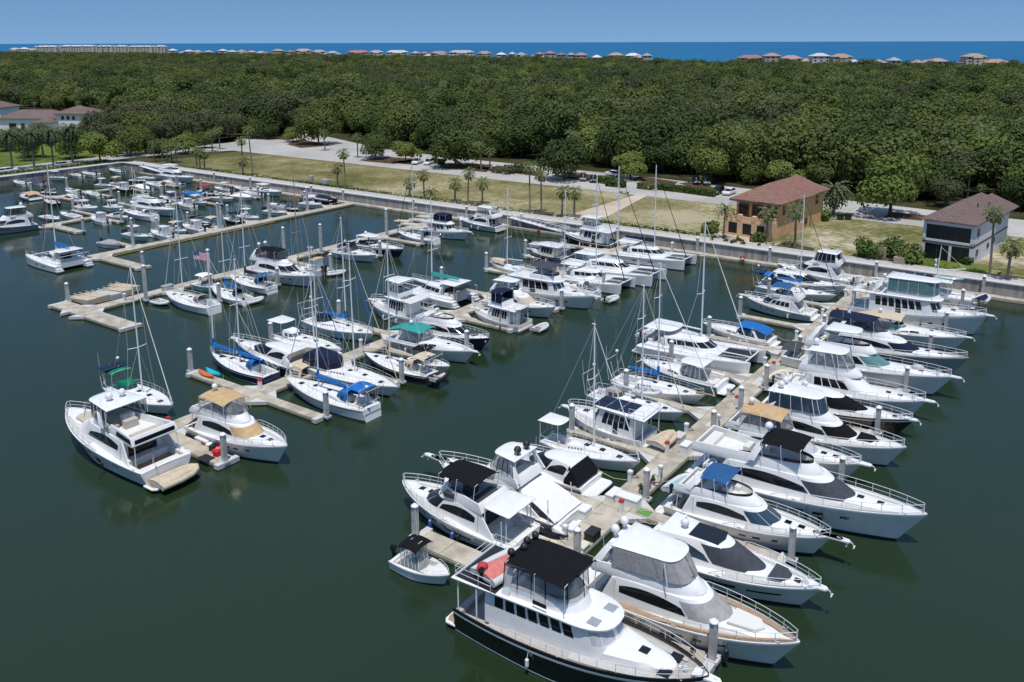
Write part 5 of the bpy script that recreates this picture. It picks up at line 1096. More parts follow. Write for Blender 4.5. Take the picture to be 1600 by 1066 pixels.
def fly(label, bow, stern, B=4.4, zb=2.3, y=None, plat=.9, hull='gelcoat_white', stripe='stripe_blue', top='hard', top_m='gelcoat_white', encl=None, wind='glass_dark', side='glass_dark', arch_m='gelcoat_white', domes=1, dome_m='plastic_white', teak=False,
        pulpit=True, rail=True, trunk=True, hullwin=True, cover_aft=None, curvy=True, fb=None, k=None, sunpad=None, side_deck=None, dark_coam=False, catg='motor yacht', name='motor_yacht', frame='canvas_black', flyseat='seat_white', hw_m='glass_dark', topx=(.16, .47), cockpit_open=True, cab=(.19, .74), L=None, flyx=(.08, .575), arch_x=.20):
    pos, rz, L0 = slip(bow, zb, stern, .5, y, plat); L = L or L0; root = thing(name, label, catg, pos, rz)
    k = k or min(1.15, max(.78, L / 14)); fs, fb = .082 * L + .15, fb or min(zb, .148 * L + .1)
    H = Hull(L, B, fs, fb, p=2.25, q=.82, wlw=.76, flare=.42); H.build(root, hull, stripe); H.deck(root, 'gelcoat_deck', [(.03 * L, .17 * L, B * .36, .55)], 'teak' if teak else None)
    platform(root, plat, B * .42, .32, .12, teak=teak); zc = H.zs(.45) + .02
    xa, xf = cab[0] * L, cab[1] * L; wa, wf = B * .395, B * .31
    C = Sup([(zc - .25, xa, xf + .1, wa, wf * 1.04, .64, 2.0), (zc + .50 * k, xa, xf - .02 * L, wa * .985, wf * 1.0, .65, 2.0), (zc + 1.25 * k, xa, xf - .125 * L, wa * .93, wf * .95, .70, 2.1), (zc + 1.52 * k, xa - .1, xf - .155 * L, wa * .90, wf * .90, .74, 2.2)])
    C.body(root, 'cabin', 'gelcoat_white')
    z0, z1 = zc + .42 * k, zc + 1.28 * k; q0, q1 = C.qx(xa + .02 * L, zc + .8 * k), .49
    if curvy: C.patch(root, 'side_window', [(q1 + .015, q0, lambda t: .10 + .14 * t * t, lambda t: .26 + .72 * math.sin(math.pi * min(1, .10 + .72 * t)) ** .7)], z0, z1, side, n=18)
    else:
        n_ = 4; C.patch(root, 'side_window', [(lerp(q1 + .01, q0, i / n_) + .008, lerp(q1 + .01, q0, (i + 1) / n_) - .008) for i in range(n_)], z0 + .06, z1 - .08, side, n=3)
    C.patch(root, 'windshield', [(.008, .25), (.262, .47)] if wind.startswith('glass') else [(0, .485)], z0 + .05, z1 + .05, wind, n=8)
    if trunk:
        zt = H.zs(.78); T = Sup([(zt - .35, .55 * L, .90 * L, B * .30, B * .20, .55, 2.0), (zt + .12, .55 * L, .89 * L, B * .29, B * .19, .55, 2.0), (zt + .26, .56 * L, .86 * L, B * .25, B * .16, .55, 2.0)]); T.body(root, 'foredeck_trunk', 'gelcoat_white', crown=.06)
        hatches(root, L, H, [(.74, .0), (.82, 0)], 'glass_dark', lambda x, yy: zt + .30 - (x / L - .78) * .5, s=.24)
        if sunpad: MB().prism([(.70 * L, -B * .17), (.82 * L, -B * .13), (.85 * L, 0), (.82 * L, B * .13), (.70 * L, B * .17)], zt + .30, zt + .46, 0, .06).build('sunpad', sunpad, root)
    # fly bridge
    zf = zc + 1.52 * k; x0, x1 = flyx[0] * L, flyx[1] * L; w0, w1 = B * .40, B * .30
    Fl = Sup([(zf - .06, x0 - .1, x1, w0 * .96, w1, .5, 2.2), (zf + .10, x0 - .25, x1 + .05, w0, w1, .5, 2.2), (zf + .42 * k, x0 - .12, x1 - .25, w0 * .985, w1 * .97, .5, 2.2), (zf + .72 * k, x0 + .10, x1 - .65, w0 * .95, w1 * .93, .48, 2.2)])
    zr = zf + .72 * k; Fl.body(root, 'flybridge', 'gelcoat_white', [(zr, x0 + .25, x1 - .80, w0 * .87, w1 * .84, .48, 2.2), (zf + .16, x0 + .25, x1 - .95, w0 * .86, w1 * .80, .48, 2.2)], 'gelcoat_deck')
    Fl.patch(root, 'fly_windscreen', [(.0, .60, lambda t: .0, lambda t: 1 - .8 * t ** 3)], zr - .02, zr + .26 * k, 'glass_dark' if encl is None else 'vinyl_dark', n=12, off=-.12)
    sx = lerp(x0, x1, .35); seats(root, [(x0 + .4, x0 + 1.3, -w0 * .7, w0 * .7, zf + .17, .42), (sx + .2, sx + .75, -.62, .62, zf + .17, .75), (sx + 1.0, sx + 2.0, w0 * .35, w0 * .8, zf + .17, .4)], flyseat, 'fly_seat'); helm(root, sx + 1.15, -.35, zf + .17, k)
    if dark_coam: Fl.patch(root, 'bulwark_glass', [(.66, .985)], zf + .22, zf + .58 * k, 'glass_dark', n=6); MB().box(x0 - .235, x0 - .20, -w0 * .86, w0 * .86, zf + .2, zf + .55 * k).build('bulwark_glass', 'glass_dark', root, False)
    for sg in (1, -1): MB().tube([(.075 * L, sg * B * .38, H.zs(.07)), (.085 * L, sg * w0 * .90, zf - .04)], .04, 5).build('overhang_post', 'steel', root)
    # cockpit sides and overhang pillars
    for sg in (1, -1): b = MB(); b.loft([[(xa - .05, sg * wa * .97, zc - .2), (xa - .05, sg * (wa * .97 - .1), zc - .2), (.115 * L, sg * (B * .43 - .12), H.zs(.1)), (.115 * L, sg * B * .43, H.zs(.1))], [(xa - .05, sg * wa * .93, zf - .05), (xa - .05, sg * (wa * .93 - .1), zf - .05), (xa - .30, sg * (wa * .93 - .1), zf - .05), (xa - .30, sg * wa * .93, zf - .05)]]); b.build('cockpit_wing', 'gelcoat_white', root, True, 30)
    MB().box(.035 * L, .075 * L, -B * .33, B * .33, H.zs(0) - .54, H.zs(0) - .08, 0, .08).build('aft_sofa', 'seat_white', root)
    b = MB(); b.box(xa - .04, xa - .002, -wa * .62, wa * .62, zc - .55, zf - .18); b.build('saloon_door', 'glass_dark', root)
    zt = zr + (1.30 if top else .75) * k; tx0, tx1 = topx[0] * L, topx[1] * L
    if domes >= 0:
        ax = arch_x * L; arch(root, ax - .7, ax + .2, w0 * .93, w0 * .80, zf + .45 * k, zt - .12, .55 * k, .10, arch_m)
        for i in range(domes): dome(root, ax + .1 - .5 * (i // 2), (.62 if i % 2 == 0 else -.62) if domes > 1 else 0, zt + (.16 if top else .0), .30 * k, dome_m)
        if domes == 0: radar(root, ax + .1, 0, zt + .12, 1.1)
        antenna(root, [(ax - .2, w0 * .75, zf + .7), (ax - .2, -w0 * .75, zf + .7)][:1 + (len(label) % 2)], 2.4)
    if top == 'hard':
        slabtop(root, tx0, tx1, w0 * .86, zt, top_m, .13, 'hardtop'); b = MB()
        for x in (tx0 + .3, tx1 - .7):
            for sg in (1, -1): b.tube([(x + (.35 if x > tx0 + 1 else 0), sg * w0 * .88, zr - .05), (x, sg * w0 * .78, zt + .03)], .04, 5)
        b.build('hardtop_support', 'steel', root)
    elif top == 'bimini': canopy(root, tx0, tx1, w0 * .84, zt, top_m); hoops(root, [tx0 + .1, (tx0 + tx1) / 2, tx1 - .1], w0 * .85, zr - .05, zt - .05, lean=.15)
    if encl: steps_enclosure(root, tx0 + .1, min(tx1 + .9, x1 - .7), w0 * .90, zr - .01, zt + .02, encl, tx1, .82, frame)
    if cover_aft: b = MB(); b.grid([[(lerp(.035 * L, .02 * L, t) if False else lerp(xa - .1, .02 * L, t), y_ * lerp(wa * .85, B * .42, t), lerp(zf - .1, H.zs(0) + .15, t ** 1.4) + .05 * (1 - abs(y_))) for y_ in (-1, -.5, 0, .5, 1)] for t in (0, .2, .4, .6, .8, 1)]); b.build('cockpit_cover', cover_aft, root)
    if rail: H.rail(root, .40, .985, .66 * k, .10, 8)
    if pulpit: H.pulpit(root, .8)
    if hullwin: H.ports(root, [(.50, .545), (.585, .63), (.70, .735)], .58, .70, hw_m)
    if side_deck:
        for sg in (1, -1): b = MB(); b.grid([[H.deckp(t, .14, .09, sg), H.deckp(t, .14 + .42, .105, sg)] for t in [.2 + .78 * i / 14 for i in range(15)]]); b.build('side_deck', side_deck, root)
    cleats(root, H, [.06, .5, .92]); moor(root, H, plat + .9); root['hull_length'] = round(L, 1)
    return root, H, dict(zc=zc, zf=zf, zr=zr, zt=zt, k=k, L=L, B=B, w0=w0, xa=xa, xf=xf)

def coupe(label, bow, stern, B=4.2, zb=2.1, y=None, plat=.9, hull='gelcoat_white', stripe='stripe_blue', wind='canvas_black', side='glass_dark', roof_m='gelcoat_white', sunroof=True, aft_cover=None, foredeck=None, teak=False, k=None, catg='sport yacht', name='sport_yacht', arch_=False, domes=1, hullstripe=None, encl=None, tops=None):
    pos, rz, L = slip(bow, zb, stern, .5, y, plat); root = thing(name, label, catg, pos, rz)
    k = k or min(1.1, max(.74, L / 14)); fs, fb = .078 * L + .1, min(zb, .14 * L + .05); H = Hull(L, B, fs, fb, p=2.2, q=.84, wlw=.76, flare=.42); H.build(root, hull, stripe, sheer=hullstripe); H.deck(root, 'gelcoat_deck', [(.03 * L, .24 * L, B * .36, .5)], 'teak' if teak else None)
    platform(root, plat, B * .42, .30, .12, teak=teak); zc = H.zs(.45); xa, xf = .20 * L, .76 * L; wa, wf = B * .40, B * .30
    C = Sup([(zc - .25, xa, xf + .1, wa, wf, .45, 2.0), (zc + .30 * k, xa, xf - .02 * L, wa, wf, .45, 2.0), (zc + .75 * k, xa - .03 * L, xf - .10 * L, wa * .965, wf * .95, .48, 2.1), (zc + 1.35 * k, xa - .06 * L, xf - .22 * L, wa * .87, wf * .86, .56, 2.3), (zc + 1.55 * k, xa - .07 * L, xf - .27 * L, wa * .82, wf * .80, .6, 2.4)])
    C.body(root, 'cabin', roof_m, crown=.10); z0, z1 = zc + .32 * k, zc + 1.36 * k
    C.patch(root, 'side_window', [(.515, .93, lambda t: .05 + .22 * t, lambda t: .08 + .90 * math.sin(math.pi * min(1, .12 + .55 * t)) ** .9)], z0, z1, side, n=16)
    C.patch(root, 'windshield', [(0, .488)], z0 + .06, z1 + .06, wind, n=12)
    zt = zc + 1.55 * k
    if sunroof: MB().prism([(xf - .47 * L, -wa * .52), (xf - .30 * L, -wa * .50), (xf - .285 * L, 0), (xf - .30 * L, wa * .50), (xf - .47 * L, wa * .52)], zt + .085, zt + .125, 0, .02).build('sunroof', 'glass_dark', root)
    T = Sup([(H.zs(.8) - .3, .62 * L, .90 * L, B * .27, B * .17, .5, 2.0), (H.zs(.8) + .10, .62 * L, .89 * L, B * .26, B * .16, .5, 2.0), (H.zs(.8) + .2, .63 * L, .86 * L, B * .22, B * .13, .5, 2.0)]); T.body(root, 'foredeck_trunk', 'gelcoat_white', crown=.05)
    zt2 = H.zs(.8) + .27
    if foredeck: MB().prism([(.735 * L, -B * .20), (.80 * L, -B * .17), (.835 * L, -B * .06), (.835 * L, B * .06), (.80 * L, B * .17), (.735 * L, B * .20)], zt2 - .04, zt2 + .06, 0, .04).build('sunpad_cover', foredeck, root)
    hatches(root, L, H, [(.87, 0)], 'glass_dark', lambda x, yy: H.zs(.87) + .10, s=.22)
    seats(root, [(.05 * L, .10 * L, -B * .3, B * .3, H.zs(0) - .48, .45), (.12 * L, .19 * L, B * .12, B * .33, H.zs(0) - .48, .4)], 'seat_white', 'cockpit_seat')
    if aft_cover:
        b = MB(); b.grid([[(lerp(xa - .04 * L, .03 * L, t), y_ * lerp(wa * .84, B * .41, t), lerp(zt - .02, H.zs(0) + .2, t ** 1.3) + .06 * (1 - y_ * y_)) for y_ in (-1, -.6, 0, .6, 1)] for t in (0, .15, .35, .55, .75, 1)])
        for sg in (1, -1): b.grid([[(lerp(xa - .04 * L, .03 * L, t), sg * lerp(wa * .84, B * .41, t), lerp(zt - .02, H.zs(0) + .2, t ** 1.3)), (lerp(xa, .03 * L, t), sg * B * .42, H.zs(.1) + .1)] for t in (0, .15, .35, .55, .75, 1)])
        b.build('cockpit_cover', aft_cover, root)
    else:
        for sg in (1, -1): b = MB(); b.loft([[(xa - .1, sg * wa, zc - .1), (xa - .1, sg * (wa - .12), zc - .1), (.05 * L, sg * (B * .42 - .12), H.zs(0)), (.05 * L, sg * B * .42, H.zs(0))], [(xa - .02, sg * wa * .93, zc + 1.05 * k), (xa - .02, sg * (wa * .93 - .1), zc + 1.05 * k), (xa - .5, sg * (wa * .90 - .1), zc + 1.05 * k), (xa - .5, sg * wa * .90, zc + 1.05 * k)]]); b.build('cockpit_wing', 'gelcoat_white', root, True, 30)
    for i in range(domes): dome(root, xa + .6 + .7 * i, (.5 if i % 2 else -.3), zt + .06, .27 * k)
    if domes: radar(root, xa + .2, .4, zt + .05, .9)
    H.rail(root, .45, .985, .6 * k, .10, 7); H.pulpit(root, .35); H.ports(root, [(.44, .60)], .60, .70); cleats(root, H, [.06, .5, .92]); moor(root, H, plat + .9); root['hull_length'] = round(L, 1)
    return root, H, dict(zc=zc, zt=zt, k=k, L=L, B=B, wa=wa, xa=xa)

def express(label, bow, stern, B=3.6, zb=1.7, y=None, plat=.6, hull='gelcoat_white', stripe='stripe_blue', top='bimini', top_m='canvas_blue', encl=None, aft_top=None, cover=None, wind='glass_dark', arch_=True, outb=0, pulpit=True, hullstripe=None, catg='cabin cruiser', name='express_cruiser', k=None, foredeck=None, trunk_m='gelcoat_white', dome_=True, frame='canvas_white'):
    pos, rz, L = slip(bow, zb, stern, .5, y, plat); root = thing(name, label, catg, pos, rz); k = k or min(1.1, max(.7, L / 11)); fs, fb = .075 * L + .18, min(zb, .135 * L + .12)
    H = Hull(L, B, fs, fb, p=2.2, q=.85, wlw=.77); H.build(root, hull, stripe, sheer=hullstripe); H.deck(root, 'gelcoat_deck', [(.05 * L, .44 * L, B * .36, .6)]); platform(root, plat, B * .42, .28, .10)
    z8 = H.zs(.65); T = Sup([(z8 - .4, .42 * L, .92 * L, B * .37, B * .24, .42, 1.9), (z8 + .10 * k, .42 * L, .90 * L, B * .36, B * .23, .42, 1.9), (z8 + .34 * k, .44 * L, .84 * L, B * .31, B * .19, .42, 1.9)]); T.body(root, 'cabin_top', trunk_m, crown=.10)
    T.patch(root, 'cabin_window', [(.52, .72, lambda t: .2, lambda t: .9), (.75, .90, lambda t: .2, lambda t: .9 - .5 * t)], z8 + .02, z8 + .30 * k, 'glass_dark', n=4)
    hatches(root, L, H, [(.70, 0), (.80, 0)], 'glass_dark', lambda x, yy: z8 + .42 * k - (x / L - .68) * .9, s=.22); zd = H.zs(.42)
    W = Sup([(zd + .05, .30 * L, .54 * L, B * .41, B * .33, .45, 2.0), (zd + .80 * k, .31 * L, .465 * L, B * .36, B * .29, .5, 2.1)]); W.patch(root, 'windscreen', [(0, .24), (.255, .49), (.51, .72, lambda t: 0, lambda t: 1 - .6 * t)], zd + .12, zd + .78 * k, wind, n=6, off=0)
    b = MB(); b.tube([W.pt(q, zd + .79 * k) for q in [-.72, -.6, -.5, -.4, -.3, -.2, -.1, 0, .1, .2, .3, .4, .5, .6, .72]], .03, 4)
    for q in (-.5, -.25, 0, .25, .5): b.tube([W.pt(q, zd + .1), W.pt(q, zd + .79 * k)], .022, 4)
    b.build('windscreen_frame', 'aluminium', root)
    zfl = H.zs(.1) - .58; seats(root, [(.07 * L, .13 * L, -B * .32, B * .32, zfl, .5), (.30 * L, .36 * L, -B * .28, -B * .05, zfl, .8), (.28 * L, .38 * L, B * .1, B * .32, zfl, .45), (.14 * L, .24 * L, B * .2, B * .33, zfl, .45)]); helm(root, .385 * L, -B * .16, zfl + .1, .9)
    for sg in (1, -1): b = MB(); b.grid([[H.deckp(t, .10, .06, sg), H.deckp(t, .14, .06 + .30 * k, sg), H.deckp(t, .40, .06 + .26 * k, sg), H.deckp(t, .44, -.2, sg)] for t in (.04, .1, .2, .3, .4, .46)]); b.build('cockpit_coaming', 'gelcoat_white', root)
    zt = zd + 1.62 * k
    if arch_:
        arch(root, .16 * L, .25 * L, B * .43, B * .36, zd + .1, zt - .1, .45 * k, .09)
        if dome_: dome(root, .25 * L, 0, zt, .24 * k)
    if top == 'bimini':
        canopy(root, .22 * L, .46 * L, B * .38, zt, top_m, .18); hoops(root, [.24 * L, .44 * L], B * .38, zd + .35, zt - .06, lean=.1)
    elif top == 'hard': slabtop(root, .18 * L, .47 * L, B * .38, zt, 'gelcoat_white', .11); hoops(root, [.22 * L, .43 * L], B * .36, zd + .3, zt, .035, 'hardtop_support')
    if encl: steps_enclosure(root, .20 * L, .50 * L, B * .40, zd + .35 * k, zt, encl, .44 * L, .86, frame)
    if aft_top: b = MB(); b.grid([[(lerp(.22 * L, .03 * L, t), y_ * B * .38, lerp(zt - .08, zd + (.95 if aft_top != cover else .3) * k, t ** 1.2) + .1 * (1 - y_ * y_)) for y_ in (-1, -.6, 0, .6, 1)] for t in (0, .25, .5, .75, 1)]); b.build('aft_canopy', aft_top, root); hoops(root, [.06 * L], B * .37, zd, zd + .9 * k)
    if cover: b = MB(); b.grid([[(lerp(.47 * L, .03 * L, t), y_ * lerp(B * .36, B * .43, min(1, t * 3)), zd + .1 + (.75 * k * math.sin(math.pi * min(1, .5 + .45 * t)) + .1) * (1 - abs(y_) ** 2.2)) for y_ in (-1, -.8, -.5, 0, .5, .8, 1)] for t in (0, .12, .3, .5, .7, .9, 1)]); b.build('cockpit_cover', cover, root)
    for i in range(outb): outboard(root, -.05 - (plat * .2), (i - (outb - 1) / 2) * .75, .75)
    if foredeck: MB().prism([(.60 * L, -B * .2), (.74 * L, -B * .16), (.74 * L, B * .16), (.60 * L, B * .2)], z8 + .42 * k, z8 + .50 * k, 0, .04).build('sunpad', foredeck, root)
    H.rail(root, .45, .985, .55 * k, .10, 7)
    if pulpit: H.pulpit(root, .55, .3)
    cleats(root, H, [.06, .55, .92]); moor(root, H, plat + .9); root['hull_length'] = round(L, 1); return root, H, dict(zc=zd, zt=zt, k=k, L=L, B=B)

def trawler(label, bow, stern, B=4.2, zb=2.2, y=None, plat=.6, hull='gelcoat_white', stripe='stripe_blue', bottom='bottom_paint', house='gelcoat_white', top=None, top_m='canvas_navy', encl=None, solar=False, mast=False, raised=False, wins=6, wind='glass_dark', hardfly=False, k=None, name='trawler_yacht', catg='trawler', dinghy=None, sunk=0, teak=False, house_x=(.20, .66), brow=.35, door=True, sheer=None, domes=1, fly_=True, boom=False, fx=None, wz=(.62, 1.66)):
    pos, rz, L = slip(bow, zb, stern, .5, y, plat); root = thing(name, label, catg, pos, rz); k = k or min(1.1, max(.75, L / 12.5)); fs, fb = .088 * L + .15, min(zb + .1, .17 * L + .1)
    H = Hull(L, B, fs, fb, p=2.5, q=.72, rake=.09, tw=.86, wlw=.9, dip=.12); H.build(root, hull, stripe, bottom, .22, sheer=sheer); H.deck(root, 'teak_grey' if teak else 'gelcoat_deck', [(.03 * L, .16 * L, B * .38, .35)], dz=-.05); platform(root, plat, B * .40, .3, .10, teak=teak)
    zc = H.zs(.45); xa, xf = house_x[0] * L, house_x[1] * L; wa, wf = B * .36, B * .30
    C = Sup([(zc - .25, xa, xf + .05, wa, wf, .78, 3.2), (zc + .85 * k, xa, xf - .05, wa, wf * .99, .78, 3.2), (zc + 1.60 * k, xa, xf - .45, wa * .97, wf * .95, .78, 3.2), (zc + 1.85 * k, xa, xf - .5, wa * .96, wf * .94, .78, 3.2)]); C.body(root, 'deckhouse', house)
    z0, z1 = zc + wz[0] * k, zc + wz[1] * k; q0, q1 = .95, .51; g = .007
    C.patch(root, 'side_window', [(lerp(q1, q0, i / wins) + g, lerp(q1, q0, (i + 1) / wins) - g) for i in range(wins) if not (door and i == wins // 2)], z0, z1, 'glass_dark', n=2)
    if door: i = wins // 2; C.patch(root, 'side_door', [(lerp(q1, q0, i / wins) + g, lerp(q1, q0, (i + 1) / wins) - g)], zc - .1, z1, 'teak' if house == 'gelcoat_white' and teak else 'glass_dark', n=2)
    C.patch(root, 'windshield', [(.012, .20), (.225, .38)], z0 + .05, z1, wind, n=3)
    zf = zc + 1.85 * k; Rf = Sup([(zf, xa - .14 * L, xf + brow - .3, B * .43, B * .34, .72, 2.6), (zf + .13, xa - .145 * L, xf + brow - .25, B * .44, B * .35, .72, 2.6), (zf + .17, xa - .135 * L, xf + brow - .33, B * .42, B * .33, .72, 2.6)]); Rf.body(root, 'boat_deck', 'gelcoat_white', crown=.02)
    for sg in (1, -1):
        for x in (xa - .12 * L, xa - .03 * L): b = MB(); b.tube([(x, sg * B * .40, H.zs(.05)), (x, sg * B * .40, zf + .02)], .05, 5); b.build('deck_support', 'gelcoat_white', root)
    zt2 = H.zs(.78)
    T = Sup([(zt2 - .5, xf - .3, .90 * L, B * .30, B * .18, .6, 2.0), (zt2 + .30 * k, xf - .3, .88 * L, B * .28, B * .16, .6, 2.0), (zt2 + .40 * k, xf - .25, .86 * L, B * .25, B * .14, .6, 2.0)]); T.body(root, 'foredeck_trunk', 'gelcoat_white', crown=.05); hatches(root, L, H, [(.76, 0)], 'glass_dark', lambda x, yy: zt2 + .46 * k, s=.28)
    zr = zf + .16
    if fly_:
        x0, x1 = (fx[0] * L, fx[1] * L) if fx else (xa + .12 * L, xf - .2); Fl = Sup([(zr, x0, x1, B * .34, B * .28, .6, 2.3), (zr + .62 * k, x0 + .15, x1 - .35, B * .33, B * .27, .6, 2.3), (zr + .70 * k, x0 + .18, x1 - .45, B * .32, B * .26, .6, 2.3)]); Fl.body(root, 'flybridge', 'gelcoat_white', [(zr + .70 * k, x0 + .3, x1 - .6, B * .30, B * .24, .6, 2.3), (zr + .1, x0 + .3, x1 - .7, B * .29, B * .23, .6, 2.3)], 'gelcoat_deck')
        Fl.patch(root, 'venturi_screen', [(0, .6, lambda t: 0, lambda t: 1 - .6 * t ** 3)], zr + .68 * k, zr + .95 * k, 'glass_dark', n=10, off=-.1)
        seats(root, [(x0 + .35, x0 + .85, -B * .26, B * .26, zr + .1, .5), (x0 + 1.4, x0 + 1.9, -.55, .55, zr + .1, .8)], 'seat_white', 'fly_seat'); helm(root, x1 - 1.6, 0, zr + .1, k)
        zt = zr + 2.05 * k; tx0, tx1 = x0 + .1, x1 - .5
        if top == 'bimini': canopy(root, tx0, tx1, B * .34, zt, top_m); hoops(root, [tx0 + .1, (tx0 + tx1) / 2, tx1 - .1], B * .34, zr + .6, zt - .06)
        elif top == 'hard': slabtop(root, tx0 - .2, tx1 + .3, B * .36, zt, 'gelcoat_white', .12); hoops(root, [tx0 + .1, tx1 - .15], B * .33, zr + .6, zt + .02, .04, 'hardtop_support')
        if encl: steps_enclosure(root, tx0, x1 - .3, B * .35, zr + .6 * k, zt, encl, tx1 + .1, .85, 'canvas_white' if top == 'hard' else top_m)
    else: zt = zr
    if solar:
        for i in range(3):
            for j in (-1, 1): b = MB(); b.box(xa + .05 * L + i * 1.35, xa + .05 * L + i * 1.35 + 1.25, j * .62 - .56, j * .62 + .56, zr + .06, zr + .11); b.build('solar_panel', 'solar', root)
    if mast:
        mx = xa + .02 * L; b = MB(); b.tube([(mx, 0, zr), (mx - .2, 0, zr + 4.6 * k)], .09, 6, 0, .05); b.tube([(mx, -.7, zr + 2.9), (mx, .7, zr + 2.9)], .04, 4); m_ = b.build('mast', 'plastic_white', root); radar(m_, mx + .35, 0, zr + 2.4, .9); dome(m_, mx + .3, 0, zr + 1.5, .22)
        if boom: b = MB(); b.tube([(mx, 0, zr + 1.2), (mx - 3.6, 0, zr + 1.9)], .07, 5); b.tube([(mx - .2, 0, zr + 4.4 * k), (mx - 3.5, 0, zr + 1.9)], .015, 3); b.build('boom', 'plastic_white', m_)
    elif domes: arch(root, xa + .02 * L, xa + .08 * L, B * .33, B * .28, zr, zr + 1.5 * k, .4); dome(root, xa + .08 * L, 0, zr + 1.55 * k, .25)
    b = MB(); ring_ = [Rf.onl((zr + .0, xa - .13 * L, xa + .12 * L, B * .41, B * .41, .9, 4), q) for q in (-.62, -.75, -1, 1, .75, .62)]
    for h_ in (.42, .8): b.tube([(x, yy, z + h_) for x, yy, z in ring_], .025, 4)
    for x, yy, z in ring_: b.tube([(x, yy, z), (x, yy, z + .8)], .022, 4)
    b.build('deck_rail', 'steel', root)
    H.rail(root, .18, .985, .55 * k, .06, 12, dz=.22); H.pulpit(root, .75); H.ports(root, [(.30, .33), (.40, .43), (.62, .65), (.72, .75)], .52, .64, 'glass_dark', 'porthole'); cleats(root, H, [.06, .5, .92]); moor(root, H, plat + .9); root['hull_length'] = round(L, 1)
    return root, H, dict(zc=zc, zf=zf, zr=zr, zt=zt, k=k, L=L, B=B, xa=xa, xf=xf)

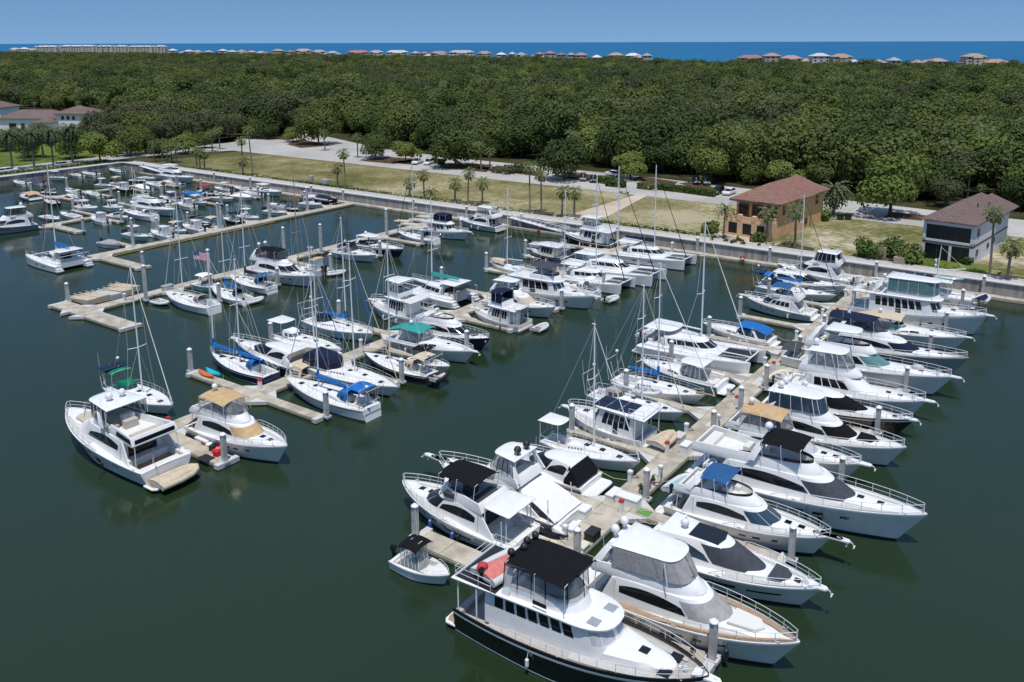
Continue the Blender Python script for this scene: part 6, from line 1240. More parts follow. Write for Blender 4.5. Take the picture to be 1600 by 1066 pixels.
def sail(label, bow, stern, B=3.5, zb=1.35, zs=1.0, y=None, hull='gelcoat_white', stripe='stripe_blue', cover='canvas_blue', dodger='canvas_navy', bimini=None, mast_h=None, mast_t=.60, mast_m='aluminium', furl='canvas_white', second=None, boom=True, bowsprit=0.0, solar=False, davit=False, boom_m='aluminium', catg='sailboat', name='sailboat', sheer=None, trunk_m='gelcoat_white', encl=None, fore_cover=None, spreaders=2, deck_m='gelcoat_deck', wheel=True, bottom='bottom_paint', hard=None, mtop=None):
    pos, rz, L = slip(bow, zb, stern, zs, y); L -= bowsprit; root = thing(name, label, catg, (pos[0], pos[1], 0), rz)
    if bowsprit and rz == 0: pass
    fs, fb = .085 * L + .05, zb; H = Hull(L, B, fs, fb, tw=.70, tm=.42, p=1.9, q=.98, rake=.12, wlw=.84, flare=.25, dip=.10, trake=.25)
    H.build(root, hull, stripe, bottom, .09, sheer=sheer, boot=.20); H.deck(root, deck_m, [(.05 * L, .29 * L, B * .21, .45)]); z5 = H.zs(.5)
    C = Sup([(z5 - .3, .28 * L, .76 * L, B * .30, B * .16, .4, 1.9), (z5 + .30, .285 * L, .74 * L, B * .285, B * .145, .4, 1.9), (z5 + .40, .30 * L, .72 * L, B * .25, B * .12, .4, 1.9)]); C.body(root, 'coachroof', trunk_m, crown=.09)
    C.patch(root, 'portlight', [(lerp(.54, .92, i / 5) + .015, lerp(.54, .92, (i + 1) / 5) - .02) for i in range(5)], z5 + .10, z5 + .26, 'glass_dark', n=2)
    hatches(root, L, H, [(.47, 0), (.63, 0)], 'glass_dark', lambda x, yy: z5 + .49, s=.24); hatches(root, L, H, [(.80, 0)], 'glass_dark', s=.25)
    for sg in (1, -1): b = MB(); b.box(.05 * L, .29 * L, sg * B * .21 if sg > 0 else -B * .21 - .16, B * .21 + .16 if sg > 0 else -B * .21, fs - .1, fs + .26, 0, .05); b.build('cockpit_coaming', 'gelcoat_white', root)
    w_ = MB(); wx = .10 * L; w_.lathe([(.10, 0), (.08, .85)], (wx + .15, 0, fs - .45), 6)
    for i in range(12): a, c = 6.2832 * i / 12, 6.2832 * (i + 1) / 12; w_.tube([(wx, .42 * math.cos(a), fs + .45 + .42 * math.sin(a)), (wx, .42 * math.cos(c), fs + .45 + .42 * math.sin(c))], .022, 4)
    for i in range(3): a = 6.2832 * i / 6; w_.tube([(wx, .42 * math.cos(a), fs + .45 + .42 * math.sin(a)), (wx, -.42 * math.cos(a), fs + .45 - .42 * math.sin(a))], .015, 3)
    if wheel: w_.build('steering_wheel', 'steel', root)
    mast_h = mast_h or 1.22 * L
    if mtop: mast_h = height_at(pos[0] + math.cos(rz) * (mast_t * L - .15), pos[1], mtop) - (z5 + .42 if mast_t < .76 else H.zs(mast_t))
    def rig(mt, mh, bl, cov, foot, nm='mast', sp=spreaders, hs=True):
        mx = mt * L; rk = -.012 * mh; b = MB(); b.tube([(mx, 0, foot), (mx + rk * .5, 0, foot + mh * .5), (mx + rk, 0, foot + mh)], .085, 8, 0, .062); b.box(mx + rk - .25, mx + rk + .12, -.05, .05, foot + mh, foot + mh + .06); b.tube([(mx + rk, 0, foot + mh), (mx + rk, 0, foot + mh + .5)], .018, 3); m = b.build(nm, mast_m, root)
        for i in range(sp):
            s_ = MB(); z = foot + mh * (i + 1) / (sp + .75); x = mx + rk * (i + 1) / (sp + .75)
            for sg in (1, -1): s_.tube([(x, 0, z), (x - .18, sg * B * (.30 - .05 * i), z + .06)], .035, 4)
            s_.build('spreader', mast_m, m)
        r_ = MB(); top = (mx + rk, 0, foot + mh - .1)
        for sg in (1, -1):
            c = H.deckp(mt - .01, .12, .05, sg); prev = c
            for i in range(sp): z = foot + mh * (i + 1) / (sp + .75); q = (mx + rk * (i + 1) / (sp + .75) - .18, sg * B * (.30 - .05 * i), z + .06); r_.tube([prev, q], .014, 3); prev = q
            r_.tube([prev, top], .014, 3); c2 = H.deckp(mt - .06, .12, .05, sg)
            if sp: r_.tube([c2, (mx + rk / (sp + .75), 0, foot + mh / (sp + .75))], .014, 3)
        r_.tube([top, (-.05 if nm == 'mast' else .02 * L, 0, fs + .1)], .014, 3)
        if hs: r_.tube([top, (L + bowsprit - .12, 0, fb + .15)], .014, 3)
        r_.build('rigging', 'steel', m)
        if hs and furl: f = MB(); a_ = Vector((L + bowsprit - .15, 0, fb + .35)); t_ = Vector(top); f.tube([lerp(a_, t_, i / 8) for i in range(9)], .055, 6, 0, .025); f.lathe([(.12, 0), (.12, .12)], (L + bowsprit - .15, 0, fb + .15), 8); f.build('furled_jib', furl, m)
        if boom and bl:
            zb_ = foot + (1.0 if nm == 'mast' else .9); e = mx - bl * L; b = MB(); b.tube([(mx - .1, 0, zb_), (e, 0, zb_ + .1)], .075, 6); bo = b.build('boom', boom_m, m)
            if cov:
                c = MB(); rings = []
                for i in range(9):
                    t = i / 8; x = lerp(mx - .02, e + .1, t); h = lerp(.46, .17, t ** .8) * (1 - .12 * math.sin(t * 9)); w = lerp(.21, .13, t)
                    rings.append([(x, w * math.sin(a) * (1.2 if math.cos(a) < 0 else .75), zb_ + .02 + .1 * t + (h * math.cos(a) if math.cos(a) > 0 else .12 * math.cos(a))) for a in [6.2832 * j / 10 for j in range(10)]])
                c.loft(rings); c.tube([(mx + .02, 0, zb_), (mx - .02, 0, zb_ + .95)], .17, 7, 0, .13); c.build('sail_cover', cov, bo)
            t2 = MB(); t2.tube([(e + .3, 0, zb_), (e + .5, 0, fs + .1)], .02, 3); t2.tube([top, (e + .05, 0, zb_ + .15)], .012, 3); t2.build('mainsheet', 'rope', bo)
        return m
    rig(mast_t, mast_h, .33 if not second else (mast_t - second[0] - .04), cover, z5 + .42 if mast_t < .76 else H.zs(mast_t))
    if second: rig(second[0], mast_h * second[1], second[2], cover, z5 + .42 if second[0] > .28 else fs + .1, 'mizzen_mast', 1, False)
    if dodger:
        D = Sup([(z5 + .35, .22 * L, .37 * L, B * .27, B * .24, .5, 2.2), (z5 + .85, .21 * L, .345 * L, B * .25, B * .22, .55, 2.4), (z5 + 1.12, .21 * L, .32 * L, B * .22, B * .18, .6, 2.6)]); b = MB(); r = D.rings()
        xc = .26 * L; r.append([(lerp(xc, p[0], .5), p[1] * .5, p[2] + .08) for p in r[-1]]); b.grid(r); b.f.append(tuple(range(len(b.v) - 25, len(b.v)))); b.m.append(0); o = b.build('dodger', dodger, root); D.patch(root, 'dodger_window', [(.02, .22), (.25, .46), (.54, .8)], z5 + .45, z5 + .85, 'vinyl_dark', n=3)
    if bimini: canopy(root, .04 * L, .20 * L, B * .32, fs + 2.05, bimini, .12); hoops(root, [.06 * L, .18 * L], B * .32, fs + .1, fs + 2.0)
    if hard: slabtop(root, .01 * L, .24 * L, B * .34, fs + 2.05, hard, .08, 'hard_bimini', B * .32); hoops(root, [.03 * L, .22 * L], B * .33, fs + .1, fs + 2.05, .035)
    if encl:
        D = Sup([(fs + .25, .02 * L, .36 * L, B * .36, B * .30, .6, 2.4), (fs + 1.3, .03 * L, .36 * L, B * .34, B * .28, .6, 2.4), (fs + 1.75, .06 * L, .33 * L, B * .27, B * .22, .6, 2.4)]); D.body(root, 'cockpit_enclosure', encl, crown=.12); D.patch(root, 'enclosure_window', [(.05, .45), (.55, .72), (.76, .93)], fs + .65, fs + 1.3, 'glass_dark', n=3)
    if fore_cover: canopy(root, .62 * L, .92 * L, B * .30, z5 + .95, fore_cover, .35, .3, 'fore_deck_cover', B * .14)
    if solar:
        for i in range(2):
            for j in (-1, 1): b = MB(); b.box(-.3 + i * .9, .5 + i * .9, j * .72 - .66, j * .72 + .66, fs + 2.25, fs + 2.30); b.build('solar_panel', 'solar', root)
    if solar or davit:
        b = MB()
        for sg in (1, -1): b.tube([(.05, sg * B * .33, fs), (-.35, sg * B * .32, fs + 2.2)], .035, 4); b.tube([(.9, sg * B * .34, fs), (.2, sg * B * .32, fs + 2.2)], .03, 4)
        b.tube([(-.35, -B * .32, fs + 2.2), (-.35, B * .32, fs + 2.2)], .03, 4); b.build('stern_arch', 'steel', root); dome(root, -.2, B * .28, fs + 2.3, .18); antenna(root, [(-.3, -B * .3, fs + 2.2)], 1.6)
    if bowsprit: b = MB(); b.tube([(L - 1.0, 0, fb + .12), (L + bowsprit, 0, fb + .22)], .10, 6); b.tube([(L + bowsprit - .05, 0, fb + .2), (L - .35, 0, .35)], .015, 3); b.build('bowsprit', 'teak', root)
    H.rail(root, .06, .985, .62, .06, 9, .018, name='lifelines', dz=.06); b = MB()
    for sg in (1, -1): b.tube([H.deckp(.0, .1, .05, sg), H.deckp(.0, .1, .68, sg), H.deckp(.12, .08, .68, sg)], .022, 4)
    b.tube([H.deckp(0, .1, .68, 1), H.deckp(0, .1, .68, -1)], .022, 4); b.build('stern_rail', 'steel', root)
    for sg in (1, -1):
        for t in (.22, .30): b = MB(); b.lathe([(.10, 0), (.08, .16), (.1, .2)], (t * L, sg * (B * .21 + .08), fs + .26), 8); b.build('winch', 'steel', root)
    root['hull_length'] = round(L, 1); return root, H

def cat(label, bow, stern, B=6.4, zb=1.7, y=None, mast=True, cover='canvas_navy', power=False, hard_top=True, furl='canvas_white', solar=False, catg='catamaran', name='catamaran', mast_h=None, coach_m='gelcoat_white', rot=None, rib=False, stripe='stripe_blue', fly_=False, davit=False, mtop=None):
    pos, rz, L = slip(bow, zb, stern, .4, y); root = thing(name, label, catg, pos, rz if rot is None else rot); hw = B * .235; off = B / 2 - hw / 2
    for sg in (1, -1):
        H = Hull(L, hw, .62 * zb, zb, tw=.80, tm=.45, p=3.0, q=.72, rake=.015, wlw=.80, flare=.20, yo=sg * off, trake=.02); H.build(root, 'gelcoat_white', stripe, 'bottom_paint', .05, 'hull', boot=.18); H.deck(root, 'gelcoat_deck'); H.ports(root, [(.30, .37), (.52, .59)], .55, .68)
        b = MB()
        for i in range(3): b.box(-.55 + .32 * i, .4, sg * off - hw * .36, sg * off + hw * .36, .25 + .28 * i, .45 + .28 * i, 0, .04)
        b.build('stern_stair', 'gelcoat_white', root)
        H.rail(root, .2, .985, .6, .08, 7, .018, bow=False, name='lifelines')
    zd = zb * .86; wi = off; b = MB(); b.box(.06 * L, .62 * L, -wi, wi, .55, zd, 0, .08); b.loft([[(.62 * L, -wi, .6), (.62 * L, wi, .6), (.62 * L, wi, zd), (.62 * L, -wi, zd)], [(.70 * L, -wi * .9, .95), (.70 * L, wi * .9, .95), (.70 * L, wi * .9, zd), (.70 * L, -wi * .9, zd)]]); b.build('bridge_deck', 'gelcoat_white', root, True, 30)
    b = MB(); b.grid([[(x, y_ * (wi - hw * .25), zd - .03 - .04 * (1 - y_ * y_)) for y_ in (-1, -.5, -.06)] for x in (.70 * L, .8 * L, .93 * L)]); b.build('trampoline', 'plastic_black', root); b = MB(); b.grid([[(x, y_ * (wi - hw * .25), zd - .03 - .04 * (1 - y_ * y_)) for y_ in (.06, .5, 1)] for x in (.70 * L, .8 * L, .93 * L)]); b.build('trampoline', 'plastic_black', root)
    b = MB(); b.tube([(.94 * L, -wi, zd + .05), (.94 * L, wi, zd + .05)], .09, 6); b.tube([(.70 * L, 0, zd), (.94 * L, 0, zd + .05)], .07, 5); b.build('crossbeam', 'aluminium', root)
    C = Sup([(zd - .1, .24 * L, .66 * L, B * .34, B * .27, .45, 2.1), (zd + .35, .24 * L, .64 * L, B * .335, B * .26, .45, 2.1), (zd + .95, .23 * L, .56 * L, B * .31, B * .235, .5, 2.2), (zd + 1.15, .22 * L, .54 * L, B * .295, B * .22, .55, 2.4)]); C.body(root, 'coachroof', coach_m, crown=.12)
    C.patch(root, 'saloon_window', [(.01, .16), (.18, .32), (.34, .5), (.52, .70), (.72, .93)], zd + .38, zd + .92, 'glass_dark', n=5)
    MB().box(.235 * L - .04, .24 * L - .01, -B * .16, B * .16, zd, zd + 1.1).build('saloon_door', 'glass_dark', root)
    if hard_top: slabtop(root, .03 * L, .30 * L, B * .31, zd + 1.75, 'gelcoat_white', .10, 'hard_bimini', B * .29); hoops(root, [.05 * L, .22 * L], B * .29, zd, zd + 1.75, .045)
    seats(root, [(.07 * L, .11 * L, -B * .28, B * .28, zd, .42), (.14 * L, .2 * L, B * .12, B * .28, zd, .42)], 'seat_white', 'cockpit_seat')
    helm(root, .19 * L, -B * .22, zd + .1, .9)
    if solar:
        for j in (-1, 0, 1): b = MB(); b.box(-.5, .75, j * 1.1 - .5, j * 1.1 + .5, zd + 1.25, zd + 1.30); b.build('solar_panel', 'solar', root)
    b = MB(); b.tube([(-.3, -wi, zd * .9), (-.3, -wi, zd + 1.2), (-.3, wi, zd + 1.2), (-.3, wi, zd * .9)], .04, 4); b.build('stern_arch', 'steel', root)
    if fly_:
        F_ = Sup([(zd + 1.2, .25 * L, .50 * L, B * .26, B * .20, .5, 2.2), (zd + 1.75, .25 * L, .46 * L, B * .25, B * .19, .5, 2.2)]); F_.body(root, 'flybridge', 'gelcoat_white', [(zd + 1.75, .27 * L, .44 * L, B * .22, B * .17, .5, 2.2), (zd + 1.35, .27 * L, .43 * L, B * .21, B * .16, .5, 2.2)]); slabtop(root, .24 * L, .46 * L, B * .26, zd + 3.0); hoops(root, [.27 * L, .42 * L], B * .24, zd + 1.7, zd + 3.0, .04)
    if mast:
        mx, foot = .50 * L, zd + 1.2; mh = mast_h or 1.25 * L; mh = height_at(pos[0] + math.cos(rz) * mx, pos[1], mtop) - foot if mtop else mh; b = MB(); b.tube([(mx, 0, foot), (mx - .1, 0, foot + mh)], .10, 8, 0, .075); m = b.build('mast', 'aluminium', root)
        for i, z in ((0, foot + mh * .38), (1, foot + mh * .7)):
            b = MB()
            for sg in (1, -1): b.tube([(mx, 0, z), (mx - .3, sg * (1.1 - .2 * i), z + .1)], .035, 4)
            b.build('spreader', 'aluminium', m)
        b = MB(); top = (mx - .1, 0, foot + mh - .4)
        for sg in (1, -1): b.tube([(.40 * L, sg * (B / 2 - .15), zd), (mx - .3, sg * 1.1, foot + mh * .38), top], .016, 3)
        b.tube([top, (.94 * L, 0, zd + .1)], .016, 3); b.build('rigging', 'steel', m)
        if furl: a_ = Vector((.935 * L, 0, zd + .35)); t_ = Vector(top); f = MB(); f.tube([lerp(a_, t_, i / 8) for i in range(9)], .07, 6, 0, .03); f.build('furled_jib', furl, m)
        zb_ = foot + .95; e = mx - .42 * L; b = MB(); b.tube([(mx - .1, 0, zb_), (e, 0, zb_ + .15)], .09, 6); bo = b.build('boom', 'aluminium', m)
        if cover:
            c = MB(); c.loft([[(lerp(mx - .05, e + .1, i / 8), lerp(.26, .16, i / 8) * math.sin(a) * (1.2 if math.cos(a) < 0 else .8), zb_ + .15 * i / 8 + (lerp(.58, .24, i / 8) * math.cos(a) if math.cos(a) > 0 else .12 * math.cos(a))) for a in [6.2832 * j / 10 for j in range(10)]] for i in range(9)]); c.build('sail_cover', cover, bo)
    root['hull_length'] = round(L, 1); return root

def rib(x, y, z, L, rz, label, m='hypalon', out=True, cover=None, group=None, tilt=0.0):
    root = thing('inflatable_dinghy', label, 'dinghy', (x, y, z), rz); root.rotation_euler.x = tilt
    w = L * .24; b = MB(); path = [(0, -w, .25), (.45 * L, -w, .25), (.75 * L, -w * .85, .30), (.92 * L, -w * .45, .38), (.98 * L, 0, .42), (.92 * L, w * .45, .38), (.75 * L, w * .85, .30), (.45 * L, w, .25), (0, w, .25)]; b.tube(path, .075 * L ** .7 + .05, 8); b.build('tube', m, root, True, 60)
    f = MB(); f.loft([[(0.05, -w, .1), (0.05, w, .1), (0.05, w, .2), (0.05, -w, .2)], [(.7 * L, -w * .85, .12), (.7 * L, w * .85, .12), (.7 * L, w * .85, .2), (.7 * L, -w * .85, .2)], [(.93 * L, -.05, .3), (.93 * L, .05, .3), (.93 * L, .05, .36), (.93 * L, -.05, .36)]]); f.box(0.02, .1, -w, w, .1, .5); f.build('floor', 'nonskid', root, False)
    if cover: canopy(root, 0, .97 * L, w * 1.15, .36, cover, .28, .2, 'boat_cover', w * .3, .02)
    else:
        MB().box(.32 * L, .42 * L, -w, w, .32, .42, 0, .04).build('thwart', 'plastic_grey', root)
        if L > 2.9: helm(root, .5 * L, 0, .2, .55)
    if out: outboard(root, .12, 0, .55, s=.6)
    if group: root['group'] = group
    return root
def small(label, bow, stern, B=2.3, zb=1.0, y=None, hull='gelcoat_white', top=None, top_m='gelcoat_white', cover=None, outb=1, kind='console', catg='powerboat', name='centre_console', stripe='bottom_paint', encl=None, wind=True, mast=False, rot=None, L=None):
    pos, rz, L0 = slip(bow, zb, stern, .4, y)
    if rot is not None:
        pc = at(*[(a + b_) / 2 for a, b_ in zip(bow, stern)], .6); L = L or 6.5; pos = (pc.x - math.cos(rot) * L / 2, pc.y - math.sin(rot) * L / 2, 0); rz = rot
    L = L or L0
    root = thing(name, label, catg, pos, rz); fs = zb * .72; H = Hull(L, B, fs, zb, p=2.2, q=.8, tw=.88); H.build(root, hull, stripe, 'bottom_paint', .07, boot=.1); H.deck(root, 'gelcoat_deck', [(.06 * L, .66 * L, B * .36, .38)]); zf = fs - .36
    if cover:
        b = MB(); b.grid([[(lerp(.90 * L, .01 * L, t), y_ * max(.1, H.bd(lerp(.90, .01, t)) + .02), H.zs(lerp(.9, .01, t)) + .06 + (.10 + .62 * math.sin(math.pi * min(1, .04 + 1.02 * t) ** 1.1) ** 1.0) * (1 - abs(y_) ** 2)) for y_ in (-1, -.85, -.5, 0, .5, .85, 1)] for t in [i / 10 for i in range(11)]]); b.build('boat_cover', cover, root, True, 60)
    else:
        helm(root, .40 * L, 0, zf, .95 if kind == 'console' else .7)
        if wind:
            W = Sup([(zf + .8, .40 * L, .50 * L, B * (.22 if kind == 'console' else .38), B * (.18 if kind == 'console' else .30), .4, 2.2), (zf + 1.25, .40 * L, .46 * L, B * (.2 if kind == 'console' else .34), B * (.16 if kind == 'console' else .27), .4, 2.2)]); W.patch(root, 'windscreen', [(0, .24), (.26, .8)], zf + .82, zf + 1.2, 'vinyl_dark' if kind == 'console' else 'glass_dark', n=4, off=0)
        seats(root, [(.30 * L, .35 * L, -.5, .5, zf, .75), (.07 * L, .12 * L, -B * .32, B * .32, zf, .42), (.52 * L, .64 * L, -B * .22, B * .22, zf, .38)])
    if kind == 'pilot':
        P_ = Sup([(fs, .28 * L, .62 * L, B * .36, B * .28, .5, 2.2), (fs + .75, .28 * L, .60 * L, B * .35, B * .27, .5, 2.2), (fs + 1.5, .27 * L, .54 * L, B * .33, B * .25, .55, 2.4), (fs + 1.65, .24 * L, .56 * L, B * .34, B * .26, .55, 2.4)]); P_.body(root, 'pilothouse', 'gelcoat_white', crown=.06); P_.patch(root, 'pilothouse_window', [(.01, .2), (.22, .42), (.52, .7), (.74, .92)], fs + .8, fs + 1.4, 'glass_dark', n=3)
    if top:
        zt = zf + 2.1
        if top == 'hard': slabtop(root, .24 * L, .52 * L, B * .36, zt, top_m, .07, 't_top', B * .33)
        else: canopy(root, .20 * L, .54 * L, B * .42, zt, top_m, .14)
        hoops(root, [.30 * L, .46 * L], B * .30, zf, zt, .03, 't_top_frame', lean=.1); antenna(root, [(.3 * L, B * .25, zt), (.3 * L, -B * .25, zt)][:1 + L.__int__() % 2], 2.0)
    if encl: steps_enclosure(root, .2 * L, .56 * L, B * .34, zf + .3, zf + 2.05, encl, .5 * L, .9)
    for i in range(outb): outboard(root, -.02, (i - (outb - 1) / 2) * .62, fs + .1, s=.9)
    if mast: b = MB(); b.tube([(.55 * L, 0, zb), (.54 * L, 0, zb + 7.5)], .055, 6); m = b.build('mast', 'aluminium', root); MB().tube([(.55 * L, 0, zb + 1), (.2 * L, 0, zb + 1.05)], .14, 6).build('sail_cover', 'canvas_blue', m)
    H.rail(root, .62, .985, .28, .08, 4, .018, mid=False); root['hull_length'] = round(L, 1); return root
def pontoon(label, px, rz, L=6.4, B=2.5, deck_m='nonskid', fence='plastic_grey', top=None):
    p = at(px[0], px[1], .5); root = thing('pontoon_boat', label, 'pontoon boat', (p.x, p.y, 0), rz); b = MB()
    for sg in (1, -1): b = MB(); b.tube([(-L / 2, sg * .85, .12), (L / 2 - .7, sg * .85, .12), (L / 2, sg * .85, .35)], .30, 9); b.build('float', 'aluminium', root)
    MB().box(-L / 2, L / 2 - .2, -B / 2, B / 2, .45, .55).build('deck', deck_m, root, False); b = MB()
    for sg in (1, -1): b.box(-L / 2 + .1, L / 2 - .5, sg * B / 2 - .06, sg * B / 2 + .02, .56, 1.2)
    b.box(-L / 2, -L / 2 + .08, -B / 2, B / 2, .56, 1.2); b.build('side_fence', fence, root, False); seats(root, [(-L / 2 + .3, L / 2 - 1.2, B / 2 - .75, B / 2 - .1, .56, .5), (-L / 2 + .3, -L / 2 + 1.9, -B / 2 + .1, -B / 2 + .75, .56, .5), (.6, L / 2 - 1, -B / 2 + .1, -B / 2 + .75, .56, .5)], 'canvas_ltgrey', 'bench'); helm(root, .1, -.5, .56, .8); outboard(root, -L / 2 - .05, 0, .7, s=.8)
    if top: canopy(root, -1.6, 1.2, B * .48, 2.6, top, .12); hoops(root, [-1.4, 1.0], B * .48, .6, 2.55)
    return root
def jetski(x, y, z, rz, label, m='gelcoat_black', acc='lime'):
    root = thing('jet_ski', label, 'jet ski', (x, y, z), rz); L = 3.1; b = MB(); rings = []
    for t, w, z0, z1 in ((0, .52, .05, .38), (.3, .56, 0, .42), (.6, .54, 0, .48), (.8, .40, .06, .50), (.93, .2, .18, .46), (1.0, .04, .3, .4)): rings.append([(t * L, w * c, lerp(z0, z1, h)) for c, h in ((-.5, 0), (-1, .55), (-.85, 1), (.85, 1), (1, .55), (.5, 0))])
    b.loft(rings); b.build('hull', m, root); b = MB(); b.loft([[(t * L, w * c, lerp(.36, z1, h)) for c, h in ((-1, 0), (-.8, .8), (-.3, 1), (.3, 1), (.8, .8), (1, 0))] for t, w, z1 in ((.55, .18, .75), (.62, .34, .92), (.75, .34, .78), (.88, .22, .6), (.96, .06, .46))]); b.build('cowling', acc, root); MB().loft([[(t * L, w * c, z1 + h) for c, h in ((-1, -.25), (-.8, 0), (.8, 0), (1, -.25))] for t, w, z1 in ((.05, .2, .62), (.3, .2, .66), (.5, .17, .74), (.58, .14, .8))]).build('saddle', 'seat_dark', root); MB().tube([(.60 * L, -.36, .98), (.63 * L, 0, .96), (.60 * L, .36, .98)], .03, 5).build('handlebar', 'plastic_black', root); return root

# ================================================================ the boats
# ---- right of the main pier, nearest first
r_, H_, d_ = trawler('large black hulled trawler yacht with black bridge canopy and a pink covered dinghy', (1108, 1062), (690, 968), 5.3, 2.75, 40.0, 1.0, 'gelcoat_black', 'gelcoat_white', wins=7, top='bimini', top_m='canvas_black', encl='vinyl', wind='canvas_ltgrey', teak=True, house_x=(.14, .66), brow=.25, k=1.08, sheer='gelcoat_white', domes=0, door=False, fx=(.22, .53), wz=(1.0, 1.66))
L_ = d_['L']; zr = d_['zr']; arch(r_, .235 * L_, .25 * L_, 1.9, 1.5, zr, zr + 2.0, .5)
for i, (x, y) in enumerate(((.24, 1.3), (.235, 0.5), (.23, -1.1), (.25, -.2))): dome(r_, x * L_, y, zr + (2.1 if i < 3 else 2.1), .24, 'plastic_black')
MB().box(.01 * L_, .20 * L_, -2.1, 2.1, zr + .01, zr + .05).build('boat_deck_mat', 'plastic_black', r_, False)
hatches(r_, L_, H_, [(.595, .8), (.585, -.9)], 'gelcoat_grey', lambda x, y: zr + .02, 'roof_hatch', .34); hatches(r_, L_, H_, [(.86, .75), (.86, -.75)], 'glass_dark', lambda x, y: H_.zs(.86) + .12, 'foredeck_hatch', .34)
W_ = r_.matrix_basis
rb = rib(r_.location.x + .12 * L_, r_.location.y - 1.7, zr + .15, 3.9, R(80), 'pink covered dinghy stowed across the aft boat deck of the black trawler yacht', cover='canvas_salmon')
for sy in (-1, 1): MB().prism([(.36 * L_, sy * 1.86), (.42 * L_, sy * 1.86), (.42 * L_, sy * 1.90), (.36 * L_, sy * 1.90)], zr + .3, zr + .55).build('name_plate', 'plastic_black', r_, False)
MB().ell((.3, .3, .75), .38, .34, .26).build('bundled_cover', 'flowers_red', rb)
r_, H_, d_ = fly('white motor yacht with taupe windscreen covers and teak side decks beside the black trawler yacht', (1247, 1004), (905, 900), 4.9, 2.5, 46.6, 1.3, stripe='gelcoat_grey', top='hard', encl='canvas_grey', wind='canvas_grey', domes=2, side_deck='teak', sunpad='seat_white', pulpit=False, frame='canvas_grey', arch_x=.13, hw_m='glass_dark', k=1.0)
H_.fenders(r_, [.28, .60, .74], 'rubber_black', -1, .17, .9); H_.ports(r_, [(.435, .455), (.46, .48), (.485, .505)], .35, .62)
r_, H_, d_ = coupe('white hardtop sport yacht with dark sunroof and charcoal windshield cover', (1287, 911), (1002, 826), 4.6, 2.25, 53.2, 1.2, wind='canvas_steel', foredeck='canvas_steel', domes=1, k=1.05, stripe='gelcoat_white', side='glass_blue'); H_.ports(r_, [(.36, .60), (.66, .84)], .50, .62)
p = r_.location; t = thing('barbecue_grill', 'black grill with a grey lid on the stern platform of the sunroof sport yacht', 'grill', (p.x - .5, p.y + .6, .44)); MB().box(-.35, .35, -.55, .55, 0, .55, 0, .04).build('cabinet', 'plastic_black', t); MB().box(-.33, .33, -.6, .6, .56, .8, 0, .12).build('lid', 'plastic_grey', t)
r_, H_, d_ = fly('white flybridge cruiser with navy windshield and small navy bimini, long bow pulpit', (1294, 843), (1018, 800), 4.5, 2.35, 59.6, .9, top='bimini', top_m='canvas_midblue', wind='glass_blue', domes=0, curvy=True, k=.86, topx=(.22, .40)); H_.pulpit(r_, 1.3, .38)
rib(r_.location.x + .3, r_.location.y - 1.2, 1.9, 3.2, R(85), 'dinghy under a pale green cover behind the navy bimini cruiser', cover='canvas_seafoam')
r_, H_, d_ = fly('biggest white motor yacht of the right row with black bimini over its fly bridge', (1405, 809), (1075, 735), 5.1, 2.75, 65.2, .8, top='bimini', top_m='canvas_black', wind='canvas_steel', domes=1, k=1.12, side='glass_dark', topx=(.33, .51), flyx=(.03, .58), arch_x=.33, cab=(.20, .76), pulpit=False, L=18.2); H_.fenders(r_, [.40, .62], 'rubber_black', -1, .17, .9)
fly('white cruiser with tan bimini and tan aft canopy in the middle of the right row', (1337, 739), (1127, 676), 4.2, 2.1, 72.4, .8, top='bimini', top_m='canvas_tan', encl='vinyl', wind='canvas_ltgrey', domes=1, k=.92, cover_aft='canvas_tan', frame='canvas_tan', flyseat='seat_dark')
r_, H_, d_ = fly('white enclosed flybridge yacht with black windshield cover and black foredeck pad', (1412, 706), (1180, 635), 4.6, 2.25, 77.2, 1.3, top='hard', encl='glass_blue', wind='canvas_black', domes=2, k=1.0, stripe='gelcoat_white', flyx=(.10, .56), topx=(.14, .48), frame='gelcoat_white', pulpit=False); MB().prism([(.71 * d_['L'], -.85), (.80 * d_['L'], -.7), (.83 * d_['L'], 0), (.80 * d_['L'], .7), (.71 * d_['L'], .85)], H_.zs(.78) + .30, H_.zs(.78) + .40, 0, .05).build('foredeck_pad', 'canvas_black', r_)
coupe('white sport yacht with a black hull band and black windshield cover', (1425, 662), (1219, 600), 4.2, 2.05, 84.2, .9, hull='gelcoat_black', wind='canvas_black', sunroof=False, hullstripe='gelcoat_white', k=.95)
r_, H_, d_ = fly('tall white convertible yacht with white hardtop enclosed bridge and beige dinghy at its stern', (1446, 624), (1216, 604), 4.9, 2.75, 89.2, .6, top='hard', encl='vinyl', wind='gelcoat_white', side='glass_dark', curvy=False, domes=1, k=1.12, cab=(.22, .66), flyx=(.14, .55), topx=(.18, .44), frame='gelcoat_white', hullwin=False); rib(r_.location.x - .9, r_.location.y - 1.6, 1.0, 3.3, R(88), 'beige inflatable dinghy across the stern of the tall convertible yacht', 'gelcoat_cream')
r_, H_, d_ = fly('white motor yacht with cluttered upper deck, white hardtop and crates of gear behind the bridge', (1484, 600), (1250, 536), 4.7, 2.5, 96.6, .6, top='hard', wind='glass_teal', curvy=False, domes=0, k=1.05, cab=(.24, .68), flyx=(.16, .56), topx=(.26, .46), hullwin=False)
for i, (x, y, c) in enumerate(((.20, .8, 'lime'), (.21, -.4, 'canvas_blue'), (.23, .3, 'yellow_hose'), (.19, -1.1, 'plastic_white'))): MB().box(x * d_['L'] - .3, x * d_['L'] + .35, y - .3, y + .3, d_['zf'] + .17, d_['zf'] + .6, 0, .08).build('stowed_gear', c, r_)
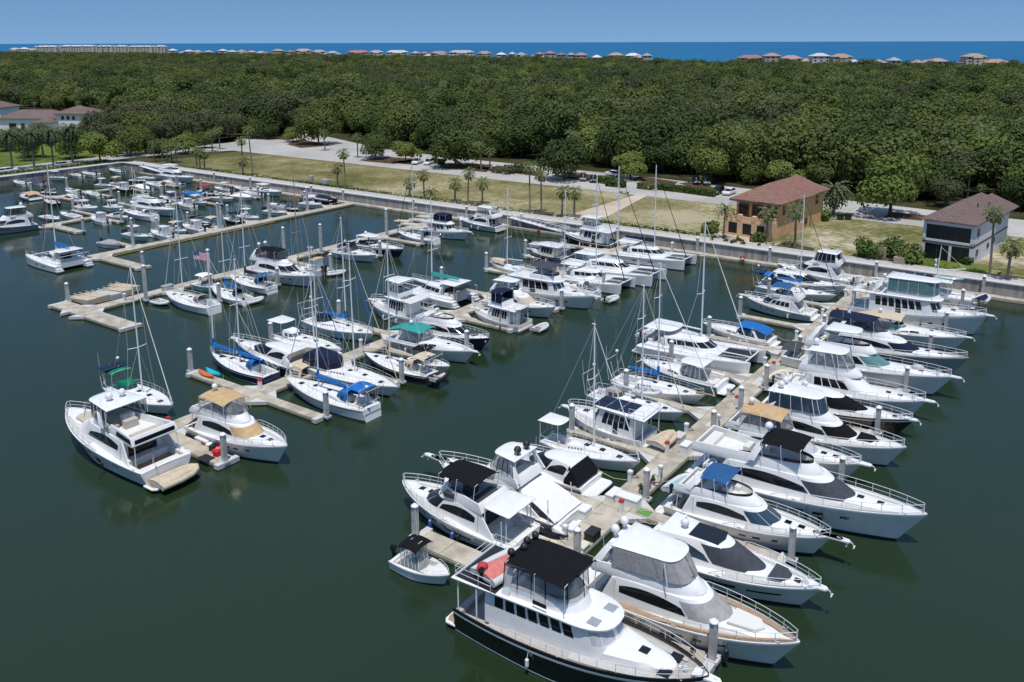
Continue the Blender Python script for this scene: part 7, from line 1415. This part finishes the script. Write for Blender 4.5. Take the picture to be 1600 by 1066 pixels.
MB().ell((.80 * d_['L'], .3, H_.zs(.8) + .4), .7, .5, .4).build('foredeck_gear', 'canvas_ltgrey', r_); canopy(r_, -.2, .10 * d_['L'], 1.6, 2.5, 'canvas_steel', .3)
fly('grey hulled yacht with long navy canopy and navy windshield cover and wooden foredeck', (1508, 572), (1300, 512), 4.5, 2.5, 103.6, .6, hull='gelcoat_grey', top='bimini', top_m='canvas_navy', wind='canvas_navy', domes=0, k=.95, encl='vinyl_dark', side_deck='teak_grey', flyx=(.06, .52), topx=(.08, .40), pulpit=False, frame='canvas_navy', flyseat='seat_dark')
express('long white open cruiser with beige canopy and green tinted windscreen right of the main pier', (1512, 527), (1340, 492), 4.1, 2.0, 113.0, .8, top='bimini', top_m='canvas_beige', aft_top='canvas_beige', wind='glass_teal', k=1.1)
r_, H_, d_ = trawler('tall white three level pilothouse motor yacht near the far end of the main pier', (1540, 500), (1325, 484), 4.9, 2.9, 120.6, .5, top='hard', encl='glass_teal', k=1.12, stripe='gelcoat_black', house_x=(.16, .68), wins=7, domes=1, sheer='gelcoat_white')
rib(r_.location.x + 2.2, r_.location.y - 1.0, d_['zr'] + .1, 3.4, R(80), 'white tender with a black outboard on the upper deck of the tall pilothouse yacht', 'plastic_white')
r_, H_, d_ = trawler('white trawler with mast, boom and roof solar panels nearest the grey house', (1362, 440), (1528, 474), 4.4, 2.1, 133.6, .5, mast=True, solar=True, fly_=False, boom=True, house_x=(.35, .72), k=1.05, domes=0)
p = r_.location; kayak(p.x - 3.2, p.y, d_['zr'] + .1, 3.4, 'gelcoat_mint', R(10), 'mint green kayak on the roof of the trawler with the mast'); rib(p.x + .9, p.y - 1.6, 1.3, 3.3, R(82), 'dark inflatable with white tubes hanging behind the trawler with the mast', 'hypalon', cover='canvas_navy')
# ---- left of the main pier
r_, H_, d_ = fly('white flybridge yacht with large black bimini and a white hardtop over its aft deck', (645, 782), (842, 850), 4.5, 2.25, 47.8, .7, top='bimini', top_m='canvas_black', wind='glass_dark', domes=-1, k=.98, cab=(.26, .78), flyx=(.24, .64), topx=(.28, .58), pulpit=False, hullwin=True, flyseat='seat_dark', L=12.2)
slabtop(r_, .02 * d_['L'], .24 * d_['L'], 1.75, d_['zf'] + .5, 'gelcoat_white', .14, 'aft_hardtop', 1.6); hoops(r_, [.05 * d_['L'], .21 * d_['L']], 1.6, H_.zs(.1), d_['zf'] + .5, .05, 'aft_hardtop_support'); H_.ports(r_, [(.30, .52)], .44, .58); H_.fenders(r_, [.42, .62], 'stripe_blue', 1, .16, .7)
mat('name_blue', (.03, .25, .45), .5)
b = MB().box(-.016, .0, -.75, .75, .78, 1.16); b.build('name_panel', 'gelcoat_white', r_, False)
b = MB()
for i, wv in enumerate((.2, .16, .22, .14, .2, .18)): b.box(-.024, -.017, -.62 + i * .21, -.62 + i * .21 + wv * .7, .86 + .02 * (i % 2), 1.06 - .03 * (i % 3))
b.build('name_lettering', 'name_blue', r_, False)
r_, H_, d_ = fly('white sportfishing boat with long bow pulpit and a white sheet over its cockpit', (686, 733), (897, 825), 4.6, 2.35, 52.2, .4, top='hard', wind='gelcoat_white', side='gelcoat_white', domes=2, k=1.0, cab=(.34, .72), flyx=(.30, .60), topx=(.32, .50), arch_x=.34, dome_m='plastic_black', cover_aft='canvas_white', hullwin=False, hull='gelcoat_white', encl='vinyl', L=13.4); H_.pulpit(r_, 1.5, .4)
rib(r_.location.x - .78 * d_['L'], r_.location.y - .9, H_.zs(.7) + .35, 3.0, R(-60), 'white covered inflatable on the foredeck of the sportfishing boat', 'plastic_white', False)
coupe('white express cruiser with black cockpit canvas and white hardtop left of the main pier', (772, 702), (945, 763), 4.1, 2.05, 58.4, 1.2, wind='glass_dark', sunroof=False, aft_cover='canvas_black', k=.92, stripe='gelcoat_black', domes=0, hull='gelcoat_white')
p = at(860, 836, .4); ramp(p.x, p.y, 'cream floating jet ski dock beside the main pier', None, .1, 'gelcoat_cream', 3.6, 1.8); jetski(p.x - 1.5, p.y, .5, 0, 'black and green jet ski on the cream float beside the main pier', 'gelcoat_black', 'plastic_white')
small('small white open boat with a black bimini and clear curtains, tied to a finger end', (709, 894), (612, 880), 2.2, .95, 41.2, top='bimini', top_m='canvas_black', encl='vinyl', outb=1)
sail('small white sailboat with white hard bimini and beige deck cover beside the blue hulled trawler', (1000, 722), (851, 680), 3.1, 1.35, 1, 62.9, mast_h=11.6, cover=None, boom=False, hard='gelcoat_white', dodger=None, furl='canvas_white', stripe='gelcoat_cream', spreaders=1, mast_t=.54, trunk_m='gelcoat_white', mtop=507)
r_, H_, d_ = trawler('white trawler with bright blue lower hull and black solar panels on the roof', (862, 642), (1010, 700), 4.2, 2.3, 68.6, .5, hull='gelcoat_white', stripe='gelcoat_blue', bottom='gelcoat_blue', fly_=False, solar=True, domes=0, k=1.1, house_x=(.10, .62), wins=5)
rib(r_.location.x + 1.4, r_.location.y - 1.5, .8, 3.2, R(85), 'tender under a tan cover behind the blue and white trawler', 'canvas_beige', False, cover='canvas_beige')
sail('white sailboat moored between the solar panel trawler and the wooden bowsprit sailboat', (1070, 645), (925, 610), 3.5, 1.35, 1, 74.6, mast_h=14.0, cover=None, dodger='canvas_grey', davit=True, mast_t=.56, furl='canvas_beige', mtop=447)
rib(r_.location.x - 5.2, 75.6, 1.75, 2.8, R(10), 'pale inflatable on the deck beside the mast of the sailboat by the solar panel trawler', 'hypalon', False)
sail('white cutter with wooden bowsprit and bright blue sail cover left of the main pier', (1110, 628), (972, 580), 3.5, 1.4, 1, 79.6, mast_h=14.6, cover='canvas_blue', dodger=None, bowsprit=1.1, davit=True, mast_t=.50, hull='gelcoat_white', stripe='gelcoat_grey', furl='canvas_white', mtop=412)
express('white cruiser with grey lower hull and clear aft curtains beside the catamaran', (999, 555), (1150, 601), 3.9, 2.05, 84.8, .9, top='hard', encl='vinyl', stripe='gelcoat_grey', hullstripe='gelcoat_grey', arch_=False, pulpit=False, k=1.0)
cat('white sailing catamaran with bows towards the main pier and a furled jib', (1166, 574), (1000, 545), 6.6, 1.75, 92.6, True, None, mast_h=15.2, hard_top=True, furl='canvas_white', mtop=343); rib(-46.2, 92.0, 1.2, 2.8, R(85), 'white inflatable hanging behind the catamaran left of the main pier', 'plastic_white')
express('white open cruiser with bright blue bimini and blue cockpit cover', (1092, 505), (1216, 537), 3.6, 1.65, 101.6, .6, top='bimini', top_m='canvas_blue', aft_top='canvas_blue', pulpit=False, dome_=False)
fly('white sedan flybridge boat with blue bridge bimini, alone in its slip beside a finger', (1160, 462), (1281, 493), 4.0, 1.9, 115.2, .5, top='bimini', top_m='canvas_midblue', curvy=False, domes=0, k=.86, flyx=(.20, .62), topx=(.30, .56), cab=(.28, .76), fb=1.8, arch_x=.26)
sail('white sailboat with bow to the main pier and blue bimini near the far end', (1304, 464), (1190, 440), 3.6, 1.35, 1, 124.3, mast_h=15.0, cover='canvas_blue', bimini='canvas_blue', dodger='canvas_navy', solar=True, furl='canvas_black', mast_t=.55, mtop=307)
coupe('white sport yacht with navy stern canopy beside the large yacht near the seawall', (1316, 452), (1200, 432), 3.9, 1.9, 128.6, .6, wind='glass_dark', aft_cover='canvas_navy', sunroof=False, k=.88, stripe='gelcoat_navy')
r_, H_, d_ = fly('large white yacht with dark glazed hardtop bridge nearest the seawall at the main pier', (1207, 412), (1341, 442), 4.6, 2.3, 135.4, .8, top='hard', encl='glass_dark', wind='glass_dark', domes=0, k=1.0, flyx=(.18, .56), topx=(.18, .46), frame='gelcoat_white', cab=(.26, .76), pulpit=False); rib(r_.location.x + .6, r_.location.y - 1.5, .9, 3.2, R(85), 'grey inflatable across the stern of the yacht with the dark glazed bridge')

# ---- middle pier, left side
r_, H_, d_ = fly('big white motor yacht with beige sun pads and two white domes on its hardtop', (85, 640), (262, 757), 5.5, 2.8, 38.9, 1.6, top='hard', encl='vinyl_dark', wind='gelcoat_white', domes=2, k=1.05, sunpad='sunpad', teak='teak', flyseat='sunpad', pulpit=False, topx=(.34, .60), flyx=(.10, .64), cab=(.22, .80), arch_x=.44, stripe='gelcoat_black', dark_coam=True, frame='gelcoat_white'); H_.ports(r_, [(.40, .455)], .28, .62)
rib(r_.location.x + 1.25, r_.location.y - 1.9, .44, 3.9, R(88), 'tender under a beige cover on the stern platform of the big white motor yacht', 'canvas_beige', False, cover='canvas_beige'); flag_us(r_, .6, .9, 1.7, .9, .6)
sail('white sailboat with green dodger and solar panels behind the big left motor yacht', (276, 632), (163, 605), 3.5, 1.35, 1, 46.6, mast_h=14.4, cover=None, dodger='canvas_green', bimini='canvas_green', solar=True, stripe='canvas_green', mast_t=.52, boom=False, mtop=415)
sail('blue hulled ketch with two bright blue sail covers beside the cyan kayak', (316, 554), (421, 589), 3.5, 1.4, 1, 58.2, hull='gelcoat_navy', stripe='gelcoat_white', cover='canvas_blue', dodger='canvas_blue', mast_t=.93, second=(.50, 1.0, .34), mast_h=12.6, furl=None, spreaders=0, trunk_m='gelcoat_white', sheer='gelcoat_white', mtop=398)
r_, H_, d_ = coupe('navy hulled cruiser with white cabin and beige draped stern left of the middle pier', (356, 530), (484, 585), 3.9, 2.0, 61.9, .3, hull='gelcoat_navy', stripe='bottom_red', sunroof=False, wind='glass_dark', domes=0, k=.92, hullstripe='gelcoat_white'); canopy(r_, -.4, .15 * d_['L'], 1.7, 1.5, 'canvas_beige', .2, .9, 'stern_cover')
sail('white pilothouse sailboat with blue bow stripe between navy cruiser and blue covered sailboat', (531, 547), (429, 522), 3.6, 1.5, 1, 67.6, mast_h=13.4, cover=None, dodger='canvas_white', hard='gelcoat_white', bimini=None, stripe='stripe_blue', boom=False, furl='canvas_blue', mtop=387)
sail('white sailboat with deep blue sail cover and small round portlights left of the middle pier', (584, 522), (472, 501), 3.6, 1.4, 1, 74.0, mast_h=14.2, cover='canvas_blue', dodger='canvas_navy', davit=True, furl='canvas_blue', mtop=341)
trawler('white motor yacht with enclosed white bridge and solar panels on its aft roof', (573, 466), (684, 494), 4.5, 2.2, 83.6, .3, top='hard', encl='vinyl', solar=True, domes=0, k=1.08, stripe='gelcoat_white')
cat('white catamaran with teal sail cover and grey stern canopy left of the middle pier', (634, 437), (724, 474), 6.2, 1.6, 93.4, True, 'canvas_teal', solar=True, mast_h=14.2, furl=None, mtop=309)
sail('white sailboat with tan foredeck cover and bare boom left of the middle pier', (763, 409), (845, 421), 3.2, 1.3, 1, 111.6, mast_h=13.2, cover=None, dodger=None, fore_cover='canvas_beige', davit=True, furl=None, mtop=296)
trawler('cream cabin trawler with navy hull beyond the long white sailboat', (826, 385), (892, 404), 3.7, 1.9, 122.6, .4, hull='gelcoat_navy', house='gelcoat_cream', fly_=False, domes=0, k=.95, wins=4, house_x=(.22, .72), sheer='gelcoat_cream', door=False)
small('white runabout under a grey cover between the navy trawler and the black hulled yacht', (927, 393), (850, 376), 2.6, 1.0, 128.8, cover='canvas_ltgrey', outb=1, hull='gelcoat_white', stripe='gelcoat_navy', L=9.5, name='runabout')
r_, H_, d_ = trawler('tall black hulled motor yacht with white enclosed bridge near the gangway', (871, 358), (966, 385), 4.6, 2.7, 135.6, .3, hull='gelcoat_black', top='hard', encl='vinyl', domes=0, k=1.05, house_x=(.16, .62), wins=4, sheer='gelcoat_white'); p = at(962, 380, .4); rib(p.x - .5, p.y - .6, .35, 3.4, R(20), 'grey covered dinghy on the float behind the tall black hulled yacht', cover='canvas_grey')
small('covered boat under a navy tarpaulin beside the middle pier near the black hulled yacht', (948, 394), (925, 387), 2.5, 1.0, 127.0, cover='canvas_navy', L=6.5, name='covered_boat'); small('covered boat under a navy tarpaulin behind the cream cabin trawler', (902, 413), (872, 404), 2.5, 1.0, 117.5, cover='canvas_navy', L=6.5, name='covered_boat')
# ---- middle pier, right side
fly('white cruiser with tan bimini and tan windshield cover near the big left motor yacht', (440, 702), (303, 668), 4.3, 1.95, 46.4, .4, top='bimini', top_m='canvas_tan', encl='vinyl', wind='canvas_tan', domes=1, k=.92, cover_aft='canvas_tan', frame='canvas_tan', pulpit=False, stripe='gelcoat_grey', topx=(.16, .46))
sail('white sailboat with blue sheer stripe, blue sail cover and blue bimini beside a piling', (440, 592), (581, 642), 3.7, 1.4, 1, 58.0, hull='gelcoat_white', stripe='stripe_blue', cover='canvas_blue', dodger='canvas_blue', bimini='canvas_blue', mast_h=14.8, mast_t=.60, davit=True, sheer='stripe_blue', mtop=415)
sail('white sailboat with a large navy cockpit enclosure right of the middle pier', (616, 610), (502, 562), 3.9, 1.45, 1, 63.0, hull='gelcoat_white', stripe='gelcoat_navy', cover=None, dodger=None, encl='canvas_navy', mast_h=14.0, boom=False, mast_t=.52, bottom='gelcoat_navy', furl='canvas_beige', mtop=382)
sail('dark hulled sailboat with tan sail cover and tan bimini right of the middle pier', (560, 552), (677, 586), 3.6, 1.4, 1, 68.6, hull='gelcoat_black', sheer='gelcoat_white', cover='canvas_beige', dodger='canvas_beige', bimini='canvas_beige', mast_h=14.4, davit=True, furl='canvas_white', mtop=381); rib(-58.6, 67.2, .8, 2.6, R(95), 'black inflatable hanging behind the dark hulled sailboat', 'rubber_black', False)
small('small blue and white runabout with a black solar cover next to the teal canopy cruiser', (702, 573), (652, 558), 2.2, 1.0, 71.6, top='bimini', top_m='canvas_black', kind='runabout', name='runabout', stripe='stripe_blue', outb=0)
express('white cruiser with teal bimini and teal aft canopy right of the middle pier', (727, 556), (616, 527), 4.0, 1.75, 75.4, .6, top='bimini', top_m='canvas_teal', aft_top='canvas_teal', encl='vinyl', stripe='gelcoat_mint', frame='canvas_teal')
fly('navy hulled white topped sedan cruiser right of the middle pier', (766, 537), (668, 508), 4.0, 1.8, 80.0, .6, hull='gelcoat_navy', top=None, domes=0, k=.84, wind='glass_dark', sunpad='seat_dark', frame='canvas_navy', fb=1.75, pulpit=False, L=11.5)
trawler('white trawler with tall navy bimini and brown door tied to the middle pier finger', (735, 480), (833, 507), 4.0, 1.9, 89.2, .3, top='bimini', top_m='canvas_navy', encl='canvas_navy', domes=0, k=.95, teak=True, wins=6); rib(-59.9, 89.0, .15, 2.8, R(90), 'white inflatable tied across the stern of the navy bimini trawler', 'hypalon', False)
fly('white sedan with beige windshield cover and white hardtop right of the middle pier', (876, 482), (798, 456), 4.0, 1.85, 95.2, .5, top='hard', wind='canvas_beige', domes=0, k=.86, curvy=True, fb=1.8, flyx=(.14, .52), topx=(.16, .44), pulpit=False, L=11.4)
trawler('white trawler with dark grey bimini and square side windows right of the middle pier', (921, 469), (830, 442), 4.2, 2.0, 101.8, .3, top='bimini', top_m='canvas_steel', domes=0, k=1.0, wins=4, house_x=(.16, .62), wind='glass_blue')
sail('white sailboat with a white bimini between the grey bimini trawler and the catamarans', (862, 430), (935, 456), 3.3, 1.3, 1, 107.4, cover=None, dodger='canvas_white', bimini='canvas_white', mast_h=13.6, davit=True, boom=False, furl=None, mtop=300); rib(-58.9, 105.6, .15, 2.9, R(80), 'pale inflatable tied behind the sailboat crowded with gear')
cat('white catamaran nearest the camera in the row of three near the seawall', (974, 444), (893, 430), 6.0, 1.65, 112.8, True, None, mast_h=15.0, furl='canvas_black', mtop=276)
cat('white catamaran in the middle of the row of three near the seawall', (1028, 428), (928, 408), 6.4, 1.85, 119.4, True, None, mast_h=15.8, furl='canvas_black', mtop=260)
cat('white catamaran with navy sail cover closest to the seawall in the row of three', (1083, 402), (992, 388), 6.2, 1.75, 131.2, True, 'canvas_navy', mast_h=15.2, furl='canvas_black', mtop=258)
# ---- left pier, right side
sail('white sailboat with grey cockpit canvas and white fenders, bow toward the T platform', (257, 455), (333, 481), 3.6, 1.35, 1, 70.2, cover=None, dodger='canvas_grey', boom=False, mast_h=14.2, mast_t=.62, furl='canvas_white', mtop=303)
p = at(252, 474, .2); rib(p.x - 1.5, p.y, .1, 3.0, 0, 'white inflatable floating at the bow of the sailboat beside the T platform')
r_ = small('small boat with white bimini and mint hull flying a large flag beside the left pier', (302, 446), (326, 440), 2.4, 1.0, 76.9, hull='gelcoat_mint', top='bimini', top_m='canvas_white', outb=0, name='runabout', kind='runabout', L=6.2); flag_us(r_, .3, 0, 3.2, 1.7, 2.6)
sail('white sailboat with bright blue boom cover moored behind the flag', (318, 452), (390, 466), 3.4, 1.3, 1, 75.6, cover='canvas_blue', dodger='canvas_navy', mast_h=13.4, mast_t=.62, furl=None, mtop=324); rib(-100.9, 75.2, .15, 2.9, R(80), 'white inflatable tied to the stern of the sailboat behind the flag')
sail('white sailboat with navy sail cover and steel blue bimini on the left pier', (350, 431), (436, 446), 3.4, 1.35, 1, 81.4, hull='gelcoat_white', stripe='stripe_blue', cover='canvas_navy', dodger='canvas_midblue', bimini='canvas_midblue', mast_h=13.6, davit=True, sheer='stripe_blue', mtop=298)
fly('white flybridge yacht with black bimini and two domes on the left pier', (487, 433), (399, 423), 4.3, 2.05, 87.0, .5, top='bimini', top_m='canvas_black', encl='vinyl_dark', domes=2, k=.95, pulpit=False, arch_x=.14)
small('small white pilothouse boat with tan canvas next to the flybridge yacht with two domes', (470, 416), (528, 420), 3.0, 1.3, 93.0, top='bimini', top_m='canvas_tan', outb=2, kind='pilot', name='pilothouse_boat'); p = at(515, 430, .2); rib(p.x - .6, p.y - .2, .1, 3.2, R(60), 'light grey inflatable tied behind the small pilothouse boat with tan canvas')
express('white express cruiser with black bimini on the left pier', (590, 397), (522, 394), 3.7, 1.6, 103.6, .5, top='bimini', top_m='canvas_black', encl='vinyl_dark', pulpit=False, frame='canvas_black')
express('navy banded white cruiser with white hardtop and navy cockpit cover on the left pier', (630, 390), (574, 378), 3.8, 1.65, 109.0, .5, hull='gelcoat_navy', hullstripe='gelcoat_white', top='hard', cover='canvas_navy', pulpit=False)
sail('white sailboat with navy cockpit canvas beside the jet ski ramps', (620, 362), (688, 373), 3.4, 1.3, 1, 120.2, cover=None, boom=True, dodger='canvas_navy', bimini=None, mast_h=13.6, furl='canvas_black', mtop=255)
trawler('small white trawler with navy bridge canvas near the seawall end of the left pier', (724, 366), (676, 356), 3.6, 1.6, 126.2, .3, top='bimini', top_m='canvas_navy', encl='canvas_navy', domes=0, k=.8, wins=4)
fly('white flybridge yacht with hardtop moored alone left of the gangway', (712, 338), (799, 355), 4.3, 1.95, 136.2, .7, top='hard', encl='vinyl', domes=0, k=.95, pulpit=False, teak='teak', arch_x=.15)
sail('white sailboat with a tan painted mast hidden behind the flybridge yacht with two domes', (505, 418), (446, 408), 3.2, 1.3, 1, 91.2, cover=None, boom=False, dodger='canvas_grey', mast_m='mast_tan', furl=None, mtop=268)
# ---- hose pier and far left
cat('white catamaran with blue sail cover at the near end of the yellow hose pier', (47, 396), (136, 414), 6.6, 1.7, 71.6, True, 'canvas_blue', mast_h=14.6, furl='canvas_red', mtop=256)
rib(-155.0, 84.4, .12, 3.2, 0, 'white inflatable boat moored above the catamaran with the blue sail cover'); small('centre console with mint hull and white t top at the yellow hose pier', (226, 371), (187, 369), 2.5, 1.1, 90.6, hull='gelcoat_mint', top='hard', outb=2)
for i, (px, py, c) in enumerate(((243, 367, 'plastic_white'), (257, 361, 'stripe_blue'), (272, 358, 'plastic_white'))):
    p = at(px, py, .5); jetski(p.x - 1.5, p.y, .35, .1, ['white jet ski on the pier with the yellow hose nearest the console boat', 'blue and white jet ski in the middle of the three by the yellow hose pier', 'white jet ski rightmost of the three by the yellow hose pier'][i], 'plastic_white', c); ramp(p.x, p.y, 'low white float under the jet skis of the hose pier', 'floats of the hose pier jet skis', .02, 'plastic_white', 3.4, 1.5)
pontoon('black pontoon boat at the pier with the yellow hose', (306, 354), math.pi, 7.0, 2.6, 'plastic_black', 'plastic_black', 'canvas_black'); pontoon('grey pontoon boat with grey seats near the far end of the yellow hose pier', (437, 326), 0, 7.0, 2.6)
p = at(380, 335, .5); jetski(p.x - 1.5, p.y, .35, .1, 'white jet ski on a small float at the middle of the yellow hose pier', 'plastic_white', 'plastic_grey'); ramp(p.x, p.y, 'small white float holding the lone jet ski of the yellow hose pier', None, .02, 'plastic_white', 3.4, 1.5)
express('black hulled runabout with navy cockpit cover near the wall end of the yellow hose pier', (474, 303), (522, 317), 3.2, 1.35, 137.6, .3, hull='gelcoat_black', hullstripe='gelcoat_white', top=None, cover='canvas_navy', arch_=False, outb=2, pulpit=False)
express('white cruiser with pale bimini frame near the seawall at the far pier', (439, 300), (395, 299), 3.4, 1.4, 137.4, .3, top='hard', arch_=False, pulpit=False, stripe='gelcoat_grey'); fly('white flybridge cruiser at the seawall below the lawn corner', (311, 276), (278, 273), 4.0, 1.8, 137.6, .4, top='hard', domes=-1, k=.8, fb=1.75, pulpit=False)
fly('white cruiser with long foredeck at the far pier behind the sailboat with white dodger', (271, 328), (222, 323), 4.2, 1.75, 107.6, .5, top=None, encl=None, domes=0, k=.85, fb=1.7, pulpit=False, stripe='stripe_blue')
sail('small white sailboat with white dodger lid and blue wheel cover at the far pier', (193, 327), (238, 340), 3.2, 1.2, .9, 102.8, cover='canvas_blue', dodger='canvas_white', mast_h=12.6, boom=False, mtop=262)
fly('dark glazed white motor cruiser lying sideways at the left picture edge', (78, 353), (8, 353), 4.2, 1.9, 82.0, .6, top='hard', encl='vinyl_dark', domes=1, k=1.0, hull='gelcoat_grey', L=11.0, pulpit=False, fb=1.9)
bpy.data.objects[[o.name for o in COL.objects if o.get('label', '').startswith('dark glazed white motor')][0]].location = (-179.5, 90.0 - 12 + 6.5, 0)
bpy.data.objects[[o.name for o in COL.objects if o.get('label', '').startswith('dark glazed white motor')][0]].rotation_euler = (0, 0, R(-100))
express('white cruiser with large tan canopy at the far left', (22, 301), (69, 309), 3.8, 1.6, 100.6, .5, top='bimini', top_m='canvas_tan', aft_top='canvas_tan', arch_=False, pulpit=False)
MISC = [  # label, bow px, stern px, options
 ('black and white runabout beside the tan canopy cruiser', (66, 311), (90, 322), dict(hull='gelcoat_black', kind='runabout')), ('blue seated white runabout right of the dark glazed cruiser', (90, 331), (127, 343), dict(kind='runabout', stripe='stripe_blue', outb=0)),
 ('white hardtop cruiser in the middle of the far pier', (155, 330), (114, 324), dict(kind='pilot', zb=1.3, B=2.9)), ('small white pilothouse boat with outboard at the far pier', (136, 340), (171, 350), dict(kind='pilot', zb=1.1)),
 ('white centre console near the shore road third palm', (101, 282), (79, 275), dict(top='hard', outb=2)), ('open grey boat with a black engine on the farthest pier', (104, 299), (126, 302), dict(hull='gelcoat_grey')), ('white console boat with black seats near the farthest pier end', (131, 302), (158, 306), dict(outb=1)),
 ('small white boat by the wall under the fourth date palm', (107, 271), (125, 276), dict(kind='runabout')), ('long white bow rider along the left seawall', (123, 270), (157, 274), dict(outb=1, kind='runabout')), ('white console boat with mint bottom at the seawall corner', (168, 264), (192, 271), dict(hull='gelcoat_mint', outb=2)),
 ('black hulled cruiser with a red patterned bow float', (178, 291), (205, 302), dict(hull='gelcoat_black', kind='pilot', zb=1.3, B=2.8)), ('low white skiff near the wall left of the white flybridge cruiser', (239, 280), (218, 279), dict(outb=0, wind=False)), ('white boat under a white canvas cover among the far boats', (208, 292), (233, 296), dict(cover='canvas_white')),
 ('white console boat with high bow among the far boats', (230, 286), (254, 293), dict(outb=2)), ('large white console boat left of the white flybridge cruiser', (252, 283), (291, 291), dict(top='hard', outb=2, zb=1.2)), ('small white sailboat with a blue boom cover in the far group', (196, 316), (231, 321), dict(mast=True, outb=0, zb=.9)),
 ('boat under a pointed navy cover in the far group', (290, 310), (258, 305), dict(cover='canvas_navy', B=2.6)), ('boat under a bright blue cover in the far group', (292, 304), (315, 305), dict(cover='canvas_blue', B=2.5)), ('white pilothouse launch behind the black pontoon boat', (276, 321), (302, 324), dict(kind='pilot', zb=1.2)),
 ('purple grey bow rider with a red bimini in the far group', (338, 303), (314, 299), dict(top='bimini', top_m='canvas_red', kind='runabout', hull='gelcoat_grey')), ('white console boat with white t top right of the red bimini', (332, 292), (366, 300), dict(top='hard', outb=2)), ('dark grey inflatable style boat at the wall end of the far group', (363, 294), (391, 298), dict(hull='gelcoat_grey')),
 ('white boat with a pale cover right of the console with white t top', (392, 311), (368, 306), dict(cover='canvas_white')), ('white deck boat among the jet skis of the far group', (360, 313), (338, 309), dict(kind='runabout')), ('small dark boat with open cockpit beside the deck boat of the far group', (345, 307), (322, 302), dict(hull='gelcoat_navy', kind='runabout')),
 ('white launch left of the tan canopy cruiser along the wall', (24, 284), (38, 288), dict(kind='runabout')), ('grey boat with dark cover behind the tan canopy cruiser', (46, 283), (68, 287), dict(cover='canvas_steel')), ('white tender between the tan canopy cruiser and the dark glazed cruiser', (92, 341), (70, 338), dict(outb=1, wind=False, zb=.7))]
for i, (lab, b_, s_, o_) in enumerate(MISC):
    o_ = dict(o_); L_ = 6.2 + (i * 37 % 5) * .45; d_ = 1 if b_[0] > s_[0] else -1; pc = at((b_[0] + s_[0]) / 2, (b_[1] + s_[1]) / 2, .6)
    rr = small(lab, b_, s_, o_.pop('B', 2.4), o_.pop('zb', 1.0), name={'pilot': 'pilothouse_boat', 'runabout': 'runabout'}.get(o_.get('kind'), 'covered_boat' if 'cover' in o_ else 'centre_console'), L=L_, **o_)
    rr.location = (pc.x - d_ * L_ / 2, pc.y, 0); rr.rotation_euler = (0, 0, (0 if d_ > 0 else math.pi) + .06 * ((i * 7) % 3 - 1))

# more small boats in the free slips of the three far piers
used = []
for o in list(COL.objects):
    if o.get('hull_length') and o.location.x < -118: d_ = math.cos(o.rotation_euler.z); x0 = o.location.x; x1 = x0 + d_ * o['hull_length']; used.append((min(x0, x1), max(x0, x1), o.location.y))
rk = random.Random(21); kinds = [('small white console boat with outboards in a far pier slip', dict(top='hard', outb=2)), ('small open white runabout in a far pier slip', dict(kind='runabout')), ('small dark hulled runabout in a far pier slip', dict(kind='runabout', hull='gelcoat_navy')), ('small white pilothouse boat in a far pier slip', dict(kind='pilot', zb=1.2, B=2.7)), ('small boat under a grey cover in a far pier slip', dict(cover='canvas_grey')), ('small open white skiff with a black outboard in a far pier slip', dict(wind=False, outb=1)), ('small white boat with a beige bimini in a far pier slip', dict(top='bimini', top_m='canvas_beige')), ('small black hulled boat with black canvas in a far pier slip', dict(hull='gelcoat_black', top='bimini', top_m='canvas_black'))]
slots = [(-154.0, y + s, 1) for y in (86, 96, 103, 112.6, 123.6, 134) for s in (-2.0, 2.0)] + [(-177.6, y + s, 1) for y in (97, 108, 121, 132) for s in (-2.0, 2.0, 4.8)] + [(-180.6, y + s, -1) for y in (98, 109, 120, 131) for s in (-2.0, 2.0, -4.9)] + [(-209.8, y + s, 1) for y in (105, 113, 122, 131) for s in (-1.9, 1.9)] + [(-212.6, y + s, -1) for y in (104, 113, 122, 131) for s in (-1.9, 1.9)]
for x, y, d in slots:
    L = rk.uniform(5.6, 7.4); a, c = (x, x + L + .4) if d > 0 else (x - L - .4, x); r = rk.random()
    if any(u0 < c and u1 > a and abs(uy - y) < 2.7 for u0, u1, uy in used) or r < .12: continue
    lab, o_ = kinds[rk.randrange(len(kinds))]; o_ = dict(o_); rr = small(lab, (200, 300), (230, 305), o_.pop('B', 2.3), o_.pop('zb', 1.0), L=L, name={'pilot': 'pilothouse_boat', 'runabout': 'runabout'}.get(o_.get('kind'), 'covered_boat' if 'cover' in o_ else 'centre_console'), **o_)
    f = rk.random() < .5; rr.location = (x if f == (d > 0) else x + d * L, y, 0); rr.rotation_euler = (0, 0, 0 if f else math.pi); rr.location.x = (a + .2 if f else c - .2); rr['group'] = lab.replace('small', 'small', 1).split(' in a')[0] + 's of the far piers'; used.append((a, c, y))
